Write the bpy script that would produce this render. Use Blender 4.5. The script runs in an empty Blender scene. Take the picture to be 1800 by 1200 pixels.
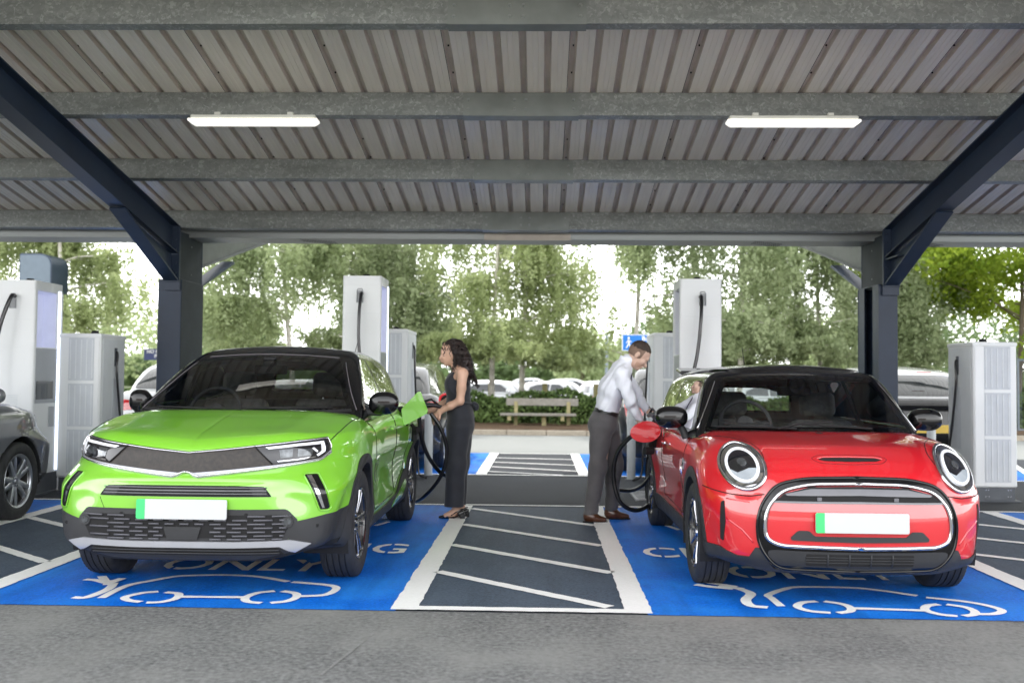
import bpy, bmesh, math, random
import numpy as np
from mathutils import Vector, Matrix, noise as mnoise
from mathutils.geometry import tessellate_polygon
PI = math.pi
rnd = random.Random(7)
scene = bpy.context.scene
COL = scene.collection

# ------------------------------------------------------------------ materials
MATS = {}
def nodes_of(name):
    m = bpy.data.materials.new(name); m.use_nodes = True
    nt = m.node_tree; b = nt.nodes['Principled BSDF']
    return m, nt, b
def noise_fac(nt, scale=5.0, detail=4.0, rough=0.55, coord='Object', stretch=None):
    tc = nt.nodes.new('ShaderNodeTexCoord'); n = nt.nodes.new('ShaderNodeTexNoise')
    n.inputs['Scale'].default_value = scale; n.inputs['Detail'].default_value = detail
    n.inputs['Roughness'].default_value = rough
    if stretch:
        mp = nt.nodes.new('ShaderNodeMapping'); mp.inputs['Scale'].default_value = stretch
        nt.links.new(tc.outputs[coord], mp.inputs['Vector']); nt.links.new(mp.outputs[0], n.inputs['Vector'])
    else:
        nt.links.new(tc.outputs[coord], n.inputs['Vector'])
    return n.outputs['Fac']
def ramp(nt, fac, stops):
    r = nt.nodes.new('ShaderNodeValToRGB'); nt.links.new(fac, r.inputs['Fac'])
    e = r.color_ramp.elements
    while len(e) > 1: e.remove(e[-1])
    e[0].position = stops[0][0]; e[0].color = (*stops[0][1], 1)
    for p, c in stops[1:]:
        x = e.new(p); x.color = (*c, 1)
    return r.outputs['Color']
def mul(c, k): return tuple(min(1, v * k) for v in c)
def mat(name, col, rough=0.5, metal=0.0, coat=0.0, var=0.12, scale=6.0, bump=0.0, bscale=40.0, coatr=0.03,
        spec=0.5, emit=0.0, rvar=0.0, ecol=None, sheen=0.0, stretch=None, ior=1.5):
    if name in MATS: return MATS[name]
    m, nt, b = nodes_of(name)
    if var > 0:
        f = noise_fac(nt, scale, stretch=stretch)
        nt.links.new(ramp(nt, f, [(0.3, mul(col, 1 - var)), (0.7, mul(col, 1 + var))]), b.inputs['Base Color'])
    else: b.inputs['Base Color'].default_value = (*col, 1)
    b.inputs['Roughness'].default_value = rough; b.inputs['Metallic'].default_value = metal
    b.inputs['Coat Weight'].default_value = coat; b.inputs['Coat Roughness'].default_value = coatr
    b.inputs['Specular IOR Level'].default_value = spec; b.inputs['IOR'].default_value = ior
    if sheen: b.inputs['Sheen Weight'].default_value = sheen
    if rvar:
        f = noise_fac(nt, scale * 2.3)
        mr = nt.nodes.new('ShaderNodeMapRange'); nt.links.new(f, mr.inputs['Value'])
        mr.inputs['From Min'].default_value = 0.3; mr.inputs['From Max'].default_value = 0.7
        mr.inputs['To Min'].default_value = max(0, rough - rvar); mr.inputs['To Max'].default_value = rough + rvar
        nt.links.new(mr.outputs[0], b.inputs['Roughness'])
    if bump:
        bf = noise_fac(nt, bscale, 6)
        bp = nt.nodes.new('ShaderNodeBump'); bp.inputs['Strength'].default_value = bump; bp.inputs['Distance'].default_value = 0.01
        nt.links.new(bf, bp.inputs['Height']); nt.links.new(bp.outputs[0], b.inputs['Normal'])
    if emit:
        b.inputs['Emission Color'].default_value = (*(ecol or col), 1); b.inputs['Emission Strength'].default_value = emit
    MATS[name] = m
    return m
def glass_mat(name, tint=(0.5, 0.55, 0.55), alpha=0.5, rough=0.0, ior=1.5):
    """thin sheet: a dark see-through film under a mirror-like coat"""
    if name in MATS: return MATS[name]
    m = bpy.data.materials.new(name); m.use_nodes = True; nt = m.node_tree; nt.nodes.clear()
    out = nt.nodes.new('ShaderNodeOutputMaterial'); tr = nt.nodes.new('ShaderNodeBsdfTransparent')
    tr.inputs[0].default_value = (*tint, 1)
    gl = nt.nodes.new('ShaderNodeBsdfGlossy'); gl.inputs['Roughness'].default_value = rough
    gl.inputs['Color'].default_value = (1, 1, 1, 1)
    fr = nt.nodes.new('ShaderNodeFresnel'); fr.inputs['IOR'].default_value = ior
    ml = nt.nodes.new('ShaderNodeMath'); ml.operation = 'MULTIPLY'; ml.inputs[1].default_value = alpha; ml.use_clamp = True
    nt.links.new(fr.outputs[0], ml.inputs[0])
    # tiny procedural waviness so reflections are not perfectly clean
    f = noise_fac(nt, 1.3, 2); bp = nt.nodes.new('ShaderNodeBump'); bp.inputs['Strength'].default_value = 0.03
    nt.links.new(f, bp.inputs['Height']); nt.links.new(bp.outputs[0], gl.inputs['Normal'])
    mx = nt.nodes.new('ShaderNodeMixShader'); nt.links.new(ml.outputs[0], mx.inputs[0])
    nt.links.new(tr.outputs[0], mx.inputs[1]); nt.links.new(gl.outputs[0], mx.inputs[2])
    nt.links.new(mx.outputs[0], out.inputs[0])
    MATS[name] = m
    return m

# ------------------------------------------------------------------ object helpers
def link(o, parent=None):
    COL.objects.link(o)
    if parent is not None: o.parent = parent
    return o
def tag(o, label=None, cat=None, group=None, kind=None):
    if label: o['label'] = label
    if cat: o['category'] = cat
    if group: o['group'] = group
    if kind: o['kind'] = kind
    return o
def thing(name, label, cat, loc=(0, 0, 0), rz=0, group=None):
    o = bpy.data.objects.new(name, None); o.empty_display_size = 0.2
    link(o); o.location = loc; o.rotation_euler = (0, 0, rz)
    return tag(o, label, cat, group)
def dup(root, loc, rz, label, group=None):
    r = root.copy(); COL.objects.link(r); r.location = loc; r.rotation_euler = (0, 0, rz)
    r['label'] = label
    if group: r['group'] = group
    for ch in list(root.children):
        c = ch.copy(); COL.objects.link(c); c.parent = r
        for g in ch.children:
            d = g.copy(); COL.objects.link(d); d.parent = c
    return r

class MB:
    """collects shapes into one mesh"""
    def __init__(s): s.v = []; s.f = []
    def add(s, vs, fs):
        n = len(s.v); s.v += [tuple(p) for p in vs]; s.f += [tuple(i + n for i in f) for f in fs]; return s
    def box(s, x0, x1, y0, y1, z0, z1, M=None, ch=0.0):
        if ch <= 0:
            vs = [(x, y, z) for z in (z0, z1) for x, y in ((x0, y0), (x1, y0), (x1, y1), (x0, y1))]
            fs = [(3, 2, 1, 0), (4, 5, 6, 7), (0, 1, 5, 4), (1, 2, 6, 5), (2, 3, 7, 6), (3, 0, 4, 7)]
        else:
            c = min(ch, (x1-x0)/2.01, (y1-y0)/2.01, (z1-z0)/2.01)
            def ring(i, z):
                a0, a1, b0, b1 = x0 + i, x1 - i, y0 + i, y1 - i; k = c * 0.999
                return [(a0+k, b0, z), (a1-k, b0, z), (a1, b0+k, z), (a1, b1-k, z), (a1-k, b1, z), (a0+k, b1, z), (a0, b1-k, z), (a0, b0+k, z)]
            vs = ring(c*0.9, z0) + ring(0, z0 + c) + ring(0, z1 - c) + ring(c*0.9, z1)
            fs = [tuple(range(7, -1, -1)), tuple(range(24, 32))]
            for r in range(3):
                for i in range(8):
                    j = (i + 1) % 8; fs.append((r*8+i, r*8+j, r*8+8+j, r*8+8+i))
        if M is not None: vs = [M @ Vector(p) for p in vs]
        return s.add(vs, fs)
    def tube(s, pts, r, n=8, closed=False, cap=True, flat=1.0, up=None):
        P = [Vector(p) for p in pts]; N = len(P)
        R = r if hasattr(r, '__len__') else [r] * N
        prev = None; vs = []
        for i, p in enumerate(P):
            a = P[(i-1) % N] if (closed or i > 0) else P[i]; b = P[(i+1) % N] if (closed or i < N-1) else P[i]
            t = (b - a)
            t = t.normalized() if t.length > 1e-9 else Vector((0, 0, 1))
            if prev is None:
                u = Vector(up) if up else (Vector((0, 0, 1)) if abs(t.z) < .9 else Vector((1, 0, 0)))
            else: u = prev
            u = (u - t * u.dot(t)); u = u.normalized() if u.length > 1e-6 else t.orthogonal().normalized()
            prev = u; w = t.cross(u)
            for k in range(n):
                an = 2*PI*k/n; vs.append(p + (u*math.cos(an)*flat + w*math.sin(an)) * R[i])
        fs = []
        for i in range(N if closed else N-1):
            i2 = (i+1) % N
            for k in range(n):
                k2 = (k+1) % n; fs.append((i*n+k, i*n+k2, i2*n+k2, i2*n+k))
        if cap and not closed:
            fs.append(tuple(range(n-1, -1, -1))); fs.append(tuple((N-1)*n+k for k in range(n)))
        return s.add(vs, fs)
    def cyl(s, a, b, r0, r1=None, n=16): return s.tube([a, b], [r0, r0 if r1 is None else r1], n)
    def lathe(s, prof, n=32, M=None, closed=False, cap=False):
        """prof: (radius, height) list, axis = z"""
        vs = []; m = len(prof)
        for i in range(n):
            an = 2*PI*i/n
            for r, h in prof: vs.append(Vector((r*math.cos(an), r*math.sin(an), h)))
        fs = []
        for i in range(n):
            j = (i+1) % n
            for k in range(m if closed else m-1):
                k2 = (k+1) % m; fs.append((i*m+k, j*m+k, j*m+k2, i*m+k2))
        if cap: fs.append(tuple(i*m for i in range(n-1, -1, -1))); fs.append(tuple(i*m+m-1 for i in range(n)))
        if M is not None: vs = [M @ p for p in vs]
        return s.add(vs, fs)
    def prism(s, poly, h0, h1, M=None):
        """poly in xy, extruded in z"""
        n = len(poly); vs = [Vector((x, y, h0)) for x, y in poly] + [Vector((x, y, h1)) for x, y in poly]
        t = tessellate_polygon([[Vector((x, y, 0)) for x, y in poly]])
        fs = [tuple(reversed(q)) for q in t] + [tuple(i+n for i in q) for q in t]
        fs += [(i, (i+1) % n, (i+1) % n + n, i+n) for i in range(n)]
        if M is not None: vs = [M @ p for p in vs]
        return s.add(vs, fs)
    def build(s, name, m, parent=None, smooth=False, fix=True, bevel=0.0, loc=None):
        me = bpy.data.meshes.new(name); me.from_pydata([tuple(p) for p in s.v], [], s.f); me.update()
        if fix:
            bm = bmesh.new(); bm.from_mesh(me); bmesh.ops.recalc_face_normals(bm, faces=bm.faces); bm.to_mesh(me); bm.free()
        me.materials.append(m)
        if smooth:
            me.polygons.foreach_set('use_smooth', [True]*len(me.polygons))
            if smooth != 'all':
                try: me.set_sharp_from_angle(angle=math.radians(40))
                except Exception: pass
        o = bpy.data.objects.new(name, me); link(o, parent)
        if loc is not None: o.location = loc
        if bevel:
            b = o.modifiers.new('bev', 'BEVEL'); b.width = bevel; b.segments = 2; b.limit_method = 'ANGLE'; b.angle_limit = math.radians(40)
            b.harden_normals = False
        return o

# ------------------------------------------------------------------ implicit surfaces
def smax(a, b, k):
    h = np.maximum(k - np.abs(a-b), 0) / k
    return np.maximum(a, b) + h*h*k*0.25
def smin(a, b, k): return -smax(-a, -b, k)
def lerpf(xs, ys):
    """smooth (monotone cubic) interpolation of a table"""
    xs = np.array(xs, float); ys = np.array(ys, float); d = np.diff(ys)/np.diff(xs)
    m = np.zeros(len(xs)); m[1:-1] = np.where(d[:-1]*d[1:] > 0, 2*d[:-1]*d[1:]/(d[:-1]+d[1:]+1e-12*np.sign(d[:-1]+d[1:]+1e-30)), 0); m[0] = d[0]; m[-1] = d[-1]
    def f(x):
        x = np.asarray(x, float); xc = np.clip(x, xs[0], xs[-1]); i = np.clip(np.searchsorted(xs, xc)-1, 0, len(xs)-2)
        h = xs[i+1]-xs[i]; t = (xc-xs[i])/h
        r = (2*t**3-3*t**2+1)*ys[i] + (t**3-2*t**2+t)*h*m[i] + (-2*t**3+3*t**2)*ys[i+1] + (t**3-t**2)*h*m[i+1]
        return r + np.where(x < xs[0], (x-xs[0])*m[0], 0) + np.where(x > xs[-1], (x-xs[-1])*m[-1], 0)
    return f
def sstep(a, b, x):
    t = np.clip((x-a)/(b-a), 0, 1); return t*t*(3-2*t)
def grad(F, P, e=1e-3):
    g = np.empty_like(P)
    for i in range(3):
        d = np.zeros(3); d[i] = e; g[:, i] = (F(P+d)-F(P-d))/(2*e)
    return g
def nrm(g): return g/np.maximum(np.linalg.norm(g, axis=1, keepdims=True), 1e-9)
def polygonize(F, lo, hi, h, newton=3):
    lo = np.array(lo, float); n = np.ceil((np.array(hi)-lo)/h).astype(int)+1
    ax = [lo[i]+h*np.arange(n[i]) for i in range(3)]
    B = 5; nb = -(-(n-1)//B); n = nb*B+1; ax = [lo[i]+h*np.arange(n[i]) for i in range(3)]
    cc = [ax[i][:-1].reshape(nb[i], B).mean(1)+h/2 for i in range(3)]
    G = np.stack(np.meshgrid(*cc, indexing='ij'), -1).reshape(-1, 3); fc = F(G).reshape(nb)
    act_b = np.abs(fc) < h*B*1.45
    V = np.repeat(np.repeat(np.repeat(fc.astype(np.float32), B, 0), B, 1), B, 2); V = np.pad(V, ((0, 1),)*3, mode='edge')
    mask = np.zeros(n, bool)
    for a_, b_, c_ in np.argwhere(act_b): mask[a_*B:a_*B+B+1, b_*B:b_*B+B+1, c_*B:c_*B+B+1] = True
    I = np.argwhere(mask)
    for q in range(0, len(I), 300000):
        J = I[q:q+300000]; V[J[:, 0], J[:, 1], J[:, 2]] = F(lo+h*J)
    S = V < 0
    c = [slice(0, -1), slice(1, None)]
    cnt = np.zeros(n-1, np.uint8)
    for a in c:
        for b in c:
            for d in c: cnt += S[a, b, d]
    act = (cnt > 0) & (cnt < 8)
    idx = -np.ones(n-1, np.int64); ii = np.argwhere(act); idx[act] = np.arange(len(ii))
    # edge-crossing average
    acc = np.zeros((len(ii), 3)); num = np.zeros(len(ii))
    i0, j0, k0 = ii.T
    for axd in range(3):
        for a in (0, 1):
            for b in (0, 1):
                o1 = [0, 0, 0]; oth = [q for q in range(3) if q != axd]; o1[oth[0]] = a; o1[oth[1]] = b
                o2 = list(o1); o2[axd] = 1
                v1 = V[i0+o1[0], j0+o1[1], k0+o1[2]]; v2 = V[i0+o2[0], j0+o2[1], k0+o2[2]]
                cr = (v1 < 0) != (v2 < 0); t = np.where(cr, v1/np.where(cr, v1-v2, 1), 0)
                q = np.array(o1, float)[None].repeat(len(ii), 0); q[:, axd] += t
                acc += q*cr[:, None]; num += cr
    C = lo+h*(ii+acc/num[:, None]); P = C.copy()
    for _ in range(newton):
        g = grad(F, P, h*0.05); f = F(P)
        P = P-g*(f/np.maximum((g*g).sum(1), 0.05))[:, None]
        P = C+np.clip(P-C, -0.75*h, 0.75*h)
    faces = []
    for axd in range(3):
        sl = [slice(1, -1)]*3; sl[axd] = slice(0, -1); s2 = list(sl); s2[axd] = slice(1, None)
        A = S[tuple(sl)]; B = S[tuple(s2)]
        for sign in (0, 1):
            m = (A & ~B) if sign == 0 else (~A & B)
            e = np.argwhere(m)
            if not len(e): continue
            off = np.ones(3, int); off[axd] = 0; e = e+off
            u = [(1, 2), (2, 0), (0, 1)][axd]; q = []
            for a, b in ((0, 0), (1, 0), (1, 1), (0, 1)):
                w = e.copy(); w[:, u[0]] -= 1-a; w[:, u[1]] -= 1-b
                q.append(idx[w[:, 0], w[:, 1], w[:, 2]])
            q = np.stack(q, 1)
            faces.append(q if sign == 0 else q[:, ::-1])
    return P, np.concatenate(faces)
def np_mesh(name, P, faces, mats, parent=None, fmat=None, normals=None, smooth=True):
    me = bpy.data.meshes.new(name); nf = len(faces); k = faces.shape[1]
    me.vertices.add(len(P)); me.vertices.foreach_set('co', np.asarray(P, np.float32).ravel())
    me.loops.add(nf*k); me.loops.foreach_set('vertex_index', faces.astype(np.int32).ravel())
    me.polygons.add(nf); me.polygons.foreach_set('loop_start', (np.arange(nf)*k).astype(np.int32))
    me.polygons.foreach_set('loop_total', np.full(nf, k, np.int32))
    for m in (mats if isinstance(mats, (list, tuple)) else [mats]): me.materials.append(m)
    if fmat is not None: me.polygons.foreach_set('material_index', fmat.astype(np.int32))
    me.polygons.foreach_set('use_smooth', np.full(nf, smooth)); me.update(calc_edges=True); me.validate()
    if normals is not None and len(normals) == len(me.vertices):
        me.normals_split_custom_set_from_vertices([tuple(v) for v in normals])
    o = bpy.data.objects.new(name, me); return link(o, parent)
def implicit(name, F, lo, hi, h, mats, parent=None, fmat=None, drop=None, norm=True):
    P, Q = polygonize(F, lo, hi, h)
    if drop is not None:
        keep = ~drop(P[Q].mean(1)); Q = Q[keep]
        used = np.unique(Q); re = -np.ones(len(P), int); re[used] = np.arange(len(used)); P = P[used]; Q = re[Q]
    fm = fmat(P[Q].mean(1)) if fmat is not None else None
    return np_mesh(name, P, Q, mats, parent, fm, nrm(grad(F, P, 2e-3)) if norm else None)

def cast(F, O, D, t0=0.0, t1=3.0, n=70):
    """first zero of F along rays O+tD (outside to inside), per row"""
    O = np.asarray(O, float); D = np.asarray(D, float); m = len(O)
    ta = np.full(m, t0); fa = F(O+D*t0); lo = np.full(m, np.nan); hi = np.full(m, np.nan); done = np.zeros(m, bool)
    for i in range(1, n+1):
        t = t0+(t1-t0)*i/n; w = np.flatnonzero(~done)
        if not len(w): break
        f = F(O[w]+D[w]*t); hit = w[(f < 0) & (fa[w] >= 0)]
        lo[hit] = t-(t1-t0)/n; hi[hit] = t; done[hit] = True; fa[w] = f
    lo[~done] = t0; hi[~done] = t0+(t1-t0)*0.5
    for _ in range(14):
        md = (lo+hi)/2; f = F(O+D*md[:, None]); ins = f < 0
        hi = np.where(ins, md, hi); lo = np.where(ins, lo, md)
    return O+D*((lo+hi)/2)[:, None]

class Proj:
    """maps 2-D coordinates onto an implicit surface. kinds: front(x,z) side(y,z) top(x,y) rear(x,z) cyl(theta,z)"""
    def __init__(s, F, kind, sgn=1, axis=(0, 1.3), rad=2.6): s.F = F; s.k = kind; s.s = sgn; s.ax = axis; s.R = rad
    def rays(s, A):
        A = np.asarray(A, float); n = len(A); O = np.zeros((n, 3)); D = np.zeros((n, 3))
        if s.k == 'front': O[:, 0] = A[:, 0]; O[:, 2] = A[:, 1]; O[:, 1] = -0.5; D[:, 1] = 1
        elif s.k == 'rear': O[:, 0] = A[:, 0]; O[:, 2] = A[:, 1]; O[:, 1] = 5.0; D[:, 1] = -1
        elif s.k == 'side': O[:, 1] = A[:, 0]; O[:, 2] = A[:, 1]; O[:, 0] = 1.4*s.s; D[:, 0] = -s.s
        elif s.k == 'top': O[:, 0] = A[:, 0]; O[:, 1] = A[:, 1]; O[:, 2] = 2.2; D[:, 2] = -1
        elif s.k == 'cyl':
            dx = np.sin(A[:, 0]); dy = -np.cos(A[:, 0]); O[:, 0] = s.ax[0]+dx*s.R; O[:, 1] = s.ax[1]+dy*s.R; O[:, 2] = A[:, 1]
            D[:, 0] = -dx; D[:, 1] = -dy
        return O, D
    def __call__(s, A, off=0.0):
        O, D = s.rays(A); P = cast(s.F, O, D, 0, 2.55)
        if np.any(off): P = P+nrm(grad(s.F, P, 4e-3))*(off[:, None] if hasattr(off, '__len__') else off)
        return P
    def f(s, x, z):
        """front coordinates to cyl coordinates"""
        P = Proj(s.F, 'front')([(x, z)])[0]; return (math.atan2(P[0]-s.ax[0], -(P[1]-s.ax[1])), z)
    def sd(s, y, z, sg=1):
        P = Proj(s.F, 'side', sg)([(y, z)])[0]; return (math.atan2(P[0]-s.ax[0], -(P[1]-s.ax[1])), z)
def cyl_poly(pr, pts):
    """pts of (x,z) front or ('s',y,z[,sgn]) side"""
    out = [None]*len(pts)
    for kind, sg in (('front', 1), ('side', 1), ('side', -1)):
        w = [i for i, q in enumerate(pts) if (q[0] != 's' if kind == 'front' else (q[0] == 's' and (q[3] if len(q) > 3 else 1) == sg))]
        if not w: continue
        A = [tuple(pts[i][:2]) if kind == 'front' else (pts[i][1], pts[i][2]) for i in w]
        P = Proj(pr.F, kind, sg)(A)
        for i, p, a in zip(w, P, A): out[i] = (math.atan2(p[0]-pr.ax[0], -(p[1]-pr.ax[1])), a[1])
    return out
def rpoly(pts, r=0.02, n=4, radii=None):
    """rounds the corners of a closed polygon"""
    out = []; N = len(pts)
    for i in range(N):
        p = Vector(pts[i]); a = Vector(pts[i-1])-p; b = Vector(pts[(i+1) % N])-p
        rr = radii[i] if radii else r; d = min(rr, a.length*0.48, b.length*0.48)
        if d <= 1e-5: out.append(tuple(p)); continue
        A = p+a.normalized()*d; B = p+b.normalized()*d
        for k in range(n+1):
            t = k/n; out.append(tuple((1-t)**2*A+2*t*(1-t)*p+t*t*B))
    return out
def catmull(pts, n=6, closed=False):
    P = [Vector(p) for p in pts]; N = len(P); out = []
    for i in range(N if closed else N-1):
        a = P[(i-1) % N] if closed or i > 0 else P[i]*2-P[i+1]; b = P[i]; c = P[(i+1) % N]; d = P[(i+2) % N] if closed or i < N-2 else c*2-b
        for k in range(n):
            t = k/n; out.append(tuple(0.5*((2*b)+(c-a)*t+(2*a-5*b+4*c-d)*t*t+(3*b-a-3*c+d)*t**3)))
    if not closed: out.append(tuple(P[-1]))
    return out
def mirx(pts): return [((q[0], q[1], q[2], -(q[3] if len(q) > 3 else 1)) if q[0] == 's' else (-q[0], q[1])) for q in pts][::-1]
def patch2d(loops, g):
    """triangulated polygon with holes cut by a grid of size g (pair) -> (verts2d, faces, outer boundary edges)"""
    vs = [Vector((p[0], p[1], 0)) for L in loops for p in L]
    tri = tessellate_polygon([[Vector((p[0], p[1], 0)) for p in L] for L in loops])
    bm = bmesh.new(); bv = [bm.verts.new(v) for v in vs]
    for t in tri:
        try: bm.faces.new([bv[i] for i in t])
        except ValueError: pass
    xs = [v.x for v in vs]; ys = [v.y for v in vs]
    for ax, (lo, hi, gg) in enumerate(((min(xs), max(xs), g[0]), (min(ys), max(ys), g[1]))):
        k = max(0, int((hi-lo)/gg))
        for i in range(1, k+1):
            c = Vector((0, 0, 0)); c[ax] = lo+(hi-lo)*i/(k+1); no = Vector((0, 0, 0)); no[ax] = 1
            bmesh.ops.bisect_plane(bm, geom=bm.verts[:]+bm.edges[:]+bm.faces[:], plane_co=c, plane_no=no, dist=1e-6)
    bmesh.ops.remove_doubles(bm, verts=bm.verts, dist=1e-6)
    bm.verts.ensure_lookup_table(); bm.verts.index_update()
    V = [(v.co.x, v.co.y) for v in bm.verts]; Fs = [tuple(v.index for v in f.verts) for f in bm.faces]
    B = [(e.verts[0].index, e.verts[1].index) for e in bm.edges if e.is_boundary]
    bm.free(); return V, Fs, B
def panel(name, pr, loops, m, parent, off=0.004, thick=0.01, g=(0.03, 0.03), smooth=True, both=False):
    if not isinstance(loops[0][0], (tuple, list, Vector)): loops = [loops]
    V, Fs, B = patch2d(loops, g); n = len(V)
    P = pr(V, off); N = nrm(grad(pr.F, P, 4e-3))
    vs = [tuple(p) for p in P]; fs = list(Fs)
    nr = [tuple(x) for x in N]
    if thick:
        bi = sorted({i for e in B for i in e}); dn = {}
        for i in bi: dn[i] = len(vs); vs.append(tuple(P[i])); nr.append(nr[i])
        tp = dict(dn); dn = {}
        for i in bi: dn[i] = len(vs); vs.append(tuple(P[i]-N[i]*thick)); nr.append(nr[i])
        fs += [(tp[a], tp[b], dn[b], dn[a]) for a, b in B]
    me = bpy.data.meshes.new(name); me.from_pydata(vs, [], fs); me.update()
    bm = bmesh.new(); bm.from_mesh(me); bmesh.ops.recalc_face_normals(bm, faces=bm.faces)
    bm.normal_update()
    # make sure the outer sheet points outward
    tot = 0
    for f in list(bm.faces)[:len(Fs)]:
        tot += f.normal.dot(Vector(nr[f.verts[0].index]))
    bm.to_mesh(me); bm.free()
    for f in me.polygons:
        f.use_smooth = smooth and f.index < len(Fs)
    bm = bmesh.new(); bm.from_mesh(me); bm.faces.ensure_lookup_table()
    flip = [f for f in list(bm.faces)[:len(Fs)] if f.normal.dot(Vector(nr[f.verts[0].index])) < 0]
    if flip: bmesh.ops.reverse_faces(bm, faces=flip)
    bm.to_mesh(me); bm.free()
    if smooth:
        # exact normals on the sheet, face normals on the rim
        ln = []
        for p in me.polygons:
            for li in p.loop_indices:
                ln.append(nr[me.loops[li].vertex_index] if p.index < len(Fs) else tuple(p.normal))
        me.normals_split_custom_set(ln)
    me.materials.append(m); o = bpy.data.objects.new(name, me); return link(o, parent)
def tube_on(name, pr, path, r, m, parent, off=0.0, closed=False, n=8, flat=1.0, res=0.02, mb=None):
    """tube along a 2-D path lying on the surface"""
    pts = []
    Q = list(path)+([path[0]] if closed else [])
    for a, b in zip(Q[:-1], Q[1:]):
        k = max(1, int(math.dist(a, b)/res))
        pts += [(a[0]+(b[0]-a[0])*i/k, a[1]+(b[1]-a[1])*i/k) for i in range(k)]
    if not closed: pts.append(Q[-1])
    P = pr(pts, off); N = nrm(grad(pr.F, P, 6e-3))
    out = mb or MB(); vs = []; L = len(P)
    for i in range(L):
        a = P[(i-1) % L] if closed or i > 0 else P[i]; b = P[(i+1) % L] if closed or i < L-1 else P[i]
        t = (b-a)/max(np.linalg.norm(b-a), 1e-9); w = np.cross(t, N[i]); w /= max(np.linalg.norm(w), 1e-9)
        rr = r[i % len(r)] if hasattr(r, '__len__') else r
        for k in range(n):
            an = 2*PI*k/n; vs.append(P[i]+w*math.cos(an)*rr+N[i]*math.sin(an)*rr*flat)
    fs = []
    for i in range(L if closed else L-1):
        j = (i+1) % L
        for k in range(n): fs.append((i*n+k, i*n+(k+1) % n, j*n+(k+1) % n, j*n+k))
    if not closed: fs += [tuple(range(n)), tuple((L-1)*n+k for k in range(n))]
    out.add(vs, fs)
    if mb is None: return out.build(name, m, parent, smooth='all')
# ================================================================== green crossover: surfaces
MK = dict(L=4.15, W=.895, r=.345, ya=.865, yr=3.42)
_mk_front = lerpf([.16, .24, .32, .45, .60, .68, .735, .80, .87, .93, 1.0], [.13, .045, .01, .0, .0, .012, .035, .06, .085, .13, .2])
_mk_side = lerpf([.2, .28, .38, .5, .62, .76, .86, .94, 1.0, 1.06], [.93, .965, .985, .978, .982, 1.0, .995, .975, .94, .88])
_mk_hood = lerpf([0, .12, .25, .45, .7, 1.0, 1.15, 1.4, 2.4, 3.4, 4.2], [.84, .905, .945, .985, 1.03, 1.068, 1.07, 1.03, 1.06, 1.09, 1.06])
_mk_plan = lerpf([0, .8, 1.6, 2.6, 3.4, 3.9, 4.2], [.985, 1.0, .985, .985, 1.0, .965, .9])
_mk_rear = lerpf([.2, .3, .6, .9, 1.05, 1.2], [3.98, 4.1, 4.15, 4.12, 4.05, 3.9])
def mk_shell(p):
    x = np.abs(p[:, 0]); y = p[:, 1]; z = p[:, 2]; W = MK['W']
    u = np.clip(x/W, 0, 1.0)
    yp = (.50+.45*sstep(.62, .82, z))*(1-(1-np.minimum(u, .9995)**3.1)**(1/2.3))
    front = _mk_front(z)+yp-y+.02*np.clip(z-.8, 0, .2)/.2*0
    bulge = .002*np.exp(-((y-.87)/.42)**2)+.02*np.exp(-((y-3.4)/.5)**2)*sstep(.3, .7, z)
    door = .016*np.exp(-((z-.60)/.14)**2)*sstep(1.3, 1.7, y)*(1-sstep(2.9, 3.3, y))
    side = x-W*_mk_side(z)*_mk_plan(y)-bulge+door
    side = side+.32*np.clip(.72-z, 0, .6)**1.4*(1-sstep(.34, .50, y))
    hood = _mk_hood(np.where(y < 1.0, np.maximum(y-.55*yp*(1-sstep(.3, 1.0, y)), -.1), y))-.012*(x/.8)**2-.035*np.clip((x-.45)/.4, 0, 2)**2*(1-sstep(1.3, 2, y))+.045*np.clip(x/.8, 0, 1)*np.exp(-((y-.1)/.35)**2)
    # shallow side creases and the centre line of the bonnet
    hood = hood+.006*np.exp(-((x-.50-.06*y)/.07)**2)*sstep(.15, .5, y)*(1-sstep(.9, 1.1, y))-.002*np.exp(-(x/.014)**2)*(1-sstep(.8, 1.0, y))
    top = z-hood
    rear = y-_mk_rear(z)+.5*(1-(1-np.minimum(u, .9995)**3.5)**(1/2.5))
    front = front+.016*np.exp(-((x-.585-(.66-z)*.35)/.075)**2-((z-.60)/.075)**2)-.010*np.exp(-((z-.70)/.022)**2)*(1-sstep(.45, .62, x))
    bot = .225+.07*sstep(.4, .8, x)*(1-sstep(.3, .6, y))-z
    f = smax(side, top, .09); f = smax(f, rear, .1); f = smax(f, bot, .06)
    return smax(f, front, .05)
def mk_body(p):
    x = np.abs(p[:, 0]); y = p[:, 1]; z = p[:, 2]
    f = mk_shell(p)
    for ya in (MK['ya'], MK['yr']):
        w = np.maximum(np.hypot(y-ya, z-MK['r'])-.40, .56-x); f = np.maximum(f, -w)
    cab = smax(np.maximum(np.abs(y-2.45)-1.2, x-.70), .86-z, .05)
    return np.maximum(f, -cab)
_mk_ws = lerpf([.95, 1.06, 1.2, 1.35, 1.46, 1.56], [.82, 1.01, 1.27, 1.58, 1.86, 2.2])
_mk_roof = lerpf([1.2, 1.6, 2.0, 2.5, 3.1, 3.6, 4.0], [1.43, 1.505, 1.535, 1.535, 1.50, 1.43, 1.35])
_mk_gs = lerpf([.95, 1.05, 1.2, 1.35, 1.45, 1.55], [.835, .80, .745, .675, .62, .55])
_mk_gp = lerpf([.9, 1.5, 2.2, 3.0, 3.6, 4.1], [.95, .99, 1.0, .975, .90, .80])
_mk_grear = lerpf([.95, 1.1, 1.3, 1.5], [4.03, 3.95, 3.72, 3.40])
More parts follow.
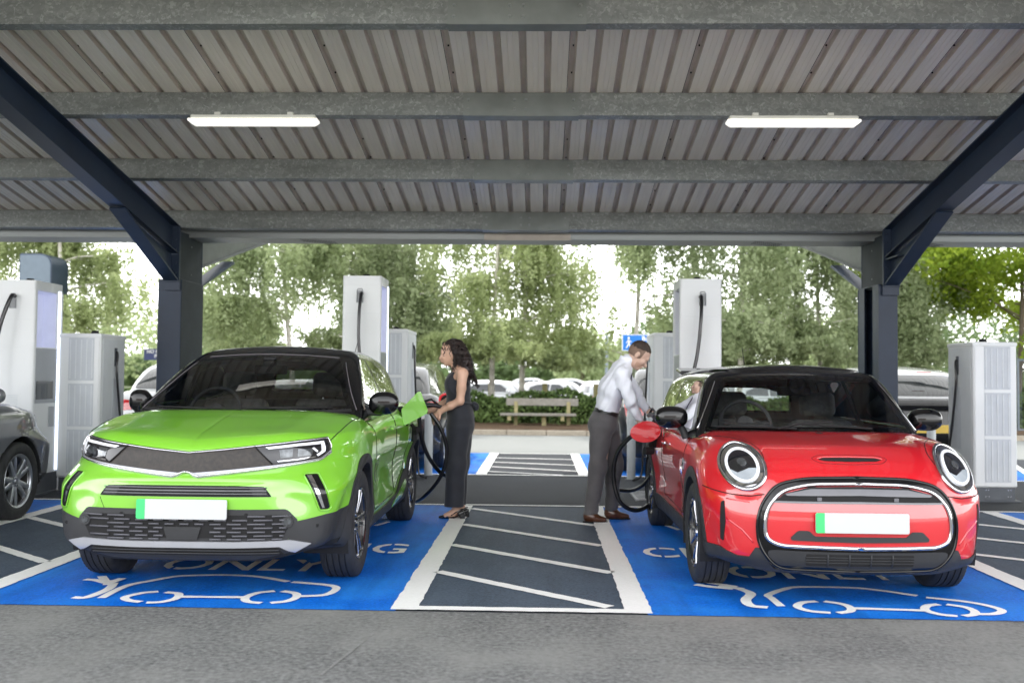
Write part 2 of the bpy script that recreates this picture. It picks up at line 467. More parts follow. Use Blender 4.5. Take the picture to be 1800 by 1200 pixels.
def mk_green(p):
    x = np.abs(p[:, 0]); y = p[:, 1]; z = p[:, 2]
    ws = _mk_ws(z)+.20*(x/.7)**2-y
    top = z-_mk_roof(y)+.045*(x/.6)**2
    side = x-_mk_gs(z)*_mk_gp(y)
    rear = y-_mk_grear(z)+.15*(x/.7)**2
    f = smax(ws, top, .07); f = smax(f, side, .07); f = smax(f, rear, .1)
    return smax(f, .93-z, .02)
MK_POS = (-2.04, 5.665)
# ================================================================== red hatchback: surfaces
MN = dict(L=3.82, W=.834, r=.318, ya=.80, yr=3.29)
_mn_front = lerpf([.14, .20, .27, .36, .50, .62, .70, .76, .82, .9], [.11, .05, .02, .005, .0, .012, .035, .07, .13, .25])
_mn_side = lerpf([.18, .26, .36, .5, .62, .74, .84, .90, .96, 1.02], [.93, .965, .985, .99, 1.0, .995, .97, .945, .90, .82])
_mn_hood = lerpf([0, .10, .20, .38, .7, .95, 1.15, 1.4, 2.4, 3.3, 3.9], [.735, .805, .86, .915, .95, .968, .97, .95, .96, .96, .93])
_mn_plan = lerpf([0, .7, 1.6, 2.6, 3.3, 3.7, 3.9], [.97, .995, .985, .985, 1.0, .96, .9])
_mn_rear = lerpf([.15, .3, .6, .85, .95, 1.1], [3.68, 3.80, 3.82, 3.78, 3.74, 3.68])
def mn_shell(p):
    x = np.abs(p[:, 0]); y = p[:, 1]; z = p[:, 2]; W = MN['W']
    u = np.clip(x/W, 0, .9995)
    yp = (.45+.12*sstep(.6, .8, z))*(1-(1-u**2.9)**(1/2.2))
    front = _mn_front(z)+yp-y
    bulge = .0*np.exp(-((y-.80)/.36)**2)+.022*np.exp(-((y-3.29)/.4)**2)
    door = .020*np.exp(-((z-.52)/.15)**2)*sstep(1.2, 1.5, y)*(1-sstep(2.7, 3.0, y))
    side = x-W*_mn_side(z)*_mn_plan(y)-bulge+door
    side = side+.055*(1-sstep(.30, .60, z))*(1-sstep(.26, .42, y))
    hood = _mn_hood(np.where(y < 1.0, np.maximum(y-.9*yp*(1-sstep(.3, 1.0, y)), -.1), y))-.015*(x/.8)**2-.05*np.clip((x-.60)/.27, 0, 2)**2*(1-sstep(1.2, 1.8, y))
    hood = hood+.006*sstep(.62, .60, x)*0
    top = z-hood
    rear = y-_mn_rear(z)+.45*(1-(1-u**3.5)**(1/2.5))
    # round headlamp domes
    hl = np.sqrt(((x-.62)/.16)**2+((z-.79)/.165)**2)
    f = smax(side, top, .11); f = smax(f, rear, .1); f = smax(f, .195+.05*sstep(.4, .8, x)*(1-sstep(.3, .6, y))-z, .04)
    f = smax(f, front, .10)
    return f-.016*(1-sstep(.75, 1.15, hl))*(y < .8)
def mn_body(p):
    x = np.abs(p[:, 0]); y = p[:, 1]; z = p[:, 2]
    f = mn_shell(p)
    for ya in (MN['ya'], MN['yr']):
        w = np.maximum(np.hypot(y-ya, z-MN['r'])-.365, .55-x); f = np.maximum(f, -w)
    cab = smax(np.maximum(np.abs(y-2.3)-1.15, x-.68), .78-z, .05)
    return np.maximum(f, -cab)
_mn_ws = lerpf([.86, .96, 1.1, 1.25, 1.34, 1.42], [.78, .91, 1.08, 1.26, 1.38, 1.56])
_mn_roof = lerpf([1.1, 1.4, 1.9, 2.4, 3.0, 3.4, 3.7], [1.35, 1.385, 1.41, 1.412, 1.39, 1.36, 1.33])
_mn_gs = lerpf([.86, .96, 1.1, 1.25, 1.34, 1.42], [.80, .765, .715, .655, .61, .55])
_mn_gp = lerpf([.9, 1.4, 2.0, 3.0, 3.5, 3.8], [.95, .985, 1.0, .985, .95, .90])
_mn_grear = lerpf([.86, 1.0, 1.2, 1.4], [3.72, 3.68, 3.58, 3.45])
def mn_green(p):
    x = np.abs(p[:, 0]); y = p[:, 1]; z = p[:, 2]
    ws = _mn_ws(z)+.17*(x/.7)**2-y
    top = z-_mn_roof(y)+.05*(x/.6)**2
    side = x-_mn_gs(z)*_mn_gp(y)
    rear = y-_mn_grear(z)+.12*(x/.7)**2
    f = smax(ws, top, .06); f = smax(f, side, .08); f = smax(f, rear, .1)
    return smax(f, .84-z, .02)
MN_POS = (1.805, 5.70)
# ================================================================== shared car pieces
M_BLACKGL = mat('gloss_black_paint', (.005, .005, .006), rough=.16, coat=.35, coatr=.02, var=.1, spec=.35)
M_CLAD = mat('grained_black_plastic', (.024, .025, .028), rough=.55, var=.12, bump=.25, bscale=260, rvar=.05)
M_DARK = mat('matt_black', (.008, .008, .009), rough=.85, var=.2)
M_GAP = mat('panel_gap_shadow', (.004, .004, .004), rough=.9, var=0)
M_TYRE = mat('tyre_rubber', (.025, .026, .029), rough=.72, var=.3, scale=9, bump=.12, bscale=90, rvar=.08)
M_RIMB = mat('gloss_black_alloy', (.012, .012, .014), rough=.22, coat=.8, var=.1)
M_RIMS = mat('machined_alloy', (.55, .56, .60), rough=.25, metal=1, var=.06)
M_RIMG = mat('silver_alloy', (.42, .44, .47), rough=.32, metal=.9, var=.06)
M_CHROME = mat('chrome', (.78, .79, .82), rough=.07, metal=1, var=.03)
M_SATIN = mat('satin_silver_paint', (.48, .49, .53), rough=.33, metal=.45, var=.05)
M_LENSD = mat('dark_headlamp_glass', (.012, .012, .015), rough=.06, coat=1, var=.2)
M_LED = mat('white_lamp_tube', (.85, .87, .92), rough=.25, var=.03, emit=.25, coat=1)
M_LENSC = mat('clear_lamp_lens', (.13, .14, .15), rough=.08, metal=.6, var=.5, scale=30, coat=1)
M_SEAT = mat('black_seat_cloth', (.13, .125, .125), rough=.85, var=.25, scale=30, bump=.3, bscale=200)
M_DASH = mat('dark_dashboard', (.045, .045, .05), rough=.6, var=.2, bump=.2, bscale=150)
M_PLATE = mat('white_number_plate', (.52, .54, .56), rough=.35, var=.02, coat=.3)
M_PGREEN = mat('green_plate_band', (.05, .55, .17), rough=.4, var=.03)
M_GLASSF = glass_mat('windscreen_glass', (.90, .93, .92), 1.2)
M_GLASSS = glass_mat('side_glass', (.50, .55, .54), 3.2)
M_GLASSR = glass_mat('rear_glass', (.85, .9, .88), .8)
M_RED = mat('red_tail_lens', (.55, .01, .015), rough=.15, coat=1, var=.1)
M_CABIN = mat('cabin_lining', (.07, .068, .07), rough=.9, var=.2, scale=20)
M_ROOFB = mat('black_roof_with_headliner', (.005, .005, .006), rough=.16, coat=.35, coatr=.02, var=.1, spec=.35)
_nt = M_ROOFB.node_tree; _g = _nt.nodes.new('ShaderNodeNewGeometry'); _d = _nt.nodes.new('ShaderNodeBsdfDiffuse'); _d.inputs[0].default_value = (.30, .29, .28, 1); _m = _nt.nodes.new('ShaderNodeMixShader')
_nt.links.new(_g.outputs['Backfacing'], _m.inputs[0]); _nt.links.new(_nt.nodes['Principled BSDF'].outputs[0], _m.inputs[1]); _nt.links.new(_d.outputs[0], _m.inputs[2]); _nt.links.new(_m.outputs[0], _nt.nodes['Material Output'].inputs[0])
M_DISC = mat('brake_disc_steel', (.25, .24, .24), rough=.4, metal=.9, var=.2)
def paint(name, col, flake=.05, rough=.32):
    m = mat(name, col, rough=rough, metal=.0, coat=1.0, coatr=.012, var=flake, scale=2.2, spec=.5); m.node_tree.nodes['Principled BSDF'].inputs['Coat IOR'].default_value = 1.75; return m

def car_wheel(parent, x, y, z, r, w, style, side, rimr=None, steer=0):
    """side = +1: outer face towards +x"""
    rr = rimr or r*.70
    M = Matrix.Translation((x, y, z)) @ Matrix.Rotation(steer, 4, 'Z') @ Matrix.Scale(side, 4, (1, 0, 0)) @ Matrix.Rotation(PI/2, 4, 'Y')
    hw = w/2                                     # lathe axis z -> x after the turn; +z is the outer face
    hub = MB()
    hub.lathe([(.02, -hw*.3), (.16, -hw*.3), (.16, -hw*.12), (.02, -hw*.12)], 28, M, closed=True)
    hub.lathe([(rr-.012, -hw*.9), (rr-.012, hw*.78), (rr-.028, hw*.72), (rr-.03, -hw*.9)], 48, M, closed=True)
    root = hub.build('wheel', M_DISC if style != 'blk' else M_RIMB, parent, smooth=True)
    t = MB(); n = 120; prof = []
    g = .008
    tw = hw*.86
    prof = [(rr-.004, hw*.80), (rr+.008, hw*.93), (rr+.03, hw*1.0), ((rr+r)/2+.01, hw*1.03), (r-.028, hw*.99), (r-.012, hw*.93), (r-.003, tw)]
    grooves = [-.62, -.22, .22, .62]; gw = .045
    xs = []
    for c in reversed(grooves): xs += [(r, tw*(c+gw)), (r-g, tw*(c+gw*.8)), (r-g, tw*(c-gw*.8)), (r, tw*(c-gw))]
    prof += xs + [(r-.003, -tw), (r-.012, -hw*.93), (r-.028, -hw*.99), ((rr+r)/2+.01, -hw*1.03), (rr+.03, -hw), (rr-.004, -hw*.8)]
    vs = []; m = len(prof)
    for i in range(n):
        an = 2*PI*i/n; nb = i % 2
        for k, (a, h) in enumerate(prof):
            if nb and (k in (5, 6) or k in (m-6, m-5)): a -= .006
            vs.append(M @ Vector((a*math.cos(an), a*math.sin(an), h)))
    fs = [(i*m+k, ((i+1) % n)*m+k, ((i+1) % n)*m+(k+1) % m, i*m+(k+1) % m) for i in range(n) for k in range(m-1)]
    t.add(vs, fs); t.build('tyre', M_TYRE, root, smooth=True)
    rim = MB(); face = MB()
    fz = hw*.74
    rim.lathe([(rr-.002, hw*.84), (rr-.006, hw*.90), (rr-.02, hw*.84), (rr-.03, hw*.60)], 64, M)
    def spoke(a0, a1, w0, w1, r0, r1, z0, z1, mb, th=.022, lift=0):
        """spoke from angle a0 radius r0 to angle a1 radius r1"""
        p0 = Vector((r0*math.cos(a0), r0*math.sin(a0), z0+lift)); p1 = Vector((r1*math.cos(a1), r1*math.sin(a1), z1+lift))
        d = (p1-p0).normalized(); s = Vector((0, 0, 1)).cross(d).normalized()
        vs = []
        for p, ww in ((p0, w0), (p0*.4+p1*.6+Vector((0, 0, .004)), (w0+w1*1.3)/2*.9), (p1, w1)):
            for sx, dz, k in ((-1, -th, 1.1), (-1, -.004, 1), (-.72, 0, 1), (.72, 0, 1), (1, -.004, 1), (1, -th, 1.1)): vs.append(M @ (p+s*ww*sx*k/2+Vector((0, 0, dz))))
        fs = [(b*6+i, b*6+i+1, b*6+7+i, b*6+6+i) for b in (0, 1) for i in range(5)]
        mb.add(vs, fs)
    if style == 'mok':
        for k in range(5):
            a = 2*PI*k/5+.3
            for s in (-1, 1):
                spoke(a+s*.20, a+s*.16, .034, .030, .05, rr-.012, fz-.012, fz+.004, rim)
                spoke(a+s*.23, a+s*.21, .007, .009, .07, rr-.02, fz-.010, fz+.007, face, .006, .002)
            spoke(a, a, .05, .03, .04, rr*.5, fz-.016, fz-.008, rim)
        hubm, m1, m2 = M_RIMB, M_RIMB, M_RIMS
    elif style == 'min':
        for k in range(5):
            a = 2*PI*k/5+.1
            for s in (-1, 1):
                spoke(a+s*.05, a+s*.30, .040, .020, .05, rr-.012, fz-.012, fz+.002, rim)
                spoke(a+s*.06, a+s*.31, .026, .013, .06, rr-.016, fz-.009, fz+.005, face, .006, .002)
            spoke(a, a, .02, .02, .05, rr-.012, fz-.02, fz-.006, rim)
        m1, m2 = M_RIMB, M_RIMS
    else:
        for k in range(5):
            a = 2*PI*k/5+.25
            for s in (-1, 1): spoke(a+s*.16, a+s*.22, .055, .040, .045, rr-.012, fz-.010, fz+.004, face, .03)
        m1, m2 = M_RIMG, M_RIMG
    face.lathe([(.0, fz+.004), (.026, fz+.004), (.030, fz-.01)], 20, M) if style != 'mok' else rim.lathe([(.0, fz+.004), (.026, fz+.004), (.030, fz-.01)], 20, M)
    rim.lathe([(.03, fz-.008), (.07, fz-.014), (.072, fz-.05)], 24, M)
    for k in range(5):
        a = 2*PI*(k+.5)/5; c = Vector((.050*math.cos(a), .050*math.sin(a), fz-.012)); face.cyl(M @ c, M @ (c+Vector((0, 0, .01))), .009, n=8)
    rim.build('rim', m1, root, smooth=True)
    face.build('spoke_faces', m2, root, smooth=True)
    lip = MB(); lip.lathe([(rr-.001, hw*.845), (rr-.004, hw*.905), (rr-.010, hw*.88)], 64, M)
    lip.build('rim_lip', M_RIMS if style != 'sil' else M_RIMG, root, smooth=True)
    return root
def ellip(c, r, p=2.0):
    c = np.array(c); r = np.array(r)
    return lambda P: ((np.abs((P-c)/r)**p).sum(1)**(1/p)-1)*min(r)
def rbox(c, h, k, rot=None):
    c = np.array(c); h = np.array(h)
    def F(P):
        Q = P-c
        if rot is not None: Q = Q @ rot
        d = np.abs(Q)-h+k
        return np.linalg.norm(np.maximum(d, 0), axis=1)+np.minimum(d.max(1), 0)-k
    return F
def rotx(a): c, s = math.cos(a), math.sin(a); return np.array([[1, 0, 0], [0, c, -s], [0, s, c]])
def roty(a): c, s = math.cos(a), math.sin(a); return np.array([[c, 0, s], [0, 1, 0], [-s, 0, c]])
def rotz(a): c, s = math.cos(a), math.sin(a); return np.array([[c, -s, 0], [s, c, 0], [0, 0, 1]])
def union(Fs, k=.02):
    def F(P):
        f = Fs[0](P)
        for g in Fs[1:]: f = smin(f, g(P), k)
        return f
    return F
def seat(parent, x, y, zb, zt, wide=.25, head=True, hz=.0):
    r = rotx(-.25)
    F = union([rbox((x, y, (zb+zt)/2), (wide, .075, (zt-zb)/2), .06, r)], .03)
    implicit('seat_back', F, (x-.35, y-.4, zb-.1), (x+.35, y+.4, zt+.1), .025, M_SEAT, parent)
    if head:
        G = union([rbox((x, y+.10, zt+.115+hz), (.135, .055, .095), .05, r)], .03)
        implicit('head_restraint', G, (x-.2, y-.1, zt-.05), (x+.2, y+.3, zt+.3), .018, M_SEAT, parent)
        b = MB()
        for s in (-.05, .05): b.cyl((x+s, y+.07, zt-.04), (x+s, y+.10, zt+.07), .006, n=6)
        b.build('head_restraint_posts', M_CHROME, parent, smooth=True)
def steering(parent, x, y, z, r=.185, tilt=.42):
    M = Matrix.Translation((x, y, z)) @ Matrix.Rotation(PI/2-tilt, 4, 'X')
    b = MB(); pts = [M @ Vector((r*math.cos(a), r*math.sin(a), 0)) for a in [2*PI*i/40 for i in range(40)]]
    b.tube(pts, .015, 8, closed=True)
    for a in (PI*.98, PI*.02, -PI/2): b.tube([M @ Vector((0, 0, -.02)), M @ Vector((r*math.cos(a), r*math.sin(a), 0))], .016, 6)
    b.lathe([(0, .012), (.06, .01), (.075, -.02), (.05, -.05)], 20, M)
    return b.build('steering_wheel', M_DASH, parent, smooth=True)
def plate(parent, x, y, z, tilt=.05, w=.26, h=.056, back=None):
    M = Matrix.Translation((x, y, z)) @ Matrix.Rotation(-tilt, 4, 'X') @ Matrix.Rotation(PI/2, 4, 'X')
    P = rpoly([(-w, -h), (w, -h), (w, h), (-w, h)], .012)
    b = MB(); b.prism(P, 0, .008, M); o = b.build('number_plate', back or M_PLATE, parent)
    if back is None:
        P = rpoly([(-w, -h), (-w+.05, -h), (-w+.05, h), (-w, h)], .012, radii=[.012, 0, 0, .012])
        b = MB(); b.prism(P, .0085, .0095, M); b.build('green_flash', M_PGREEN, o)
    return o
def in_poly(P2, poly):
    x, y = P2[:, 0], P2[:, 1]; c = np.zeros(len(P2), bool); n = len(poly)
    for i in range(n):
        x0, y0 = poly[i]; x1, y1 = poly[(i+1) % n]
        if y0 == y1: continue
        c ^= ((y0 > y) != (y1 > y)) & (x < (x1-x0)*(y-y0)/(y1-y0)+x0)
    return c
def inset(poly, d):
    """moves a closed polygon inwards by d (outwards when negative)"""
    N = len(poly); A = sum(poly[i][0]*poly[(i+1) % N][1]-poly[(i+1) % N][0]*poly[i][1] for i in range(N)); s = 1 if A > 0 else -1
    out = []
    for i in range(N):
        p = Vector(poly[i][:2]); a = (p-Vector(poly[i-1][:2])); b = (Vector(poly[(i+1) % N][:2])-p)
        if a.length < 1e-7: a = b
        if b.length < 1e-7: b = a
        a.normalize(); b.normalize(); n1 = Vector((-a.y, a.x)); n2 = Vector((-b.y, b.x)); n = n1+n2
        n = n/max(.3, n.length_squared)*2 if n.length > 1e-6 else n1
        out.append(tuple(p+n*d*s))
    return out
def window(parent, name, pr, poly, glass, frame=.03, off=.003, g=(.05, .05), framem=None, tint=True):
    """glass sheet with a black printed border around it"""
    gl = panel(name, pr, [poly], glass, parent, off=off, thick=0, g=g)
    fr = panel('window_border', pr, [inset(poly, -.012), inset(poly, frame)], framem or M_BLACKGL, gl, off=off-.0015, thick=.004, g=g)
    return gl
def arc(cx, cz, r, a0, a1, n=28): return [(cx+r*math.cos(a0+(a1-a0)*i/n), cz+r*math.sin(a0+(a1-a0)*i/n)) for i in range(n+1)]
def arches(parent, Fs, axles, r, zc, rin, rout, zlo=.20, names=('wheel_arch_trim',), m=None, off=.010):
    for ya in axles:
        for s in (1, -1):
            pr = Proj(Fs, 'side', s); e = math.asin((zlo-zc)/rout); ei = math.asin((zlo-zc)/rin)
            P = arc(ya, zc, rout, e, PI-e, 36)+arc(ya, zc, rin, PI-ei, ei, 36)
            panel('wheel_arch_trim', pr, P, m or M_CLAD, parent, off=off, thick=.05, g=(.06, .06))
def liner(parent, axles, r, zc, xin, xout):
    for ya in axles:
        for s in (1, -1):
            b = MB(); vs = []; n = 24
            for i in range(n+1):
                a = -.35+(PI+.7)*i/n
                for x in (xin, xout): vs.append((s*x, ya+r*math.cos(a), zc+r*math.sin(a)))
            b.add(vs, [(2*i, 2*i+1, 2*i+3, 2*i+2) for i in range(n)])
            b.add([(s*xin, ya+r*math.cos(a), zc+r*math.sin(a)) for a in [-.35+(PI+.7)*i/n for i in range(n+1)]], [tuple(range(n+1))])
            b.build('wheel_well_liner', M_DARK, parent)
# ================================================================== ground and markings
def wear_mat(name, col, speck, rough=.75, fine=55, amount=.12, patch=.35, bump=.35, worn=None, wornamt=.5, patchcol=None, coarse=1.1, streak=0):
    """granular surface: fine grit, broad stains, optional worn-through speckle"""
    if name in MATS: return MATS[name]
    m, nt, b = nodes_of(name)
    f1 = noise_fac(nt, fine, 6, .7); f2 = noise_fac(nt, coarse, 6, .62); f3 = noise_fac(nt, fine*2.6, 3, .8)
    c1 = ramp(nt, f1, [(.25, mul(col, 1-amount*2.2)), (.5, col), (.78, mul(col, 1+amount*2.4))])
    mx = nt.nodes.new('ShaderNodeMix'); mx.data_type = 'RGBA'
    r2 = nt.nodes.new('ShaderNodeMapRange'); nt.links.new(f2, r2.inputs['Value']); r2.inputs['From Min'].default_value = .42; r2.inputs['From Max'].default_value = .68
    r2.inputs['To Max'].default_value = patch
    nt.links.new(r2.outputs[0], mx.inputs['Factor']); nt.links.new(c1, mx.inputs['A']); mx.inputs['B'].default_value = (*(patchcol or mul(col, 1.5)), 1)
    out = mx.outputs['Result']
    mx2 = nt.nodes.new('ShaderNodeMix'); mx2.data_type = 'RGBA'
    r3 = nt.nodes.new('ShaderNodeMapRange'); nt.links.new(f3, r3.inputs['Value']); r3.inputs['From Min'].default_value = .66; r3.inputs['From Max'].default_value = .74
    nt.links.new(r3.outputs[0], mx2.inputs['Factor']); nt.links.new(out, mx2.inputs['A']); mx2.inputs['B'].default_value = (*speck, 1); out = mx2.outputs['Result']
    if worn:
        f4 = noise_fac(nt, 7, 8, .75); mx3 = nt.nodes.new('ShaderNodeMix'); mx3.data_type = 'RGBA'
        r4 = nt.nodes.new('ShaderNodeMapRange'); nt.links.new(f4, r4.inputs['Value']); r4.inputs['From Min'].default_value = .60; r4.inputs['From Max'].default_value = .78
        r4.inputs['To Max'].default_value = wornamt
        nt.links.new(r4.outputs[0], mx3.inputs['Factor']); nt.links.new(out, mx3.inputs['A']); mx3.inputs['B'].default_value = (*worn, 1); out = mx3.outputs['Result']
    if streak:
        f5 = noise_fac(nt, .9, 5, .6, stretch=(4.5, .5, 1)); mx4 = nt.nodes.new('ShaderNodeMix'); mx4.data_type = 'RGBA'; r5 = nt.nodes.new('ShaderNodeMapRange'); nt.links.new(f5, r5.inputs['Value'])
        r5.inputs['From Min'].default_value = .47; r5.inputs['From Max'].default_value = .66; r5.inputs['To Max'].default_value = streak; nt.links.new(r5.outputs[0], mx4.inputs['Factor']); nt.links.new(out, mx4.inputs['A'])
        mx4.inputs['B'].default_value = (*mul(col, .45), 1); out = mx4.outputs['Result']
    nt.links.new(out, b.inputs['Base Color']); b.inputs['Specular IOR Level'].default_value = .18
    mr = nt.nodes.new('ShaderNodeMapRange'); nt.links.new(f2, mr.inputs['Value']); mr.inputs['To Min'].default_value = rough-.15; mr.inputs['To Max'].default_value = rough+.12
    nt.links.new(mr.outputs[0], b.inputs['Roughness'])
    bp = nt.nodes.new('ShaderNodeBump'); bp.inputs['Strength'].default_value = bump; bp.inputs['Distance'].default_value = .012
    nt.links.new(f1, bp.inputs['Height']); nt.links.new(bp.outputs[0], b.inputs['Normal'])
    MATS[name] = m; return m
def rough_edge(poly, amp=.006, step=.05, seed=0):
    out = []; N = len(poly)  # near-black sheet inside the leaves, standing in for the hedge's inner shade
    for i in range(N):
        a = Vector(poly[i]); b = Vector(poly[(i+1) % N]); L = (b-a).length; k = max(1, int(L/step)); d = (b-a)/max(L, 1e-6); n = Vector((-d.y, d.x))
        for j in range(k):
            p = a+(b-a)*j/k; q = mnoise.noise(Vector((p.x*9, p.y*9, seed)))+.6*mnoise.noise(Vector((p.x*31, p.y*31, seed+5)))
            out.append(tuple(p+n*q*amp*(0 if j == 0 else 1)))
    return out
def sheet(name, poly, z, m, amp=.006, step=.05, parent=None, kind='structure'):
    P = rough_edge(poly, amp, step) if amp else poly
    me = bpy.data.meshes.new(name); t = tessellate_polygon([[Vector((x, y, 0)) for x, y in P]])
    me.from_pydata([(x, y, z) for x, y in P], [], [tuple(q) for q in t]); me.update()
    bm = bmesh.new(); bm.from_mesh(me); bmesh.ops.recalc_face_normals(bm, faces=bm.faces)
    for f in bm.faces:
        if f.normal.z < 0: f.normal_flip()
    bm.to_mesh(me); bm.free(); me.materials.append(m)
    o = bpy.data.objects.new(name, me); link(o, parent)
    if kind: o['kind'] = kind
    return o
def line_poly(a, b, w, w2=None):
    a = Vector(a); b = Vector(b); d = (b-a).normalized(); n = Vector((-d.y, d.x)); w2 = w2 or w
    return [tuple(a-n*w/2), tuple(b-n*w2/2), tuple(b+n*w2/2), tuple(a+n*w/2)]
def ribbon(pts, w, n=5):
    P = [Vector(p) for p in (catmull(pts, n) if len(pts) > 2 else pts)]
    L, R = [], []
    for i, p in enumerate(P):
        d = (P[min(i+1, len(P)-1)]-P[max(i-1, 0)]).normalized(); nn = Vector((-d.y, d.x)); L.append(tuple(p+nn*w/2)); R.append(tuple(p-nn*w/2))
    return L+R[::-1]
def clipped_lines(x0, x1, y0, y1, segs, w): return [line_poly(a, b, w) for a, b in segs]
def text_mesh(txt, size, name='text', bold=0.0, sx=1.0):
    c = bpy.data.curves.new(name, 'FONT'); c.body = txt; c.size = size; c.align_x = 'CENTER'; c.align_y = 'BOTTOM'; c.offset = bold; c.fill_mode = 'BOTH'; c.resolution_u = 3
    o = bpy.data.objects.new(name, c); COL.objects.link(o)
    dg = bpy.context.evaluated_depsgraph_get(); me = bpy.data.meshes.new_from_object(o.evaluated_get(dg)); bpy.data.objects.remove(o); bpy.data.curves.remove(c)
    me.name = name; return me
def build_ground():
    A_OLD = wear_mat('old_asphalt', (.185, .188, .186), (.34, .33, .31), rough=.8, fine=34, patch=1.0, patchcol=(.27, .272, .26), amount=.38, bump=.8, coarse=1.0, streak=.12, worn=(.09, .092, .095), wornamt=.55)
    A_NEW = wear_mat('new_dark_asphalt', (.042, .047, .056), (.20, .17, .18), rough=.8, fine=60, patch=.35, patchcol=(.085, .088, .095), amount=.3, coarse=1.3, bump=.6)
    A_HATCH = wear_mat('coated_slate_surface', (.068, .092, .130), (.14, .12, .14), rough=.7, fine=60, patch=.5, patchcol=(.12, .15, .19), amount=.3, coarse=1.8, streak=.3)
    BLUE = wear_mat('blue_bay_paint', (.004, .15, .68), (.04, .30, .80), rough=.62, fine=60, patch=.7, patchcol=(.03, .29, .85), amount=.20, coarse=1.6, worn=(.05, .13, .30), wornamt=.55, streak=.45)
    WHITE = wear_mat('white_road_paint', (.93, .93, .91), (.80, .80, .78), rough=.6, fine=60, patch=.35, patchcol=(.85, .85, .83), amount=.04, worn=(.5, .51, .52), wornamt=.3)
    ROAD = wear_mat('pale_road_asphalt', (.25, .26, .25), (.46, .46, .45), rough=.8, fine=30, patch=.4, patchcol=(.30, .30, .29), amount=.1)
    KERB = wear_mat('concrete_kerb', (.40, .35, .28), (.5, .45, .38), rough=.85, fine=25, patch=.5, patchcol=(.26, .22, .17), amount=.12)
    SOIL = wear_mat('bark_mulch', (.13, .085, .055), (.22, .16, .10), rough=.95, fine=22, patch=.5, patchcol=(.08, .06, .04), amount=.25, bump=.8)
    sheet('ground', [(-160, -40), (160, -40), (160, 260), (-160, 260)], -.012, wear_mat('far_ground', (.13, .15, .08), (.2, .2, .12), fine=6, patch=.6, patchcol=(.10, .14, .05)), 0)
    sheet('access_road', [(-40, 0.2), (40, 0.2), (40, 5.57), (-40, 5.57)], 0, A_OLD, 0)
    sheet('bounce_ground', [(-40, -30), (40, -30), (40, .2), (-40, .2)], 0, wear_mat('pale_bounce_surface', (.52, .51, .48), (.6, .6, .58), fine=20, patch=.5, patchcol=(.34, .33, .31)), 0)  # unseen pale ground behind the camera, added to bounce light under the roof
    sheet('charging_bay_ground', [(-40, 5.57), (40, 5.57), (40, 17.2), (-40, 17.2)], 0, A_NEW, .0)
    sheet('road', [(-60, 17.2), (60, 17.2), (60, 22.7), (-60, 22.7)], 0, ROAD, 0)
    sheet('car_park_ground', [(-80, 29), (80, 29), (80, 75), (-80, 75)], .0, ROAD, 0)
    b = MB(); x = -40
    while x < 40: b.box(x+.006, x+.906, 22.7, 22.86, -.01, .115, ch=.012); x += .912
    tag(b.build('kerb', KERB), kind='structure')
    b = MB(); rs = random.Random(5); nx, ny = 220, 16; vs = []
    for j in range(ny+1):
        for i in range(nx+1):
            x = -36+72*i/nx; y = 22.86+3.4*j/ny; vs.append((x, y, .10+.05*j/ny+rs.random()*.035))
    b.add(vs, [(j*(nx+1)+i, j*(nx+1)+i+1, (j+1)*(nx+1)+i+1, (j+1)*(nx+1)+i) for j in range(ny) for i in range(nx)])
    tag(b.build('planting_bed', SOIL), kind='structure')
    sheet('grass_verge', [(-60, 26.2), (60, 26.2), (60, 29), (-60, 29)], .10, wear_mat('verge_grass', (.07, .10, .03), (.12, .16, .05), fine=20, patch=.6, patchcol=(.12, .12, .05), bump=.8), 0)
    # bays
    for x0, x1 in ((-3.27, -.80), (.60, 3.05), (-7.2, -4.72), (4.55, 7.0)):
        sheet('blue_bay', [(x0, 5.56), (x1, 5.56), (x1, 10.14), (x0, 10.14)], .004, BLUE, .008)
        sheet('blue_bay', [(x0, 13.36), (x1, 13.36), (x1, 17.2), (x0, 17.2)], .004, BLUE, .008)
    for x0, x1 in ((-.83, .63), (-4.74, -3.24), (3.02, 4.56)):
        sheet('hatched_strip', [(x0+.05, 5.62), (x1-.05, 5.62), (x1-.05, 10.1), (x0+.05, 10.1)], .004, A_HATCH, 0)
    W = []
    def hatch(x0, x1, y0, y1, k, run, yoff=0, w=.09, front=True, rev=False):
        a0, a1 = x0+.075, x1-.075
        W.append(line_poly((a0, y0), (a0, y1), .15)); W.append(line_poly((a1, y0), (a1, y1), .15))
        if front: W.append(line_poly((a0+.0752, y0+.045), (a1-.0752, y0+.045), .09))
        for i in range(k):
            yl = y0+yoff+i*(y1-y0)/4.25; yr = yl-run
            p, q = (a0+.0752, yl), (a1-.0752, yr)
            if rev: p, q = (a0+.0752, yr), (a1-.0752, yl)
            if min(p[1], q[1]) < y0+.14:
                t = (y0+.14-p[1])/(q[1]-p[1]); q = (p[0]+(q[0]-p[0])*t, y0+.14)
            if max(p[1], q[1]) > y1-.05:
                t = (y1-.05-q[1])/(p[1]-q[1]); p = (q[0]+(p[0]-q[0])*t, y1-.05)
            W.append(line_poly(p, q, w))
    hatch(-.83, .63, 5.575, 10.13, 4, 1.03, 1.10)
    hatch(-4.74, -3.24, 5.6, 10.13, 4, 1.03, 1.15)
    hatch(3.02, 4.56, 5.5, 10.13, 4, 1.03, 1.15)
    hatch(-.87, .66, 13.40, 17.2, 0, .55, .42, w=.08, front=False)
    for a, b2 in (((-.72, 16.16), (.51, 15.98)), ((-.72, 15.35), (.51, 14.95)), ((-.72, 14.55), (.51, 14.0)), ((-.72, 13.80), (.30, 13.40))): W.append(line_poly(a, b2, .075))
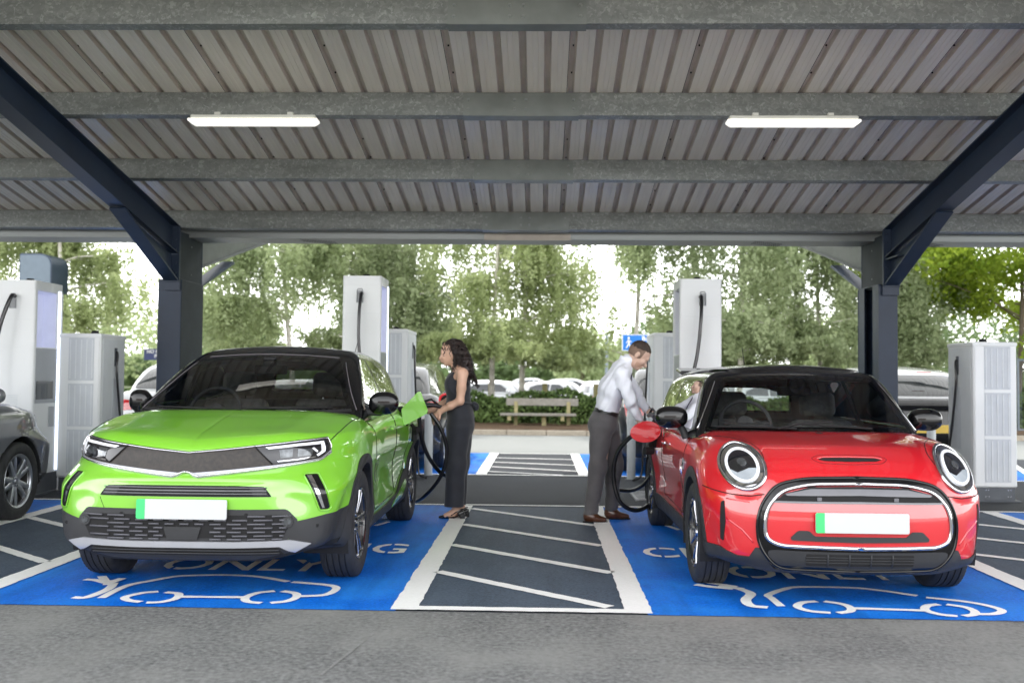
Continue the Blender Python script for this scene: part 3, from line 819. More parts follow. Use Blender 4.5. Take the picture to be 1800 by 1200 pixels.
    hatch(-4.74, -3.3, 13.40, 17.2, 4, .55, .42, w=.08, front=False); hatch(3.1, 4.56, 13.40, 17.2, 4, .55, .42, w=.08, front=False)
    for a, b2 in ((-7.2, -.87-.0), (-.87, .66), (.66, 7.2)):
        W.append(line_poly((a+.001, 10.175), (b2, 10.165), .07)); W.append(line_poly((a+.001, 13.34), (b2, 13.34), .08))
    W.append(line_poly((-.7, 17.13), (.5, 17.13), .06))
    for x in (5.6, 6.6, 7.6, 8.8, 10): W.append(line_poly((x, 13.5), (x+1.2, 17.0), .09))
    for i, p in enumerate(W): sheet('white_line', p, .0085+.0004*(i % 3), WHITE, .008, .035)
    # lettering
    def put_text(txt, x, y, sx, sy, name):
        me = text_mesh(txt, .5, name, .006); me.materials.append(WHITE); o = bpy.data.objects.new(name, me); link(o); o['kind'] = 'structure'
        xs = [v.co.x for v in me.vertices]; ys = [v.co.y for v in me.vertices]; w = max(xs)-min(xs); h = max(ys)-min(ys); mx = (max(xs)+min(xs))/2; my = min(ys)
        for v in me.vertices: v.co.x = (v.co.x-mx)*sx/w; v.co.y = (v.co.y-my)*sy/h; v.co.z = 0
        o.location = (x, y, .0095); return o
    for cx in (-2.03, 1.80):
        put_text('ONLY', cx+.03, 6.60, 1.12, .42, 'bay_lettering'); put_text('CHARGING', cx, 7.32, 2.06, .42, 'bay_lettering')
        for sgn in (-1, 1):
            # remains of the row behind, only its ends show
            sheet('bay_lettering', [(cx+sgn*.50, 8.64), (cx+sgn*.56, 8.64), (cx+sgn*.57, 8.88), (cx+sgn*.51, 8.88)], .0095, WHITE, .006)
            sheet('bay_lettering', line_poly((cx+sgn*.60, 8.66), (cx+sgn*.68, 8.90), .05), .0095, WHITE, .006)
        # stencil bridges
        for y in (6.81, 7.53):
            w = .56 if y < 7 else 1.03
            n = 4 if y < 7 else 8
            for i in range(n):
                if y < 7 and i == 1: continue
                x = cx-w+2*w*(i+.5)/n
                sheet('stencil_gap', [(x-.012, y-.26), (x+.012, y-.26), (x+.012, y+.26), (x-.012, y+.26)], .0125, BLUE, .004)
    syms = [
     ([[(-2.70, 5.735), (-2.622, 5.744), (-2.596, 5.965), (-2.637, 6.15)], [(-2.86, 6.235), (-2.78, 6.215), (-2.68, 6.14)], [(-2.80, 6.34), (-2.74, 6.24), (-2.68, 6.14)], [(-2.64, 6.28), (-2.66, 6.14)], [(-2.74, 6.20), (-2.64, 6.11)], [(-2.69, 6.22), (-2.65, 6.08)]], .056),
     ([[(-2.53, 5.729), (-2.535, 5.925), (-2.516, 6.101), (-2.43, 6.234), (-2.357, 6.346), (-2.264, 6.404), (-2.019, 6.439), (-1.803, 6.40), (-1.579, 6.267)],
       [(-2.271, 5.922), (-2.352, 5.871), (-2.402, 5.759), (-2.35, 5.68), (-2.265, 5.645)], [(-2.22, 5.903), (-2.129, 5.866), (-2.101, 5.74), (-2.15, 5.65), (-2.226, 5.628)], [(-2.10, 5.79), (-1.71, 5.80)],
       [(-1.552, 6.255), (-1.415, 6.219), (-1.279, 6.162), (-1.236, 6.068), (-1.27, 5.905), (-1.42, 5.856)], [(-1.589, 5.985), (-1.675, 5.929), (-1.71, 5.804), (-1.67, 5.70), (-1.581, 5.667)], [(-1.544, 5.985), (-1.449, 5.927), (-1.42, 5.82), (-1.45, 5.72), (-1.529, 5.671)]], .05),
     ([[(1.302, 5.764), (1.215, 5.806), (1.215, 5.953), (1.281, 6.133), (1.229, 6.291)], [(.985, 6.37), (1.07, 6.31), (1.20, 6.26)], [(1.063, 6.444), (1.13, 6.39), (1.23, 6.31)], [(1.26, 6.25), (1.12, 6.33)]], .062),
     ([[(1.386, 5.801), (1.379, 6.008), (1.379, 6.095), (1.50, 6.255), (1.632, 6.345), (1.96, 6.345), (2.12, 6.27), (2.282, 6.141)],
       [(1.626, 5.941), (1.53, 5.90), (1.476, 5.79), (1.52, 5.69), (1.625, 5.655)], [(1.67, 5.943), (1.755, 5.877), (1.775, 5.787), (1.745, 5.70), (1.665, 5.65)], [(1.76, 5.772), (2.18, 5.745)],
       [(2.32, 6.097), (2.48, 6.02), (2.586, 5.922), (2.628, 5.793), (2.55, 5.70), (2.434, 5.685)], [(2.323, 5.915), (2.239, 5.87), (2.189, 5.761), (2.23, 5.66), (2.311, 5.625)], [(2.367, 5.913), (2.445, 5.85), (2.458, 5.757), (2.42, 5.67), (2.347, 5.627)]], .05)]
    for strokes, w in syms:
        for k, s in enumerate(strokes): sheet('ev_symbol', ribbon(s, w), .0095+.0006*(k % 4), WHITE, .006, .03)
    # old scratches and a tar joint on the approach
    for a, b2, w in (((-.95, 4.35), (-.84, 5.05), .016),):
        sheet('surface_scuff', line_poly(a, b2, w, w*.4), .003, wear_mat('pale_scuff', (.24, .24, .235), (.16, .16, .16), fine=90, amount=.3), .006, .03)
    g = mat('grate_iron', (.10, .10, .11), rough=.6, metal=.3, var=.3)
    b = MB()
    for i in range(7): b.box(1.05, 1.42, 10.72+i*.13, 10.79+i*.13, .0, .014)
    b.box(1.02, 1.05, 10.68, 11.62, 0, .016); b.box(1.42, 1.45, 10.68, 11.62, 0, .016)
    o = b.build('drain_grate', mat('pale_grate', (.25, .26, .27), rough=.6, metal=.3, var=.3)); tag(o, 'slatted drain grate set in the dark tarmac beside the man', 'drain grate')
    b = MB(); b.box(4.1, 6.2, 10.25, 10.9, 0, .012); o = b.build('metal_cover', wear_mat('chequer_plate', (.045, .05, .055), (.16, .16, .17), fine=80, bump=.9)); tag(o, 'dark chequered metal cover plate in front of the right-hand cabinet', 'metal cover')
# ================================================================== canopy
SL = .185; ANG = math.atan(SL)
def zb(y): return 3.04+SL*(11.8-y)
def build_canopy():
    m, nt, b = nodes_of('galvanised_steel')
    tc = nt.nodes.new('ShaderNodeTexCoord'); vo = nt.nodes.new('ShaderNodeTexVoronoi'); vo.inputs['Scale'].default_value = 48; vo.inputs['Randomness'].default_value = 1
    nz = nt.nodes.new('ShaderNodeTexNoise'); nz.inputs['Scale'].default_value = 18; nz.inputs['Detail'].default_value = 4
    mpp = nt.nodes.new('ShaderNodeMix'); mpp.data_type = 'RGBA'; mpp.inputs['Factor'].default_value = .12
    nt.links.new(tc.outputs['Object'], nz.inputs['Vector']); nt.links.new(tc.outputs['Object'], mpp.inputs['A']); nt.links.new(nz.outputs['Color'], mpp.inputs['B']); nt.links.new(mpp.outputs['Result'], vo.inputs['Vector'])
    sep = nt.nodes.new('ShaderNodeSeparateColor'); nt.links.new(vo.outputs['Color'], sep.inputs[0])
    c = ramp(nt, sep.outputs[0], [(0, (.22, .235, .225)), (.6, (.26, .275, .262)), (.88, (.31, .328, .312)), (1, (.38, .40, .385))])
    f = noise_fac(nt, 1.5, 5, stretch=(1, 1, 6)); mx = nt.nodes.new('ShaderNodeMix'); mx.data_type = 'RGBA'; mx.blend_type = 'MULTIPLY'; mx.inputs['Factor'].default_value = 1
    nt.links.new(c, mx.inputs['A']); nt.links.new(ramp(nt, f, [(.3, (.78, .78, .78)), (.7, (1.08, 1.08, 1.08))]), mx.inputs['B']); nt.links.new(mx.outputs['Result'], b.inputs['Base Color'])
    b.inputs['Metallic'].default_value = .45; b.inputs['Roughness'].default_value = .42
    MATS['galvanised_steel'] = GAL = m
    GALP = mat('smooth_galvanised_plate', (.23, .25, .235), rough=.38, metal=.5, var=.14, scale=4, rvar=.08)
    NAVY = mat('navy_steel_paint', (.016, .028, .052), rough=.42, var=.14, scale=3, coat=.0, spec=.35, bump=.05, bscale=25)
    SIDE_SHADE = mat('shaded_steel_side', (.020, .027, .032), rough=.62, metal=.0, var=.2, scale=5, coat=.0, spec=.25)  # shaded side tone and green reflections on the steel, put into the colour
    ROOF = mat('ribbed_roof_steel', (.78, .725, .645), rough=.38, metal=.05, var=.07, scale=1.6, rvar=.08, stretch=(6, .6, 1))
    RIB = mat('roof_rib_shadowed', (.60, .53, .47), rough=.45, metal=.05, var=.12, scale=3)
    GRP = bpy.data.materials.new('translucent_roof_sheet'); GRP.use_nodes = True; gt = GRP.node_tree; gb_ = gt.nodes['Principled BSDF']; gb_.inputs['Base Color'].default_value = (.8, .8, .78, 1); gb_.inputs['Roughness'].default_value = .5  # unseen rear roof made translucent to bring extra daylight into the deep bays
    tl = gt.nodes.new('ShaderNodeBsdfTranslucent'); tl.inputs[0].default_value = (.92, .92, .9, 1); gm = gt.nodes.new('ShaderNodeMixShader'); gm.inputs[0].default_value = .8
    gt.links.new(gb_.outputs[0], gm.inputs[1]); gt.links.new(tl.outputs[0], gm.inputs[2]); gt.links.new(gm.outputs[0], gt.nodes['Material Output'].inputs[0])
    C = thing('charging_canopy', 'long steel canopy with ribbed roof, galvanised purlins and navy posts over the charging bays', 'canopy', (0, 11.8, 0))
    def put(o): o.parent = C; o.matrix_parent_inverse = Matrix.Identity(4); o.location = (o.location[0], o.location[1]-11.8, o.location[2]); return o
    # ribbed roof sheet (front wing descends to the valley, rear wing climbs)
    x0, x1 = -15.2, 15.2; pitch = .2035
    prof = []; kinds = []; x = x0; i = 0
    while x < x1:
        flat0, flat1 = x, x+pitch-.062
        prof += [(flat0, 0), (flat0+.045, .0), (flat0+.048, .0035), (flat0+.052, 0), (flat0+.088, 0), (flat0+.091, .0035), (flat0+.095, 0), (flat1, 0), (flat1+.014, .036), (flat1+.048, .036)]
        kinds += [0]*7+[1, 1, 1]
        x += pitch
    prof.append((x, 0))
    for nm, ya, yb, sg in (('front_roof_sheet', 4.0, 12.02, -1), ('rear_roof_sheet', 12.35, 16.6, 1)):
        def zz(y): return zb(y)+.225 if sg < 0 else zb(12.02)+.225+SL*(y-12.35)
        vs = []; fs = []; fm = []; ys = [ya, (ya+yb)/2, yb]
        for y in ys:
            for px, h in prof: vs.append((px, y-11.8, zz(y)+h))
        n = len(prof)
        for j in range(2):
            for k in range(n-1): fs.append((j*n+k, j*n+k+1, (j+1)*n+k+1, (j+1)*n+k)); fm.append(kinds[k])
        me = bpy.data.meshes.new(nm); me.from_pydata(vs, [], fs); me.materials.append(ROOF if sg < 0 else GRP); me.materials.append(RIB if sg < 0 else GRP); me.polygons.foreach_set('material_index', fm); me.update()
        o = bpy.data.objects.new('roof_sheet', me); link(o, C)
        # an added second skin so no light leaks through
        if sg > 0: continue
        b2 = MB(); b2.add([(x0, ya-11.8, zz(ya)+.05), (x1, ya-11.8, zz(ya)+.05), (x1, yb-11.8, zz(yb)+.05), (x0, yb-11.8, zz(yb)+.05)], [(0, 1, 2, 3)]); b2.build('light_block_skin', M_DARK if 'matt_black' in MATS else NAVY, o, fix=False)
    # seams and fixings
    b = MB(); sc = MB(); k = 0; x = x0
    while x < x1:
        xx = x+pitch-.062-.002
        if k % 5 == 0:
            for ya, yb in ((4.1, 11.9),): b.add([(xx, ya-11.8, zb(ya)+.2235), (xx+.004, ya-11.8, zb(ya)+.2235), (xx+.004, yb-11.8, zb(yb)+.2235), (xx, yb-11.8, zb(yb)+.2235)], [(0, 1, 2, 3)])
            for y in np.arange(4.4, 11.8, .45): sc.box(xx+.030, xx+.042, y-11.806, y-11.794, zb(y)+.250, zb(y)+.262)
        k += 1; x += pitch
    s0 = [o for o in C.children if o.name.startswith('roof_sheet')][0]
    b.build('sheet_seams', M_GAP, s0, fix=False); sc.build('roof_fixings', M_GAP, s0)
    # purlins
    BOLT = mat('zinc_bolt', (.30, .32, .31), rough=.35, metal=.6, var=.1); bolt0 = None
    PY = [4.3, 5.70, 7.20, 8.70, 10.175, 11.72]
    for i, y in enumerate(PY):
        R = Matrix.Translation((0, y-11.8, zb(y))) @ Matrix.Rotation(-ANG, 4, 'X'); t = .004; h = .215; w = .085
        for xa, xb, dz in ((-15.2, -.20, 0), (-.19, 15.2, .0)):
            p = MB()
            p.box(xa, xb, 0, t, 0, h, R); p.box(xa, xb, t+.0005, w, 0, t, R); p.box(xa, xb, -.0008, -.0002, .0, .012, R); p.box(xa, xb, t+.0005, w, h-t, h, R); p.box(xa, xb, w-.004, w, t+.0005, .02, R)
            p.build('purlin', GAL, C)
        sp = MB(); sp.box(-.71, .31, -.0065, -.0015, -.004, h-.008, R); sp.box(-.71, .31, -.0065, w+.006, -.0095, -.0045, R)
        s = sp.build('splice_plate', GALP, C); bt = None
        for bx in (-.665, -.255, -.155, .265):
            for bz in (.055, .145):
                if bolt0 is None:
                    q = MB(); q.lathe([(0, .012), (.012, .012), (.0135, .002), (.017, .0015), (.017, 0)], 6); bt = q.build('bolt', BOLT, s); bolt0 = bt
                else: bt = bolt0.copy(); COL.objects.link(bt); bt.parent = s
                bt.matrix_local = R @ Matrix.Translation((bx, -.0066, bz)) @ Matrix.Rotation(PI/2, 4, 'X')
    for i in range(2):
        y = 13.1+i*1.7; R = Matrix.Translation((0, y-11.8, zb(12.02)+.0+SL*(y-12.35)-.0)) @ Matrix.Rotation(ANG, 4, 'X')
        p = MB(); p.box(-15.2, 15.2, 0, .004, 0, .215, R); p.box(-15.2, 15.2, .005, .085, 0, .004, R); p.build('rear_purlin', GAL, C)
    # valley gutter
    g = MB(); g.box(-15.2, 15.2, 11.93-11.8, 12.42-11.8, 2.965, 2.975); g.box(-15.2, 15.2, .13, .136, 2.976, 3.14); g.box(-15.2, 15.2, .614, .62, 2.976, 3.2)
    gu = g.build('valley_gutter', mat('bright_gutter_steel', (.20, .215, .21), rough=.38, metal=.4, var=.15, scale=1.2, stretch=(.3, 3, 3)), C)
    sp = MB(); sp.box(-.7, .34, .115, .1285, 2.952, 3.03); sp.build('gutter_joint', mat('tan_plate', (.36, .32, .27), rough=.5, var=.1), gu)
    v = MB()
    for xc in (-2.95, 2.55, -9, 9.2, 4.5):
        for i in range(14):
            for j in range(3): v.box(xc+i*.028, xc+.012+i*.028, .17+j*.10+i*.018, .20+j*.10+i*.018, 2.961, 2.9645)
    v.build('gutter_slots', M_GAP, gu)
    # posts and rafters
    def ibeam(mb, p0, p1, h0, h1, w, t=.012, up=Vector((0, 0, 1))):
        """beam in the yz-plane; p = top points, h = depth measured straight down"""
        x = p0[0]
        for (za, zc, ww) in ((0, t, w), (None, None, None)):
            if za is not None:
                mb.add([(x+sx*ww/2, p[1], p[2]-dz) for p in (p0, p1) for sx in (-1, 1) for dz in (za, zc)], [(0, 1, 3, 2), (4, 6, 7, 5), (0, 2, 6, 4), (1, 5, 7, 3), (0, 4, 5, 1), (2, 3, 7, 6)])
        mb.add([(x+sx*w/2, p[1], p[2]-h+dz) for p, h in ((p0, h0), (p1, h1)) for sx in (-1, 1) for dz in (0, t)], [(0, 1, 3, 2), (4, 6, 7, 5), (0, 2, 6, 4), (1, 5, 7, 3), (0, 4, 5, 1), (2, 3, 7, 6)])
        mb.add([(x+sx*.006, p[1], p[2]-dz) for p, h in ((p0, h0), (p1, h1)) for sx in (-1, 1) for dz in (t+.0005, h-t*1.05)], [(0, 1, 3, 2), (4, 6, 7, 5), (0, 2, 6, 4), (1, 5, 7, 3), (0, 4, 5, 1), (2, 3, 7, 6)])
    jb = None
    for xc, side in ((-4.385, 1), (4.045, -1), (-12.75, 1), (12.5, -1)):
        rf = MB(); ibeam(rf, (xc, 4.1-11.8, zb(4.1)-.004), (xc, 11.62-11.8, zb(11.62)-.004), .27, .34, .17)
        # flange of the joint with the post
        rf.box(xc-.095, xc+.095, -.19, -.165, 2.40, 3.06)
        r = rf.build('front_rafter', NAVY, C)
        h = MB(); z1 = zb(10.1)-.34; a, c2 = 10.1-11.8, -.195
        h.add([(xc+sx*w, y, z) for sx in (-1, 1) for w, y, z in ((.085, a, z1+.006), (.085, c2, 2.43), (.085, c2, 2.41), (.085, a-.02, z1-.012))], [(0, 1, 2, 3), (7, 6, 5, 4), (0, 4, 5, 1), (1, 5, 6, 2), (2, 6, 7, 3), (3, 7, 4, 0)])
        h.add([(xc+sx*.006, y, z) for sx in (-1, 1) for y, z in ((a+.02, z1-.002), (c2, 2.45), (c2, zb(11.6)-.36))], [(0, 1, 2), (5, 4, 3), (0, 3, 4, 1), (1, 4, 5, 2), (2, 5, 3, 0)])
        h.box(xc-.08, xc-.0065, -.60, -.196, 2.70, 2.715, Matrix.Rotation(0, 4, 'X')); h.build('haunch', NAVY, r)
        for z in (2.50, 2.62, 2.78, 2.90, 3.0):
            for sx in (-.055, .055):
                if jb is None: q = MB(); q.lathe([(0, .014), (.013, .014), (.013, 0)], 6); b9 = q.build('joint_bolt', NAVY, r); jb = b9
                else: b9 = jb.copy(); COL.objects.link(b9); b9.parent = r
                b9.matrix_local = Matrix.Translation((xc+sx, -.197, z)) @ Matrix.Rotation(PI/2, 4, 'X')
        rr = MB(); y0, y1 = 12.42-11.8, 16.5-11.8
        ztop = lambda yl: zb(12.02)+SL*(yl+11.8-12.35)-.006
        rr.add([(xc+sx*.006, y, z) for sx in (-1, 1) for y, z in ((y0, 2.66), (y1, ztop(y1)-.12), (y1, ztop(y1)), (y0, 3.06))], [(0, 1, 2, 3), (7, 6, 5, 4), (0, 4, 5, 1), (1, 5, 6, 2), (2, 6, 7, 3), (3, 7, 4, 0)])
        rr.add([(xc+sx*.085, y, z) for sx in (-1, 1) for y, z in ((y0, 2.645), (y1, ztop(y1)-.135), (y1, ztop(y1)-.122), (y0, 2.658))], [(0, 1, 2, 3), (7, 6, 5, 4), (0, 4, 5, 1), (1, 5, 6, 2), (2, 6, 7, 3), (3, 7, 4, 0)])
        q = rr.build('rear_rafter', mat('weathered_rafter_steel', (.085, .095, .088), rough=.5, var=.15), C)
        hh = MB(); hh.add([(xc+sx*.085, y, z) for sx in (-1, 1) for y, z in ((y0, 2.40), (y0+1.35, 2.86), (y0+1.30, 2.885), (y0, 2.425))], [(0, 1, 2, 3), (7, 6, 5, 4), (0, 4, 5, 1), (1, 5, 6, 2), (2, 6, 7, 3), (3, 7, 4, 0)]); hh.build('rear_haunch', NAVY, q)
        # upper post
        up = MB(); up.box(xc-.095, xc+.095, -.16, -.145, 2.3, 3.03); up.box(xc-.095, xc+.095, .60, .615, 2.3, 3.03); up.box(xc-.01, xc+.01, -.1445, .5995, 2.3, 3.03)
        u = up.build('post_head', NAVY, C)
        pl = MB(); pl.box(xc+side*.086-.004, xc+side*.086+.004, -.143, .598, 2.40, 3.0)
        pl.build('head_plate', SIDE_SHADE, u)
        bo = MB()
        for z in (2.52, 2.86): bo.cyl((xc+side*.090, .22, z), (xc+side*.097, .22, z), .008, n=8)
        bo.build('plate_bolts', GALP, u)
        if side > 0:
            s = MB(); s.box(xc-.18, xc+.10, -.10-.02, .64, 0, 2.435, ch=.006); o = s.build('post', NAVY, C)
            p2 = MB(); p2.box(xc+.1005, xc+.106, -.115, .635, .003, 2.43); p2.build('post_side_shade', SIDE_SHADE, o)  # added thin skin that carries the shaded side tone of the navy post
        else:
            s = MB(); s.box(xc-.13, xc+.09, -.12, -.10, 0, 2.42); s.box(xc-.13, xc+.09, .62, .64, 0, 2.42); s.box(xc-.03, xc-.01, -.0995, .6195, 0, 2.42); s.box(xc-.128, xc-.118, -.0995, .10, 0, 2.42)
            s.box(xc-.127, xc-.120, .40, .6195, 0, 2.42)
            s.box(xc-.13, xc+.09, -.10, .62, 2.4205, 2.432); s.build('post', NAVY, C)
        bp = MB(); bp.box(xc-.24, xc+.2, -.2, .72, 0.0, .02); bp.build('base_plate', NAVY, C)
    # strip lights under the second purlin
    LW = mat('lamp_housing', (.62, .62, .56), rough=.45, var=.04)
    LE = mat('lit_diffuser', (1, .97, .90), rough=.5, var=0, emit=.95, ecol=(1, .965, .88))
    y = 8.66; z = zb(8.70)-.02
    labs = ['lit white strip light under the roof above the green car', 'lit white strip light under the roof above the red car']
    lights = []
    for x, lab in ((-2.56, labs[0]), (2.17, labs[1])):
        if not lights:
            t = thing('strip_light', lab, 'strip light', (x, y, z), 0, 'strip lights under the canopy roof')
            h = MB(); h.box(-.555, .555, -.05, .05, -.035, 0, ch=.008); h.box(-.35, -.30, -.02, .02, 0, .03); h.box(.30, .35, -.02, .02, 0, .03); h.build('housing', LW, t)
            d = MB(); d.add([(sx*a, sy*c, zz) for a, c, zz in ((.572, .058, -.036), (.572, .058, -.055), (.535, .040, -.085)) for sx, sy in ((-1, -1), (1, -1), (1, 1), (-1, 1))],
                  [(0, 1, 5, 4), (1, 2, 6, 5), (2, 3, 7, 6), (3, 0, 4, 7), (4, 5, 9, 8), (5, 6, 10, 9), (6, 7, 11, 10), (7, 4, 8, 11), (8, 9, 10, 11), (3, 2, 1, 0)])
            d.build('diffuser', LE, t); lights.append(t)
        else: dup(lights[0], (x, y, z), 0, lab)
# ================================================================== charging equipment
def build_chargers():
    WH = mat('white_charger_paint', (.70, .72, .72), rough=.42, var=.03, scale=1.5, coat=.25)
    GR = mat('grey_cabinet_side', (.60, .63, .64), rough=.42, var=.04)
    VENT = mat('vent_mesh_grey', (.52, .55, .58), rough=.6, var=.05)
    VENT2 = mat('vent_rib_grey', (.62, .65, .67), rough=.55, var=.04)
    PL = mat('charcoal_plinth', (.085, .095, .11), rough=.6, var=.12)
    PAN = mat('grey_charger_panel', (.33, .35, .37), rough=.35, var=.05, coat=.3)
    CAB = mat('black_cable', (.008, .008, .010), rough=.32, var=.15, coat=.3)
    LED = mat('blue_white_light_strip', (.8, .86, 1), rough=.4, var=0, emit=1.6, ecol=(.78, .84, 1))
    NICHE = mat('lit_niche', (.45, .47, .55), rough=.5, var=.06, emit=.34, ecol=(.62, .66, 1))
    SCR = mat('dark_screen', (.03, .035, .04), rough=.12, coat=1, var=.5, scale=4)
    def tall(name, x, y, w, d, h, sd, label):
        """sd = side (+1/-1 x) that carries the lit niche; x,y = front left corner"""
        NZ = 1.58; T = thing(name, label, 'charger', (x+w/2, y+d/2, 0), 0, 'tall white charging posts')
        a, c = w/2, d/2; P = rpoly([(-a, -c), (a, -c), (a, c), (-a, c)], .035, 5)
        # body with a real recess: two prisms and a back wall
        b = MB(); z0 = .22
        xi = a-.16                                   # inner wall of the niche
        X = Matrix.Scale(sd, 4, (1, 0, 0))
        core = rpoly([(-a, -c), (a, -c), (a, c), (-a, c)], .035, 5)
        b.prism(core, z0, NZ, X); b.prism(core, h-.10, h, X)
        back = rpoly([(-a, -c), (xi, -c), (xi, c), (-a, c)], .035, 5, radii=[.035, 0, 0, .035]); b.prism(back, NZ+.0005, h-.1005, X)
        b.prism(rpoly([(xi+.0005, -c), (a, -c), (a, -c+.05), (xi+.0005, -c+.05)], .03, 5, radii=[0, .035, 0, 0]), NZ+.0005, h-.1005, X)
        b.prism([(xi+.0005, c-.13), (a, c-.13), (a, c), (xi+.0005, c)], NZ+.0005, h-.1005, X)
        body = b.build('body', WH, T, smooth=True)
        n = MB(); n.box(xi+.001, xi+.006, -c+.051, c-.131, NZ+.005, h-.105, X); n.box(xi+.0065, a-.01, c-.14, c-.1305, NZ+.005, h-.105, X); n.box(xi+.0065, a-.01, -c+.0505, c-.1405, h-.112, h-.106, X); n.build('lit_niche' if sd > 0 else 'niche', NICHE if sd > 0 else mat('pale_niche', (.62, .64, .68), rough=.5, var=.03), T)
        l = MB(); l.box(a+.0005, a+.008, c-.115, c-.055, .24, h-.08, X); l.build('light_strip', LED if sd > 0 else WH, T)
        g = MB(); g.box(a+.0005, a+.003, -c+.04, c-.125, .98, NZ-.01, X); g.build('grey_panel', PAN, T)
        s = MB(); s.box(a+.004, a+.010, -c+.06, c-.20, 1.02, 1.22, X, ch=.002); s.build('screen', SCR, T)
        k = MB(); k.box(a+.0005, a+.012, c-.28, c-.17, .72, .94, X, ch=.003); k.build('card_reader', PAN, T)
        v = MB()
        for i in range(6): v.box(-.06, .06, -c-.002, -c+.001, .95+i*.022, .962+i*.022)
        v.build('front_slots', GR, T)
        sm = MB(); sm.box(-a+.03, a-.03, -c-.0008, -c+.0005, .60, .603); sm.box(-a+.03, a-.03, -c-.0008, -c+.0005, h-.42, h-.4175); sm.build('panel_seams', GR, T)
        p = MB(); p.prism(rpoly([(-a+.01, -c+.01), (a-.01, -c+.01), (a-.01, c-.01), (-a+.01, c-.01)], .02), 0, z0-.0005); p.box(-a-.03, a+.03, -c-.03, c+.03, 0, .018); p.build('plinth', PL, T)
        # hooded cable outlet on the face and cap on the roof
        o = MB(); ox = -.02*sd
        o.add([(ox+sx*.030, -c+dy, zc) for dy in (-.004,) for sx, zc in ((-1, h-.30), (1, h-.30), (1, h-.16), (-1, h-.16))], [(0, 1, 2, 3)])
        o.tube([(ox+sx*.032, -c-.004, zc) for sx, zc in ((-1, h-.30), (-1, h-.17), (-.7, h-.145), (.7, h-.145), (1, h-.17), (1, h-.30))], .006, 6)
        o.build('cable_recess', mat('recess_grey', (.30, .31, .32), rough=.5, var=.05), T, smooth='all')
        cp = MB(); cp.lathe([(0, .045), (.035, .045), (.04, .03), (.05, .0)], 16, Matrix.Translation((0, 0, h))); cp.build('roof_cap', M_DARK, T, smooth=True)
        return T
    tall('tall_charging_post', -2.22, 11.0, .43, .58, 2.42, 1, 'tall white charging post with hanging black cable, behind the green car')
    tall('tall_charging_post', 1.535, 11.1, .465, .58, 2.42, -1, 'tall white charging post with hanging black cable, behind the red car')
    tall('tall_charging_post', -5.82, 10.40, .44, .62, 2.29, 1, 'tall white charging post with lit niche and dark screen beside the grey car')
    def cabinet(x, y, w, d, h, sd, label, front=1):
        T = thing('power_cabinet', label, 'cabinet', (x+w/2, y+d/2, 0), 0, 'white ventilated power cabinets')
        a, c = w/2, d/2
        b = MB(); b.box(-a, a, -c, c, .155, h, ch=.012); b.box(-a-.006, a+.006, -c-.006, c+.006, h-.045, h-.004, ch=.004) ; b.build('body', WH, T)
        f = MB(); y0 = -c*front
        def fy(q): return (y0-front*q)
        e = [fy(.0065), fy(.010)]
        fr = MB(); X0, X1 = -a+.018, a-.018
        fr.box(X0, X1, min(fy(.001), fy(.006)), max(fy(.001), fy(.006)), .17, h-.055); fr.build('door', WH, T)
        vh = (h-.33)/3
        for i in range(3):
            z = .21+i*(vh+.035); xa, xb = -a+.115, a-.07
            v = MB(); v.box(xa, xb, min(fy(.0065), fy(.008)), max(fy(.0065), fy(.008)), z, z+vh)
            vo = v.build('vent', VENT, T)
            r = MB()
            for k in range(5):
                xx = xa+.02+(xb-xa-.04)*k/4; r.box(xx-.007, xx+.007, min(fy(.0085), fy(.012)), max(fy(.0085), fy(.012)), z+.02, z+vh-.02)
            r.build('vent_ribs', VENT2, vo)
        s = MB(); s.box(min(sd*(a+.001), sd*(a+.006)), max(sd*(a+.001), sd*(a+.006)), -c+.06, c-.03, .18, h-.06); s.build('side_panel', GR, T)
        s = MB(); s.box(min(sd*(a+.0065), sd*(a+.012)), max(sd*(a+.0065), sd*(a+.012)), .02, .09, h-.36, h-.15, ch=.002); s.build('cable_recess', PL, T)
        s = MB(); s.box(min(sd*(a+.0065), sd*(a+.009)), max(sd*(a+.0065), sd*(a+.009)), -.02, .22, .55, h-.50); s.build('side_vent', VENT, T)
        p = MB(); p.box(-a+.02, a-.02, -c+.02, c-.02, .0, .154); p.box(-a-.03, a+.03, -c-.03, c+.03, 0, .014); o = p.build('plinth', PL, T)
        q = MB()
        for xx in (-a+.13, -a+.16, a-.10, a-.07):
            for z in (.05, .12): q.box(xx, xx+.012, -c+.014, -c+.0195, z, z+.008)
        q.build('plinth_bolts', M_RIMS, o)
        cp = MB(); cp.lathe([(0, .045), (.035, .045), (.04, .03), (.05, .0)], 16, Matrix.Translation((.02, 0, h))); cp.build('roof_cap', M_DARK, T, smooth=True)
        # cable hanging from the side outlet
        xs = sd*(a+.03)
        k = MB(); pts = catmull([(sd*a, .055, h-.20), (xs, .05, h-.22), (xs+sd*.01, .02, h-.45), (xs+sd*.02, .10, h-.9), (xs+sd*.04, .16, .45), (xs+sd*.08, .0, .08), (xs+sd*.2, -.2, .025)], 8)
        k.tube(pts, .014, 8); k.build('charging_cable', CAB, T, smooth='all')
        return T
    cabinet(-5.37, 10.93, .47, .65, 1.75, 1, 'white ventilated power cabinet with hanging cable, left of the left navy post')
    cabinet(4.74, 11.08, .47, .68, 1.745, -1, 'white ventilated power cabinet at the far right edge behind the red car')
    cabinet(-2.13, 12.42, .45, .85, 1.90, 1, 'white ventilated cabinet behind the tall charging post nearest the woman')
    cabinet(1.40, 12.45, .45, .80, 1.88, -1, 'white cabinet partly hidden behind the tall charging post nearest the man')
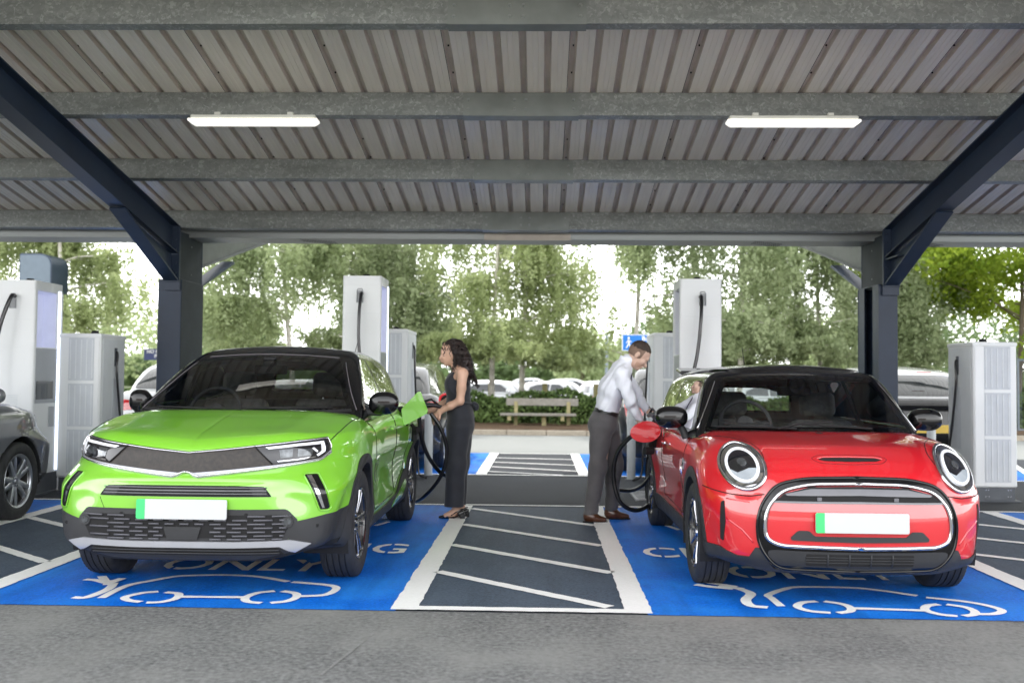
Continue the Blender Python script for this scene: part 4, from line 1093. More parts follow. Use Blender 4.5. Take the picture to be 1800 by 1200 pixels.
    def post(x, y, label, h=.92):
        T = thing('bollard', label, 'bollard', (x, y, 0), 0, 'pale steel bollards in the charging aisle')
        b = MB(); b.lathe([(.055, 0), (.055, h-.03), (.045, h-.01), (0, h)], 20); b.build('tube', mat('pale_bollard_paint', (.50, .53, .55), rough=.4, var=.05), T, smooth=True)
        b = MB(); b.lathe([(.08, 0), (.08, .012), (.056, .012)], 20); b.build('foot', PL, T, smooth=True)
        return T
    p = post(-1.48, 13.15, 'pale steel bollard behind the woman and the open charging flap')
    dup(p, (1.17, 12.95, 0), 0, 'pale steel bollard between the man and the white cabinet')
    dup(p, (5.10, 13.2, 0), 0, 'pale steel bollard behind the right-hand door mirror of the red car')
    def cable(name, pts, r, label, plug=None, hide=0):
        T = thing(name, label, 'cable', pts[0])
        o = Vector(pts[0]); k = MB(); k.tube([Vector(p)-o for p in catmull(pts, 12)], r, 10); k.build('hose', CAB, T, smooth='all')
        if plug:
            (p, d) = plug; p = Vector(p)-o; d = Vector(d).normalized(); g = MB()
            g.tube([p, p+d*.05, p+d*.11], [.026, .034, .036], 12, flat=1.2); g.tube([p-d*.0, p-d*.07+Vector((0, 0, .01)), p-d*.15+Vector((0, 0, -.0))], [.026, .021, .017], 12); g.tube([p+d*.03+Vector((0, 0, .03)), p-d*.05+Vector((0, 0, .06)), p-d*.12+Vector((0, 0, .02))], .010, 8)
            g.build('connector', CAB, T, smooth=True)
        return T
    # hanging cables and the two in use
    cable('charging_cable', [(-2.0, 11.0, 2.22), (-2.0, 10.93, 2.20), (-2.01, 10.88, 1.95), (-2.0, 10.87, 1.6), (-1.93, 10.87, 1.2), (-1.80, 10.85, .6), (-1.60, 10.6, .16), (-1.40, 10.1, .06), (-1.22, 9.6, .10), (-1.05, 9.25, .22), (-.90, 9.12, .42), (-.855, 9.08, .64), (-.91, 9.04, .84), (-1.00, 9.02, .975)], .018,
          'thick black cable looping from the tall post to the plug the woman holds', ((-1.04, 9.00, 1.045), (-1, -.55, .12)))
    cable('charging_cable', [(-5.60, 10.40, 2.12), (-5.60, 10.32, 2.10), (-5.66, 10.26, 1.85), (-5.75, 10.2, 1.4), (-5.9, 9.9, .9)], .021, 'black cable hanging from the far-left tall post above the grey car')
    cable('charging_cable', [(-1.10, 8.98, .98), (-1.09, 9.02, .80), (-1.04, 9.12, .60), (-.95, 9.25, .44), (-.87, 9.4, .36)], .019, 'second strand of black cable hanging below the woman\'s hands')
    cable('charging_cable', [(1.76, 11.1, 2.22), (1.76, 11.02, 2.20), (1.745, 10.96, 1.95), (1.70, 10.95, 1.55), (1.60, 10.9, 1.15), (1.50, 10.7, .75), (1.36, 10.1, .42), (1.14, 9.5, .24), (.98, 9.15, .15), (.84, 9.02, .125), (.71, 8.98, .21), (.655, 8.98, .42), (.68, 8.95, .63), (.80, 8.88, .79), (.93, 8.80, .84), (1.0, 8.74, .95)], .020,
          'thick black cable looping past the man\'s leg to the red car', ((.99, 8.75, .985), (.25, -1, .05)))
    cable('charging_cable', [(1.02, 8.78, .92), (1.04, 8.88, .74), (1.035, 9.05, .54), (.98, 9.25, .36), (.87, 9.42, .26), (.74, 9.5, .25)], .018, 'second loop of black cable hanging under the open red flap')
# ================================================================== green crossover
def build_green():
    GREEN = paint('green_car_paint', (.20, .53, .030))
    VIZ = mat('vizor_mesh', (.018, .013, .010), rough=.45, coat=.25, var=.6, scale=45, bump=.4, bscale=260)  # brown of a reflected brick wall put into the base colour
    T = thing('parked_car', 'green crossover with black roof being charged, white front number plate, open charging flap', 'car', (MK_POS[0], MK_POS[1], 0))
    F = mk_shell; fr = Proj(F, 'front'); cy = Proj(F, 'cyl', axis=(0, 1.4)); top = Proj(F, 'top')
    def fm(c):
        x = np.abs(c[:, 0]); y = c[:, 1]; z = c[:, 2]; o = np.zeros(len(c), int)
        for ya in (MK['ya'], MK['yr']): o[(np.hypot(y-ya, z-MK['r']) < .415) & (x < .88)] = 1
        o[z < .22] = 1; o[(z < .34) & (y < .6)] = 1; o[(y > 1.22) & (y < 3.68) & (x < .715) & (z > .83)] = 2
        o[(y > 1.06) & (y < 1.3) & (x < .72) & (z > 1.0)] = 1
        return o
    implicit('body', mk_body, (-1, -.05, .1), (1, 4.2, 1.2), .017, [GREEN, M_DARK, M_CABIN], T, fm)
    # ---- front face
    viz = [(0, .846), (.20, .864), (.38, .884), (.60, .908), (.735, .921), (.757, .88), (.757, .845), (.715, .806), (.60, .790), (.477, .776), (.20, .748), (.05, .734)]
    vz = cyl_poly(cy, viz+[(-x, z) for x, z in viz[:0:-1]])
    vp = panel('vizor_panel', cy, vz, VIZ, T, off=.004, thick=.01)
    def both(name, pts, m, par, off=.007, thick=.004, r=0, g=(.03, .03)):
        for s in (1, -1):
            q = [(s*p[0], p[1]) for p in pts]
            if r: q = rpoly(q, r)
            panel(name, cy, cyl_poly(cy, q), m, par, off=off, thick=thick, g=g)
    lampo = [(.372, .881), (.60, .903), (.728, .915), (.748, .88), (.748, .848), (.70, .811), (.60, .797), (.480, .784)]
    for s in (1, -1):
        L = panel('headlight', cy, cyl_poly(cy, [(s*a, b) for a, b in lampo]), M_LENSD, T, off=.0075, thick=.004)
        def on(name, pts, m, off, th=.003): panel(name, cy, cyl_poly(cy, [(s*a, b) for a, b in pts]), m, L, off=off, thick=th)
        on('daytime_lamp', [(.43, .877), (.60, .894), (.718, .904), (.731, .868), (.731, .845), (.70, .820), (.692, .830), (.715, .850), (.709, .889), (.60, .881), (.45, .867)], M_LED, .011)
        on('lamp_lens', [(.60, .865), (.675, .868), (.672, .830), (.60, .822)], M_LENSC, .010)
        on('lamp_lens', [(.505, .862), (.575, .866), (.575, .822), (.515, .815)], M_LENSC, .010)
        on('lower_light_strip', [(.50, .800), (.60, .808), (.69, .820), (.69, .814), (.60, .801), (.505, .793)], M_CHROME, .011)
        on('indicator_blade', [(.675, .872), (.698, .850), (.694, .842), (.668, .866)], M_LED, .0115)
    # chrome edges of the vizor
    low = [(.757, .850), (.715, .806), (.60, .790), (.477, .776), (.20, .748), (.045, .734), (.02, .741), (0, .744)]
    lowo = [(.762, .835), (.718, .793), (.60, .774), (.477, .757), (.20, .722), (.075, .708), (.045, .716), (.02, .732), (0, .735)]
    both('vizor_lower_trim', low+lowo[::-1], M_SATIN, T, off=.008, thick=.012)
    for s in (1, -1):
        tube_on('vizor_chrome_line', cy, cyl_poly(cy, [(s*a, b) for a, b in [(.757, .842), (.718, .797), (.60, .779), (.477, .762), (.20, .728), (.075, .713), (.045, .722), (.02, .737), (0, .740)]]), .0045, M_CHROME, T, off=.012)
        tube_on('vizor_chrome_line', cy, cyl_poly(cy, [(s*a, b) for a, b in [(0, .846), (.20, .864), (.38, .884), (.60, .908), (.735, .921), (.757, .88), (.757, .845)]]), .004, M_CHROME, T, off=.008)
        tube_on('vizor_seam', cy, cyl_poly(cy, [(s*.372, .883), (s*.480, .782)]), .0035, M_GAP, T, off=.009)
        # bonnet gap above the vizor and round to the mirror
        tube_on('bonnet_gap', top, [(s*a, b) for a, b in catmull([(.752, .41), (.775, .52), (.790, .75), (.80, 1.0), (.795, 1.2)], 4)], .0032, M_GAP, T, n=6)
        tube_on('bonnet_gap', cy, cyl_poly(cy, [(s*a, b) for a, b in [(0, .853), (.20, .871), (.38, .891), (.60, .915), (.735, .929)]]), .003, M_GAP, T, off=.001)
    # ---- upper slim intake
    ui = rpoly([(-.50, .605), (.50, .605), (.455, .662), (.30, .668), (-.30, .668), (-.455, .662)], .012)
    u = panel('upper_intake', cy, cyl_poly(cy, ui), M_DARK, T, off=.004, thick=.01)
    b = MB()
    for z, r in ((.638, .0045), (.622, .003), (.655, .003)): tube_on('', cy, cyl_poly(cy, [(x, z) for x in (-.47, -.2, 0, .2, .47)]), r, None, None, off=.010, mb=b)
    b.build('intake_bars', mat('grey_trim', (.16, .16, .17), rough=.4, var=.1), u, smooth='all')
    for s in (1, -1): panel('intake_end_cap', cy, cyl_poly(cy, [(s*.48, .612), (s*.40, .612), (s*.37, .660), (s*.45, .656)]), M_CLAD, u, off=.007, thick=.004)
    # ---- lower grille in black cladding
    c0 = [(0, .35), (.585, .35), (.640, .463), (.78, .492), ('s', .40, .505, 1), ('s', .47, .52, 1), ('s', .47, .33, 1), (.68, .30), (.4, .245), (0, .238)]
    for s in (1, -1):
        q = [(-p[0], p[1]) if p[0] != 's' and s < 0 else (('s', p[1], p[2], s) if p[0] == 's' else p) for p in c0]
        panel('bumper_cladding', cy, cyl_poly(cy, q), M_CLAD, T, off=.004, thick=.012)
    lg = rpoly([(-.57, .352), (.57, .352), (.63, .463), (.575, .522), (-.575, .522), (-.63, .463)], .015)
    G = panel('lower_grille', cy, cyl_poly(cy, inset(lg, -.012)), M_CLAD, T, off=.005, thick=.012)
    panel('grille_mesh', cy, cyl_poly(cy, inset(lg, .02)), M_DARK, G, off=.007, thick=.002)
    b = MB(); rw = random.Random(3)
    rows = [.495, .473, .451, .429, .407, .385, .366]
    for ri, z in enumerate(rows):
        x = -.60+(.05 if ri % 2 else 0)
        while x < .58:
            a = abs(x+.03); w = .050+.075*max(0, (a-.12)/.45)
            lim = .555+(z-.36)*.35
            x1 = min(x+w, lim)
            if x > -lim and x1-x > .02 and not (abs((x+x1)/2) < .13 and z < .44) and not (abs((x+x1)/2) < .30 and z > .48):
                tube_on('', cy, cyl_poly(cy, [(x, z), (x1, z)]), .0052, None, None, off=.013, mb=b, res=.05, n=6)
            x += w+.036
    b.build('grille_bars', mat('satin_grey_bars', (.10, .10, .115), rough=.35, var=.1), G, smooth='all')
    panel('radar_cover', cy, cyl_poly(cy, rpoly([(-.085, .362), (.085, .362), (.108, .435), (-.108, .435)], .008)), M_CLAD, G, off=.016, thick=.012)
    for s in (1, -1):
        P = fr([(s*.585, .463)])[0]
        bb = MB(); bb.cyl((P[0], P[1]+.01, P[2]), (P[0]+s*.004, P[1]-.018, P[2]), .034, .032, 20); f = bb.build('fog_lamp', M_CLAD, T, smooth=True)
        bb = MB(); bb.cyl((P[0], P[1], P[2]), (P[0]+s*.004, P[1]-.021, P[2]), .024, .020, 18); bb.build('fog_lamp_lens', M_LENSC, f, smooth=True)
    # ---- silver skid bar with flared ends and the slot under it
    for s in (1, -1):
        panel('skid_trim', cy, cyl_poly(cy, [(s*a, c) for a, c in [(0, .352), (.30, .352), (.60, .358), (.705, .333), (.62, .292), (.585, .300), (.54, .322), (.28, .318), (0, .318)]]), M_SATIN, T, off=.018, thick=.02)
    sl = panel('lower_slot', cy, cyl_poly(cy, rpoly([(-.57, .275), (.57, .275), (.53, .312), (-.53, .312)], .01)), M_DARK, T, off=.007, thick=.003)
    b = MB()
    for z in (.302, .286): tube_on('', cy, cyl_poly(cy, [(x, z) for x in (-.54, -.25, 0, .25, .54)]), .004, None, None, off=.011, mb=b)
    b.build('slot_bars', M_CLAD, sl, smooth='all')
    b = MB()
    for x, z in ((-.36, .505), (.36, .505), (-.74, .43), (.74, .43)):
        P = fr([(x, z)])[0]; b.cyl((P[0], P[1]+.01, z), (P[0], P[1]-.009, z), .011, .010, 12)
    b.build('parking_sensors', M_DARK, T, smooth=True)
    # ---- slanted side vents
    for s in (1, -1):
        v = rpoly([(s*a, c) for a, c in [(.650, .722), (.722, .722), (.800, .535), (.792, .522), (.745, .522)]], .012)
        vv = panel('bumper_vent', cy, cyl_poly(cy, v), M_BLACKGL, T, off=.003, thick=.01)
        v2 = rpoly([(s*a, c) for a, c in [(.650, .726), (.726, .726), (.808, .530), (.790, .514), (.752, .514)]], .012)
        tube_on('vent_rim', cy, cyl_poly(cy, v2), .005, GREEN, vv, off=.003, closed=True)
        panel('vent_chrome_blade', cy, cyl_poly(cy, [(s*a, c) for a, c in [(.668, .715), (.690, .715), (.772, .530), (.760, .530)]]), M_CHROME, vv, off=.008, thick=.004)
        # body crease that frames the vent
        tube_on('tow_cover_seam', cy, cyl_poly(cy, [(s*.50, .595), (s*.47, .53)]), .0015, M_GAP, T) if s < 0 else None
    plate(T, 0, -.022, .536, .04)
    # ---- sides
    for s in (1, -1):
        sd = Proj(F, 'side', s)
        sill = [(1.24, .20), (3.02, .20), (3.02, .42), (2.98, .50), (2.9, .52), (2.4, .36), (1.9, .33), (1.29, .33)]
        panel('sill_cladding', sd, rpoly(sill, .03), M_CLAD, T, off=.012, thick=.03, g=(.06, .06))
        panel('sill_insert', sd, rpoly([(2.25, .27), (2.75, .30), (2.92, .40), (2.86, .43), (2.3, .31)], .02), GREEN, T, off=.017, thick=.004)
        door = rpoly([(1.36, .36), (2.30, .38), (2.36, 1.02), (1.34, 1.0)], .06)
        tube_on('door_gap', sd, door, .0028, M_GAP, T, closed=True, n=6)
        tube_on('door_gap', sd, rpoly([(2.315, .39), (2.85, .52), (3.0, .75), (3.16, 1.04), (2.375, 1.02)], .05), .0028, M_GAP, T, closed=True, n=6)
        for y in (2.12, 2.98):
            P = sd([(y, .90)])[0]; F2 = rbox((P[0]+s*.018, y, .90), (.014, .095, .014), .012)
            implicit('door_handle', F2, (P[0]-.06, y-.14, .86), (P[0]+.08, y+.14, .94), .007, GREEN, T)
        tube_on('wing_crease', sd, catmull([(.62, .86), (1.0, .93), (1.5, .955), (2.2, .965), (3.0, .985)], 5), .006, GREEN, T, off=-.0035, flat=.7)
    arches(T, F, (MK['ya'], MK['yr']), .4, MK['r'], .392, .452, off=.006)
    liner(T, (MK['ya'], MK['yr']), .40, MK['r'], .58, .86)
    for ya in (MK['ya'], MK['yr']):
        for s in (1, -1): car_wheel(T, s*.765, ya, MK['r'], MK['r'], .215, 'mok', s, .232)
    # ---- cabin
    Gf = mk_green; gf = Proj(Gf, 'front'); gr = Proj(Gf, 'rear')
    wsp = rpoly([(-.735, 1.068), (-.4, 1.055), (0, 1.05), (.4, 1.055), (.735, 1.068), (.66, 1.18), (.535, 1.40), (.50, 1.425), (0, 1.452), (-.50, 1.425), (-.535, 1.40), (-.66, 1.18)], .03)
    swf = rpoly([(1.42, 1.055), (2.20, 1.075), (2.16, 1.43), (1.98, 1.425), (1.80, 1.36)], .03)
    swr = rpoly([(2.27, 1.077), (2.93, 1.10), (3.10, 1.15), (2.98, 1.28), (2.75, 1.375), (2.45, 1.425), (2.23, 1.43)], .03)
    rwp = rpoly([(-.56, 1.14), (.56, 1.14), (.46, 1.36), (.40, 1.385), (-.40, 1.385), (-.46, 1.36)], .04)
    def drop(c):
        a = np.abs(c[:, 0]); d = in_poly(c[:, [0, 2]], inset(wsp, .012)) & (c[:, 1] < 2.1)
        for w in (swf, swr): d |= in_poly(c[:, [1, 2]], inset(w, .012)) & (a > .5)
        d |= in_poly(c[:, [0, 2]], inset(rwp, .012)) & (c[:, 1] > 3.0)
        d |= c[:, 2] < .99
        return d
    implicit('roof', mk_green, (-.95, .7, .93), (.95, 4.1, 1.6), .017, [M_ROOFB], T, None, drop)
    window(T, 'windscreen', gf, wsp, M_GLASSF, .028)
    for s in (1, -1):
        ps = Proj(Gf, 'side', s)
        window(T, 'side_window', ps, swf, M_GLASSS, .02); window(T, 'side_window', ps, swr, M_GLASSS, .02)
        panel('window_surround', ps, [rpoly([(1.18, 1.01), (3.2, 1.07), (3.30, 1.13), (3.10, 1.30), (2.8, 1.42), (2.45, 1.475), (2.0, 1.475), (1.72, 1.40)], .04), swf, swr], M_BLACKGL, T, off=.002, thick=.003)
    window(T, 'rear_window', gr, rwp, M_GLASSR, .03)
    # gutter line beside the windscreen and roof rails
    for s in (1, -1):
        tube_on('windscreen_seal', gf, [(s*.752, 1.065), (s*.682, 1.18), (s*.562, 1.40)], .004, mat('grey_seal', (.12, .11, .12), rough=.4, var=.1), T, off=.004)
    tube_on('roof_edge_line', gf, [(-.50, 1.438), (-.25, 1.455), (0, 1.462), (.25, 1.455), (.50, 1.438)], .0035, MATS['grey_seal'], T, off=.003)
    # bonnet-to-glass scuttle
    tube_on('scuttle_panel', gf, [(-.72, 1.062), (-.4, 1.052), (0, 1.047), (.4, 1.052), (.72, 1.062)], .014, M_DARK, T)
    b = MB()
    P = gf([(-.62, 1.068), (-.3, 1.066), (.02, 1.062)], .014); b.tube([tuple(p) for p in P], .006, 6)
    P = gf([(.02, 1.068), (.32, 1.070), (.60, 1.072)], .014); b.tube([tuple(p) for p in P], .006, 6)
    b.build('wipers', M_DARK, T, smooth='all')
    b = MB(); b.tube([(.33, 3.35, 1.46), (.335, 3.52, 1.62)], [.005, .002], 6); b.build('aerial', M_DARK, T, smooth='all')
    # ---- mirrors
    for s in (1, -1):
        cx = .915 if s > 0 else -.855
        H = smin3 = union([ellip((cx, 1.46, 1.115), ((.105 if s > 0 else .075), .065, .078), 2.4), ellip((cx-s*.02, 1.47, 1.09), (.085, .05, .06), 2.4)], .02)
        h = implicit('door_mirror', H, (cx-.18, 1.3, 1.0), (cx+.18, 1.65, 1.23), .009, M_BLACKGL, T)
        A = union([rbox((s*.83, 1.49, 1.045), (.075, .035, .026), .02)], .02)
        implicit('mirror_arm', A, (s*.83-.12, 1.4, .98), (s*.83+.12, 1.6, 1.1), .009, M_CLAD, h)
    # ---- interior
    D = union([rbox((0, 1.30, 1.0), (.68, .22, .055), .05), rbox((.36, 1.40, 1.05), (.19, .06, .035), .03)], .04)
    implicit('dashboard', D, (-.75, 1.0, .9), (.75, 1.65, 1.15), .02, M_DASH, T)
    for x in (-.36, .36): seat(T, x, 2.12, .86, 1.12)
    seat(T, -.36, 3.02, .86, 1.03, head=False); seat(T, .36, 3.02, .86, 1.03, head=False); seat(T, 0, 3.05, .86, 1.03, head=False)
    steering(T, -.36, 1.62, 1.035)
    m = rbox((0, 1.80, 1.345), (.125, .015, .035), .014); implicit('interior_mirror', m, (-.16, 1.7, 1.28), (.16, 1.88, 1.42), .009, M_DARK, T)
    b = MB(); b.box(-.045, .045, 1.74, 1.80, 1.37, 1.44, ch=.01); b.build('camera_housing', M_DARK, T)
    # ---- open charging flap and socket on the right-hand side
    P = Proj(F, 'side', 1)([(2.98, .98)])[0]
    fl = MB(); q = [(0, -.02), (.15, .135), (.175, .14), (.245, -.03), (.24, -.055), (.035, -.165), (.02, -.15)]
    fl.prism([(a, c) for a, c in rpoly(q, .02)], 0, .012, Matrix.Translation((P[0]-.005, 2.80, 1.045)) @ Matrix.Rotation(-.12, 4, 'Z') @ Matrix.Rotation(PI/2, 4, 'X') @ Matrix.Scale(.95, 4))
    fl.build('charging_flap', GREEN, T, bevel=.003)
    b = MB(); b.box(.80, .905, 2.84, 3.0, .88, 1.04, ch=.02); b.build('charging_socket', M_DARK, T)
    b = MB(); b.tube([(.90, 3.0, .90), (.935, 3.02, .86), (.935, 3.03, .74)], [.012, .022, .026], 10); b.cyl((.935, 3.0, .84), (.975, 2.98, .84), .03, n=12); b.build('socket_cap', M_DARK, T, smooth=True)
    return T
# ================================================================== red hatchback
def build_red():
    RED = paint('red_car_paint', (.60, .010, .018))
    T = thing('parked_car', 'red three-door hatchback with black roof and round chrome headlamps, being charged', 'car', (MN_POS[0], MN_POS[1], 0))
    F = mn_shell; fr = Proj(F, 'front'); cy = Proj(F, 'cyl', axis=(0, 1.3)); top = Proj(F, 'top')
    def fm(c):
        x = np.abs(c[:, 0]); y = c[:, 1]; z = c[:, 2]; o = np.zeros(len(c), int)
        for ya in (MN['ya'], MN['yr']): o[(np.hypot(y-ya, z-MN['r']) < .38) & (x < .84)] = 1
        o[z < .17] = 1; o[(z < .27) & (y < .5)] = 1; o[(y > 1.13) & (y < 3.48) & (x < .695) & (z > .75)] = 2
        return o
    implicit('body', mn_body, (-1, -.05, .1), (1, 3.9, 1.1), .017, [RED, M_DARK, M_CABIN], T, fm)
    def loop(pts, r, n=5): return rpoly(pts+[(-a, b) for a, b in pts[::-1]], r, n)
    # ---- grille: black surround, chrome hoop, red band, intakes
    outer = loop([(.0, .745), (.30, .738), (.46, .700), (.535, .60), (.562, .50), (.555, .36), (.46, .232), (0, .222)], .10, 6)
    hoop = loop([(.0, .712), (.28, .706), (.43, .668), (.50, .585), (.522, .50), (.515, .40), (.44, .366), (0, .358)], .07, 6)
    g = panel('grille_surround', cy, cyl_poly(cy, outer), M_BLACKGL, T, off=.006, thick=.015)
    tube_on('surround_rim', cy, cyl_poly(cy, outer), .010, M_BLACKGL, g, off=.006, closed=True)
    inner = inset(hoop, .012)
    panel('grille_panel', cy, cyl_poly(cy, inner), RED, g, off=.010, thick=.004)
    up = loop([(0, .698), (.27, .692), (.415, .655), (.47, .608), (0, .612)], .02)
    panel('upper_intake', cy, cyl_poly(cy, up), M_DARK, g, off=.0125, thick=.003)
    bar = loop([(0, .683), (.27, .680), (.41, .652), (.40, .643), (0, .650)], .01)
    GT = mat('satin_grey_trim', (.13, .13, .145), rough=.32, var=.08, coat=.4)
    panel('intake_upper_bar', cy, cyl_poly(cy, bar), GT, g, off=.018, thick=.006)
    panel('intake_lower_bar', cy, cyl_poly(cy, loop([(0, .618), (.47, .614), (.475, .604), (0, .606)], .004)), GT, g, off=.018, thick=.006)
    b = MB(); b.box(-.24, -.215, -.0, .03, .622, .642); b.box(.19, .215, 0, .03, .622, .642); b.build('intake_sensors', GT, g)
    tube_on('chrome_hoop', cy, cyl_poly(cy, hoop), .0118, M_CHROME, T, off=.012, closed=True, flat=.8, n=10)
    # trim shelf under the plate
    sh = loop([(.0, .425), (.255, .425), (.285, .455), (.345, .455), (.385, .415), (.38, .400), (0, .392)], .012)
    panel('plate_shelf', cy, cyl_poly(cy, sh), M_CLAD, T, off=.018, thick=.012)
    lo = loop([(0, .335), (.46, .340), (.505, .335), (.50, .30), (.44, .255), (0, .245)], .02)
    l = panel('lower_intake', cy, cyl_poly(cy, lo), M_CLAD, T, off=.010, thick=.004)
    panel('lower_intake_opening', cy, cyl_poly(cy, rpoly([(-.30, .262), (.30, .262), (.30, .325), (-.30, .325)], .008)), M_DARK, l, off=.0125, thick=.002)
    b = MB()
    for x in (-.18, -.06, .06, .18): tube_on('', cy, cyl_poly(cy, [(x, .262), (x, .325)]), .005, None, None, off=.014, mb=b)
    for z in (.278, .293, .308): tube_on('', cy, cyl_poly(cy, [(-.30, z), (0, z), (.30, z)]), .0025, None, None, off=.013, mb=b, n=5)
    b.build('intake_bars', M_CLAD, l, smooth='all')
    # bumper lip
    for s in (1, -1):
        c0 = [(0, .200), (.55, .205), (.70, .240), ('s', .44, .255, s), ('s', .44, .33, s), ('s', .36, .325, s), (.74, .325), (.66, .290), (.60, .290), (.57, .345), (.55, .345), (.46, .228), (0, .215)]
        q = [p if p[0] == 's' else (s*p[0], p[1]) for p in c0]
        panel('bumper_lip', cy, cyl_poly(cy, q), M_CLAD, T, off=.008, thick=.02)
    plate(T, 0, -.030, .505, .03)
    # ---- round headlamps
    for s in (1, -1):
        cx, cz = s*.612, .790
        def el(a, b, n=40, dx=0, dz=0):
            a *= .93; b *= .94; return [(cx+dx+a*math.cos(2*PI*i/n), cz+dz+b*math.sin(2*PI*i/n)) for i in range(n)]
        L = panel('headlight', fr, el(.120, .126), M_BLACKGL, T, off=.012, thick=.025)
        tube_on('headlamp_chrome_ring', fr, el(.124, .130), .0105, M_CHROME, L, off=.010, closed=True, n=10)
        panel('lamp_reflector', fr, el(.112, .118), M_CHROME, L, off=.0155, thick=.004)
        tube_on('daytime_lamp_ring', fr, el(.084, .089), .0095, M_LED, L, off=.019, closed=True, n=10)
        panel('lamp_glass', fr, el(.074, .079), M_LENSD, L, off=.022, thick=.003)
        panel('lamp_lens', fr, el(.026, .022, 20, 0, .012), M_LENSC, L, off=.026, thick=.003)
        low = [(cx+.072*math.cos(a), cz+.077*math.sin(a)) for a in [PI+.35+(PI-.55)*i/16 for i in range(17)]]+[(cx+.03, cz-.018), (cx-.03, cz-.045)]
        panel('lower_reflector', fr, low, mat('frosted_lamp', (.5, .55, .6), rough=.15, var=.2, metal=.3, coat=1), L, off=.0255, thick=.003)
        # shut lines: clamshell bonnet edge and bumper seam
        tube_on('bumper_seam', cy, cyl_poly(cy, [('s', .42, .66, s), (s*.80, .655), (s*.70, .638), (s*.60, .635), (s*.52, .648)]), .003, M_GAP, T, off=.001)
        # dark vertical slit at the bumper corner and creases beside it
        sl = rpoly([(s*a, c) for a, c in [(.728, .60), (.745, .585), (.742, .37), (.728, .36), (.722, .48)]], .01)
        v = panel('bumper_slit', cy, cyl_poly(cy, sl), M_DARK, T, off=.003, thick=.004)
        tube_on('bumper_crease', cy, cyl_poly(cy, [(s*.72, .61), (s*.66, .605), (s*.60, .60)]), .004, RED, v, off=-.001)
        tube_on('bumper_crease', cy, cyl_poly(cy, [(s*.72, .50), (s*.64, .44), (s*.58, .37)]), .006, RED, v, off=-.003)
        # bonnet shut line along the wing
        tube_on('bonnet_gap', top, [(s*a, c) for a, c in catmull([(.50, .16), (.49, .30), (.55, .50), (.66, .70), (.735, .95), (.755, 1.15)], 4)], .0028, M_GAP, T, n=6)
    # bonnet scoop
    sc = loop([(0, .850), (.15, .849), (.188, .842), (.15, .833), (0, .830)], .01)
    tube_on('scoop_edge', fr, loop([(0, .866), (.17, .864), (.225, .846), (.18, .822), (0, .816)], .02), .0022, MATS['panel_gap_shadow'], T, closed=True, off=-.001)
    panel('bonnet_scoop', fr, sc, M_DARK, T, off=.003, thick=.004)
    tube_on('scoop_lip', fr, [(-.19, .842), (-.15, .851), (0, .853), (.15, .851), (.19, .842)], .006, RED, T, off=.004)
    b = MB(); P = top([(.0, .83)])[0]; b.lathe([(.0, .004), (.022, .003), (.026, -.004)], 20, Matrix.Translation(tuple(P)) @ Matrix.Rotation(.1, 4, 'X'))
    b.build('washer_jet', M_DARK, T, smooth=True)
    # ---- sides
    for s in (1, -1):
        sd = Proj(F, 'side', s)
        panel('sill_cladding', sd, rpoly([(1.13, .19), (2.96, .19), (2.96, .34), (1.13, .34)], .02), M_CLAD, T, off=.010, thick=.03, g=(.06, .06))
        tube_on('door_gap', sd, rpoly([(1.27, .37), (2.42, .38), (2.52, .70), (2.50, .93), (1.25, .92)], .07), .0028, M_GAP, T, closed=True, n=6)
        P = sd([(2.30, .80)])[0]
        implicit('door_handle', rbox((P[0]+s*.018, 2.28, .80), (.013, .085, .013), .011), (P[0]-.06, 2.15, .76), (P[0]+.08, 2.42, .84), .007, M_CHROME, T)
        v = rpoly([(1.13, .745), (1.24, .765), (1.235, .69), (1.16, .685)], .015)
        k = panel('side_marker', sd, v, M_SATIN, T, off=.008, thick=.006)
        panel('marker_lens', sd, inset(v, .022), mat('smoked_lens', (.10, .11, .12), rough=.1, coat=1, var=.2), k, off=.010, thick=.002)
    arches(T, F, (MN['ya'], MN['yr']), .37, MN['r'], .358, .425, zlo=.19, off=.006)
    liner(T, (MN['ya'], MN['yr']), .365, MN['r'], .57, .83)
    for ya in (MN['ya'], MN['yr']):
        for s in (1, -1): car_wheel(T, s*.725, ya, MN['r'], MN['r'], .20, 'min', s, .222)
    # ---- cabin
    Gf = mn_green; gf = Proj(Gf, 'front'); gr = Proj(Gf, 'rear')
    wsp = rpoly([(-.705, .955), (-.4, .962), (0, .965), (.4, .962), (.705, .955), (.63, 1.10), (.535, 1.285), (.50, 1.32), (0, 1.345), (-.50, 1.32), (-.535, 1.285), (-.63, 1.10)], .03)
    sw = rpoly([(1.30, .955), (2.42, .965), (2.40, 1.30), (1.66, 1.30), (1.50, 1.20)], .03)
    sq = rpoly([(2.47, .965), (3.22, .985), (3.30, 1.10), (3.22, 1.30), (2.46, 1.31)], .03)
    rwp = rpoly([(-.53, .99), (.53, .99), (.49, 1.26), (-.49, 1.26)], .05)
    def drop(c):
        a = np.abs(c[:, 0]); d = in_poly(c[:, [0, 2]], inset(wsp, .012)) & (c[:, 1] < 1.75)
        for w in (sw, sq): d |= in_poly(c[:, [1, 2]], inset(w, .012)) & (a > .5)
        d |= in_poly(c[:, [0, 2]], inset(rwp, .012)) & (c[:, 1] > 3.0)
        d |= c[:, 2] < .90
        return d
    implicit('roof', mn_green, (-.95, .6, .84), (.95, 3.8, 1.5), .017, [M_ROOFB], T, None, drop)
    window(T, 'windscreen', gf, wsp, M_GLASSF, .028)
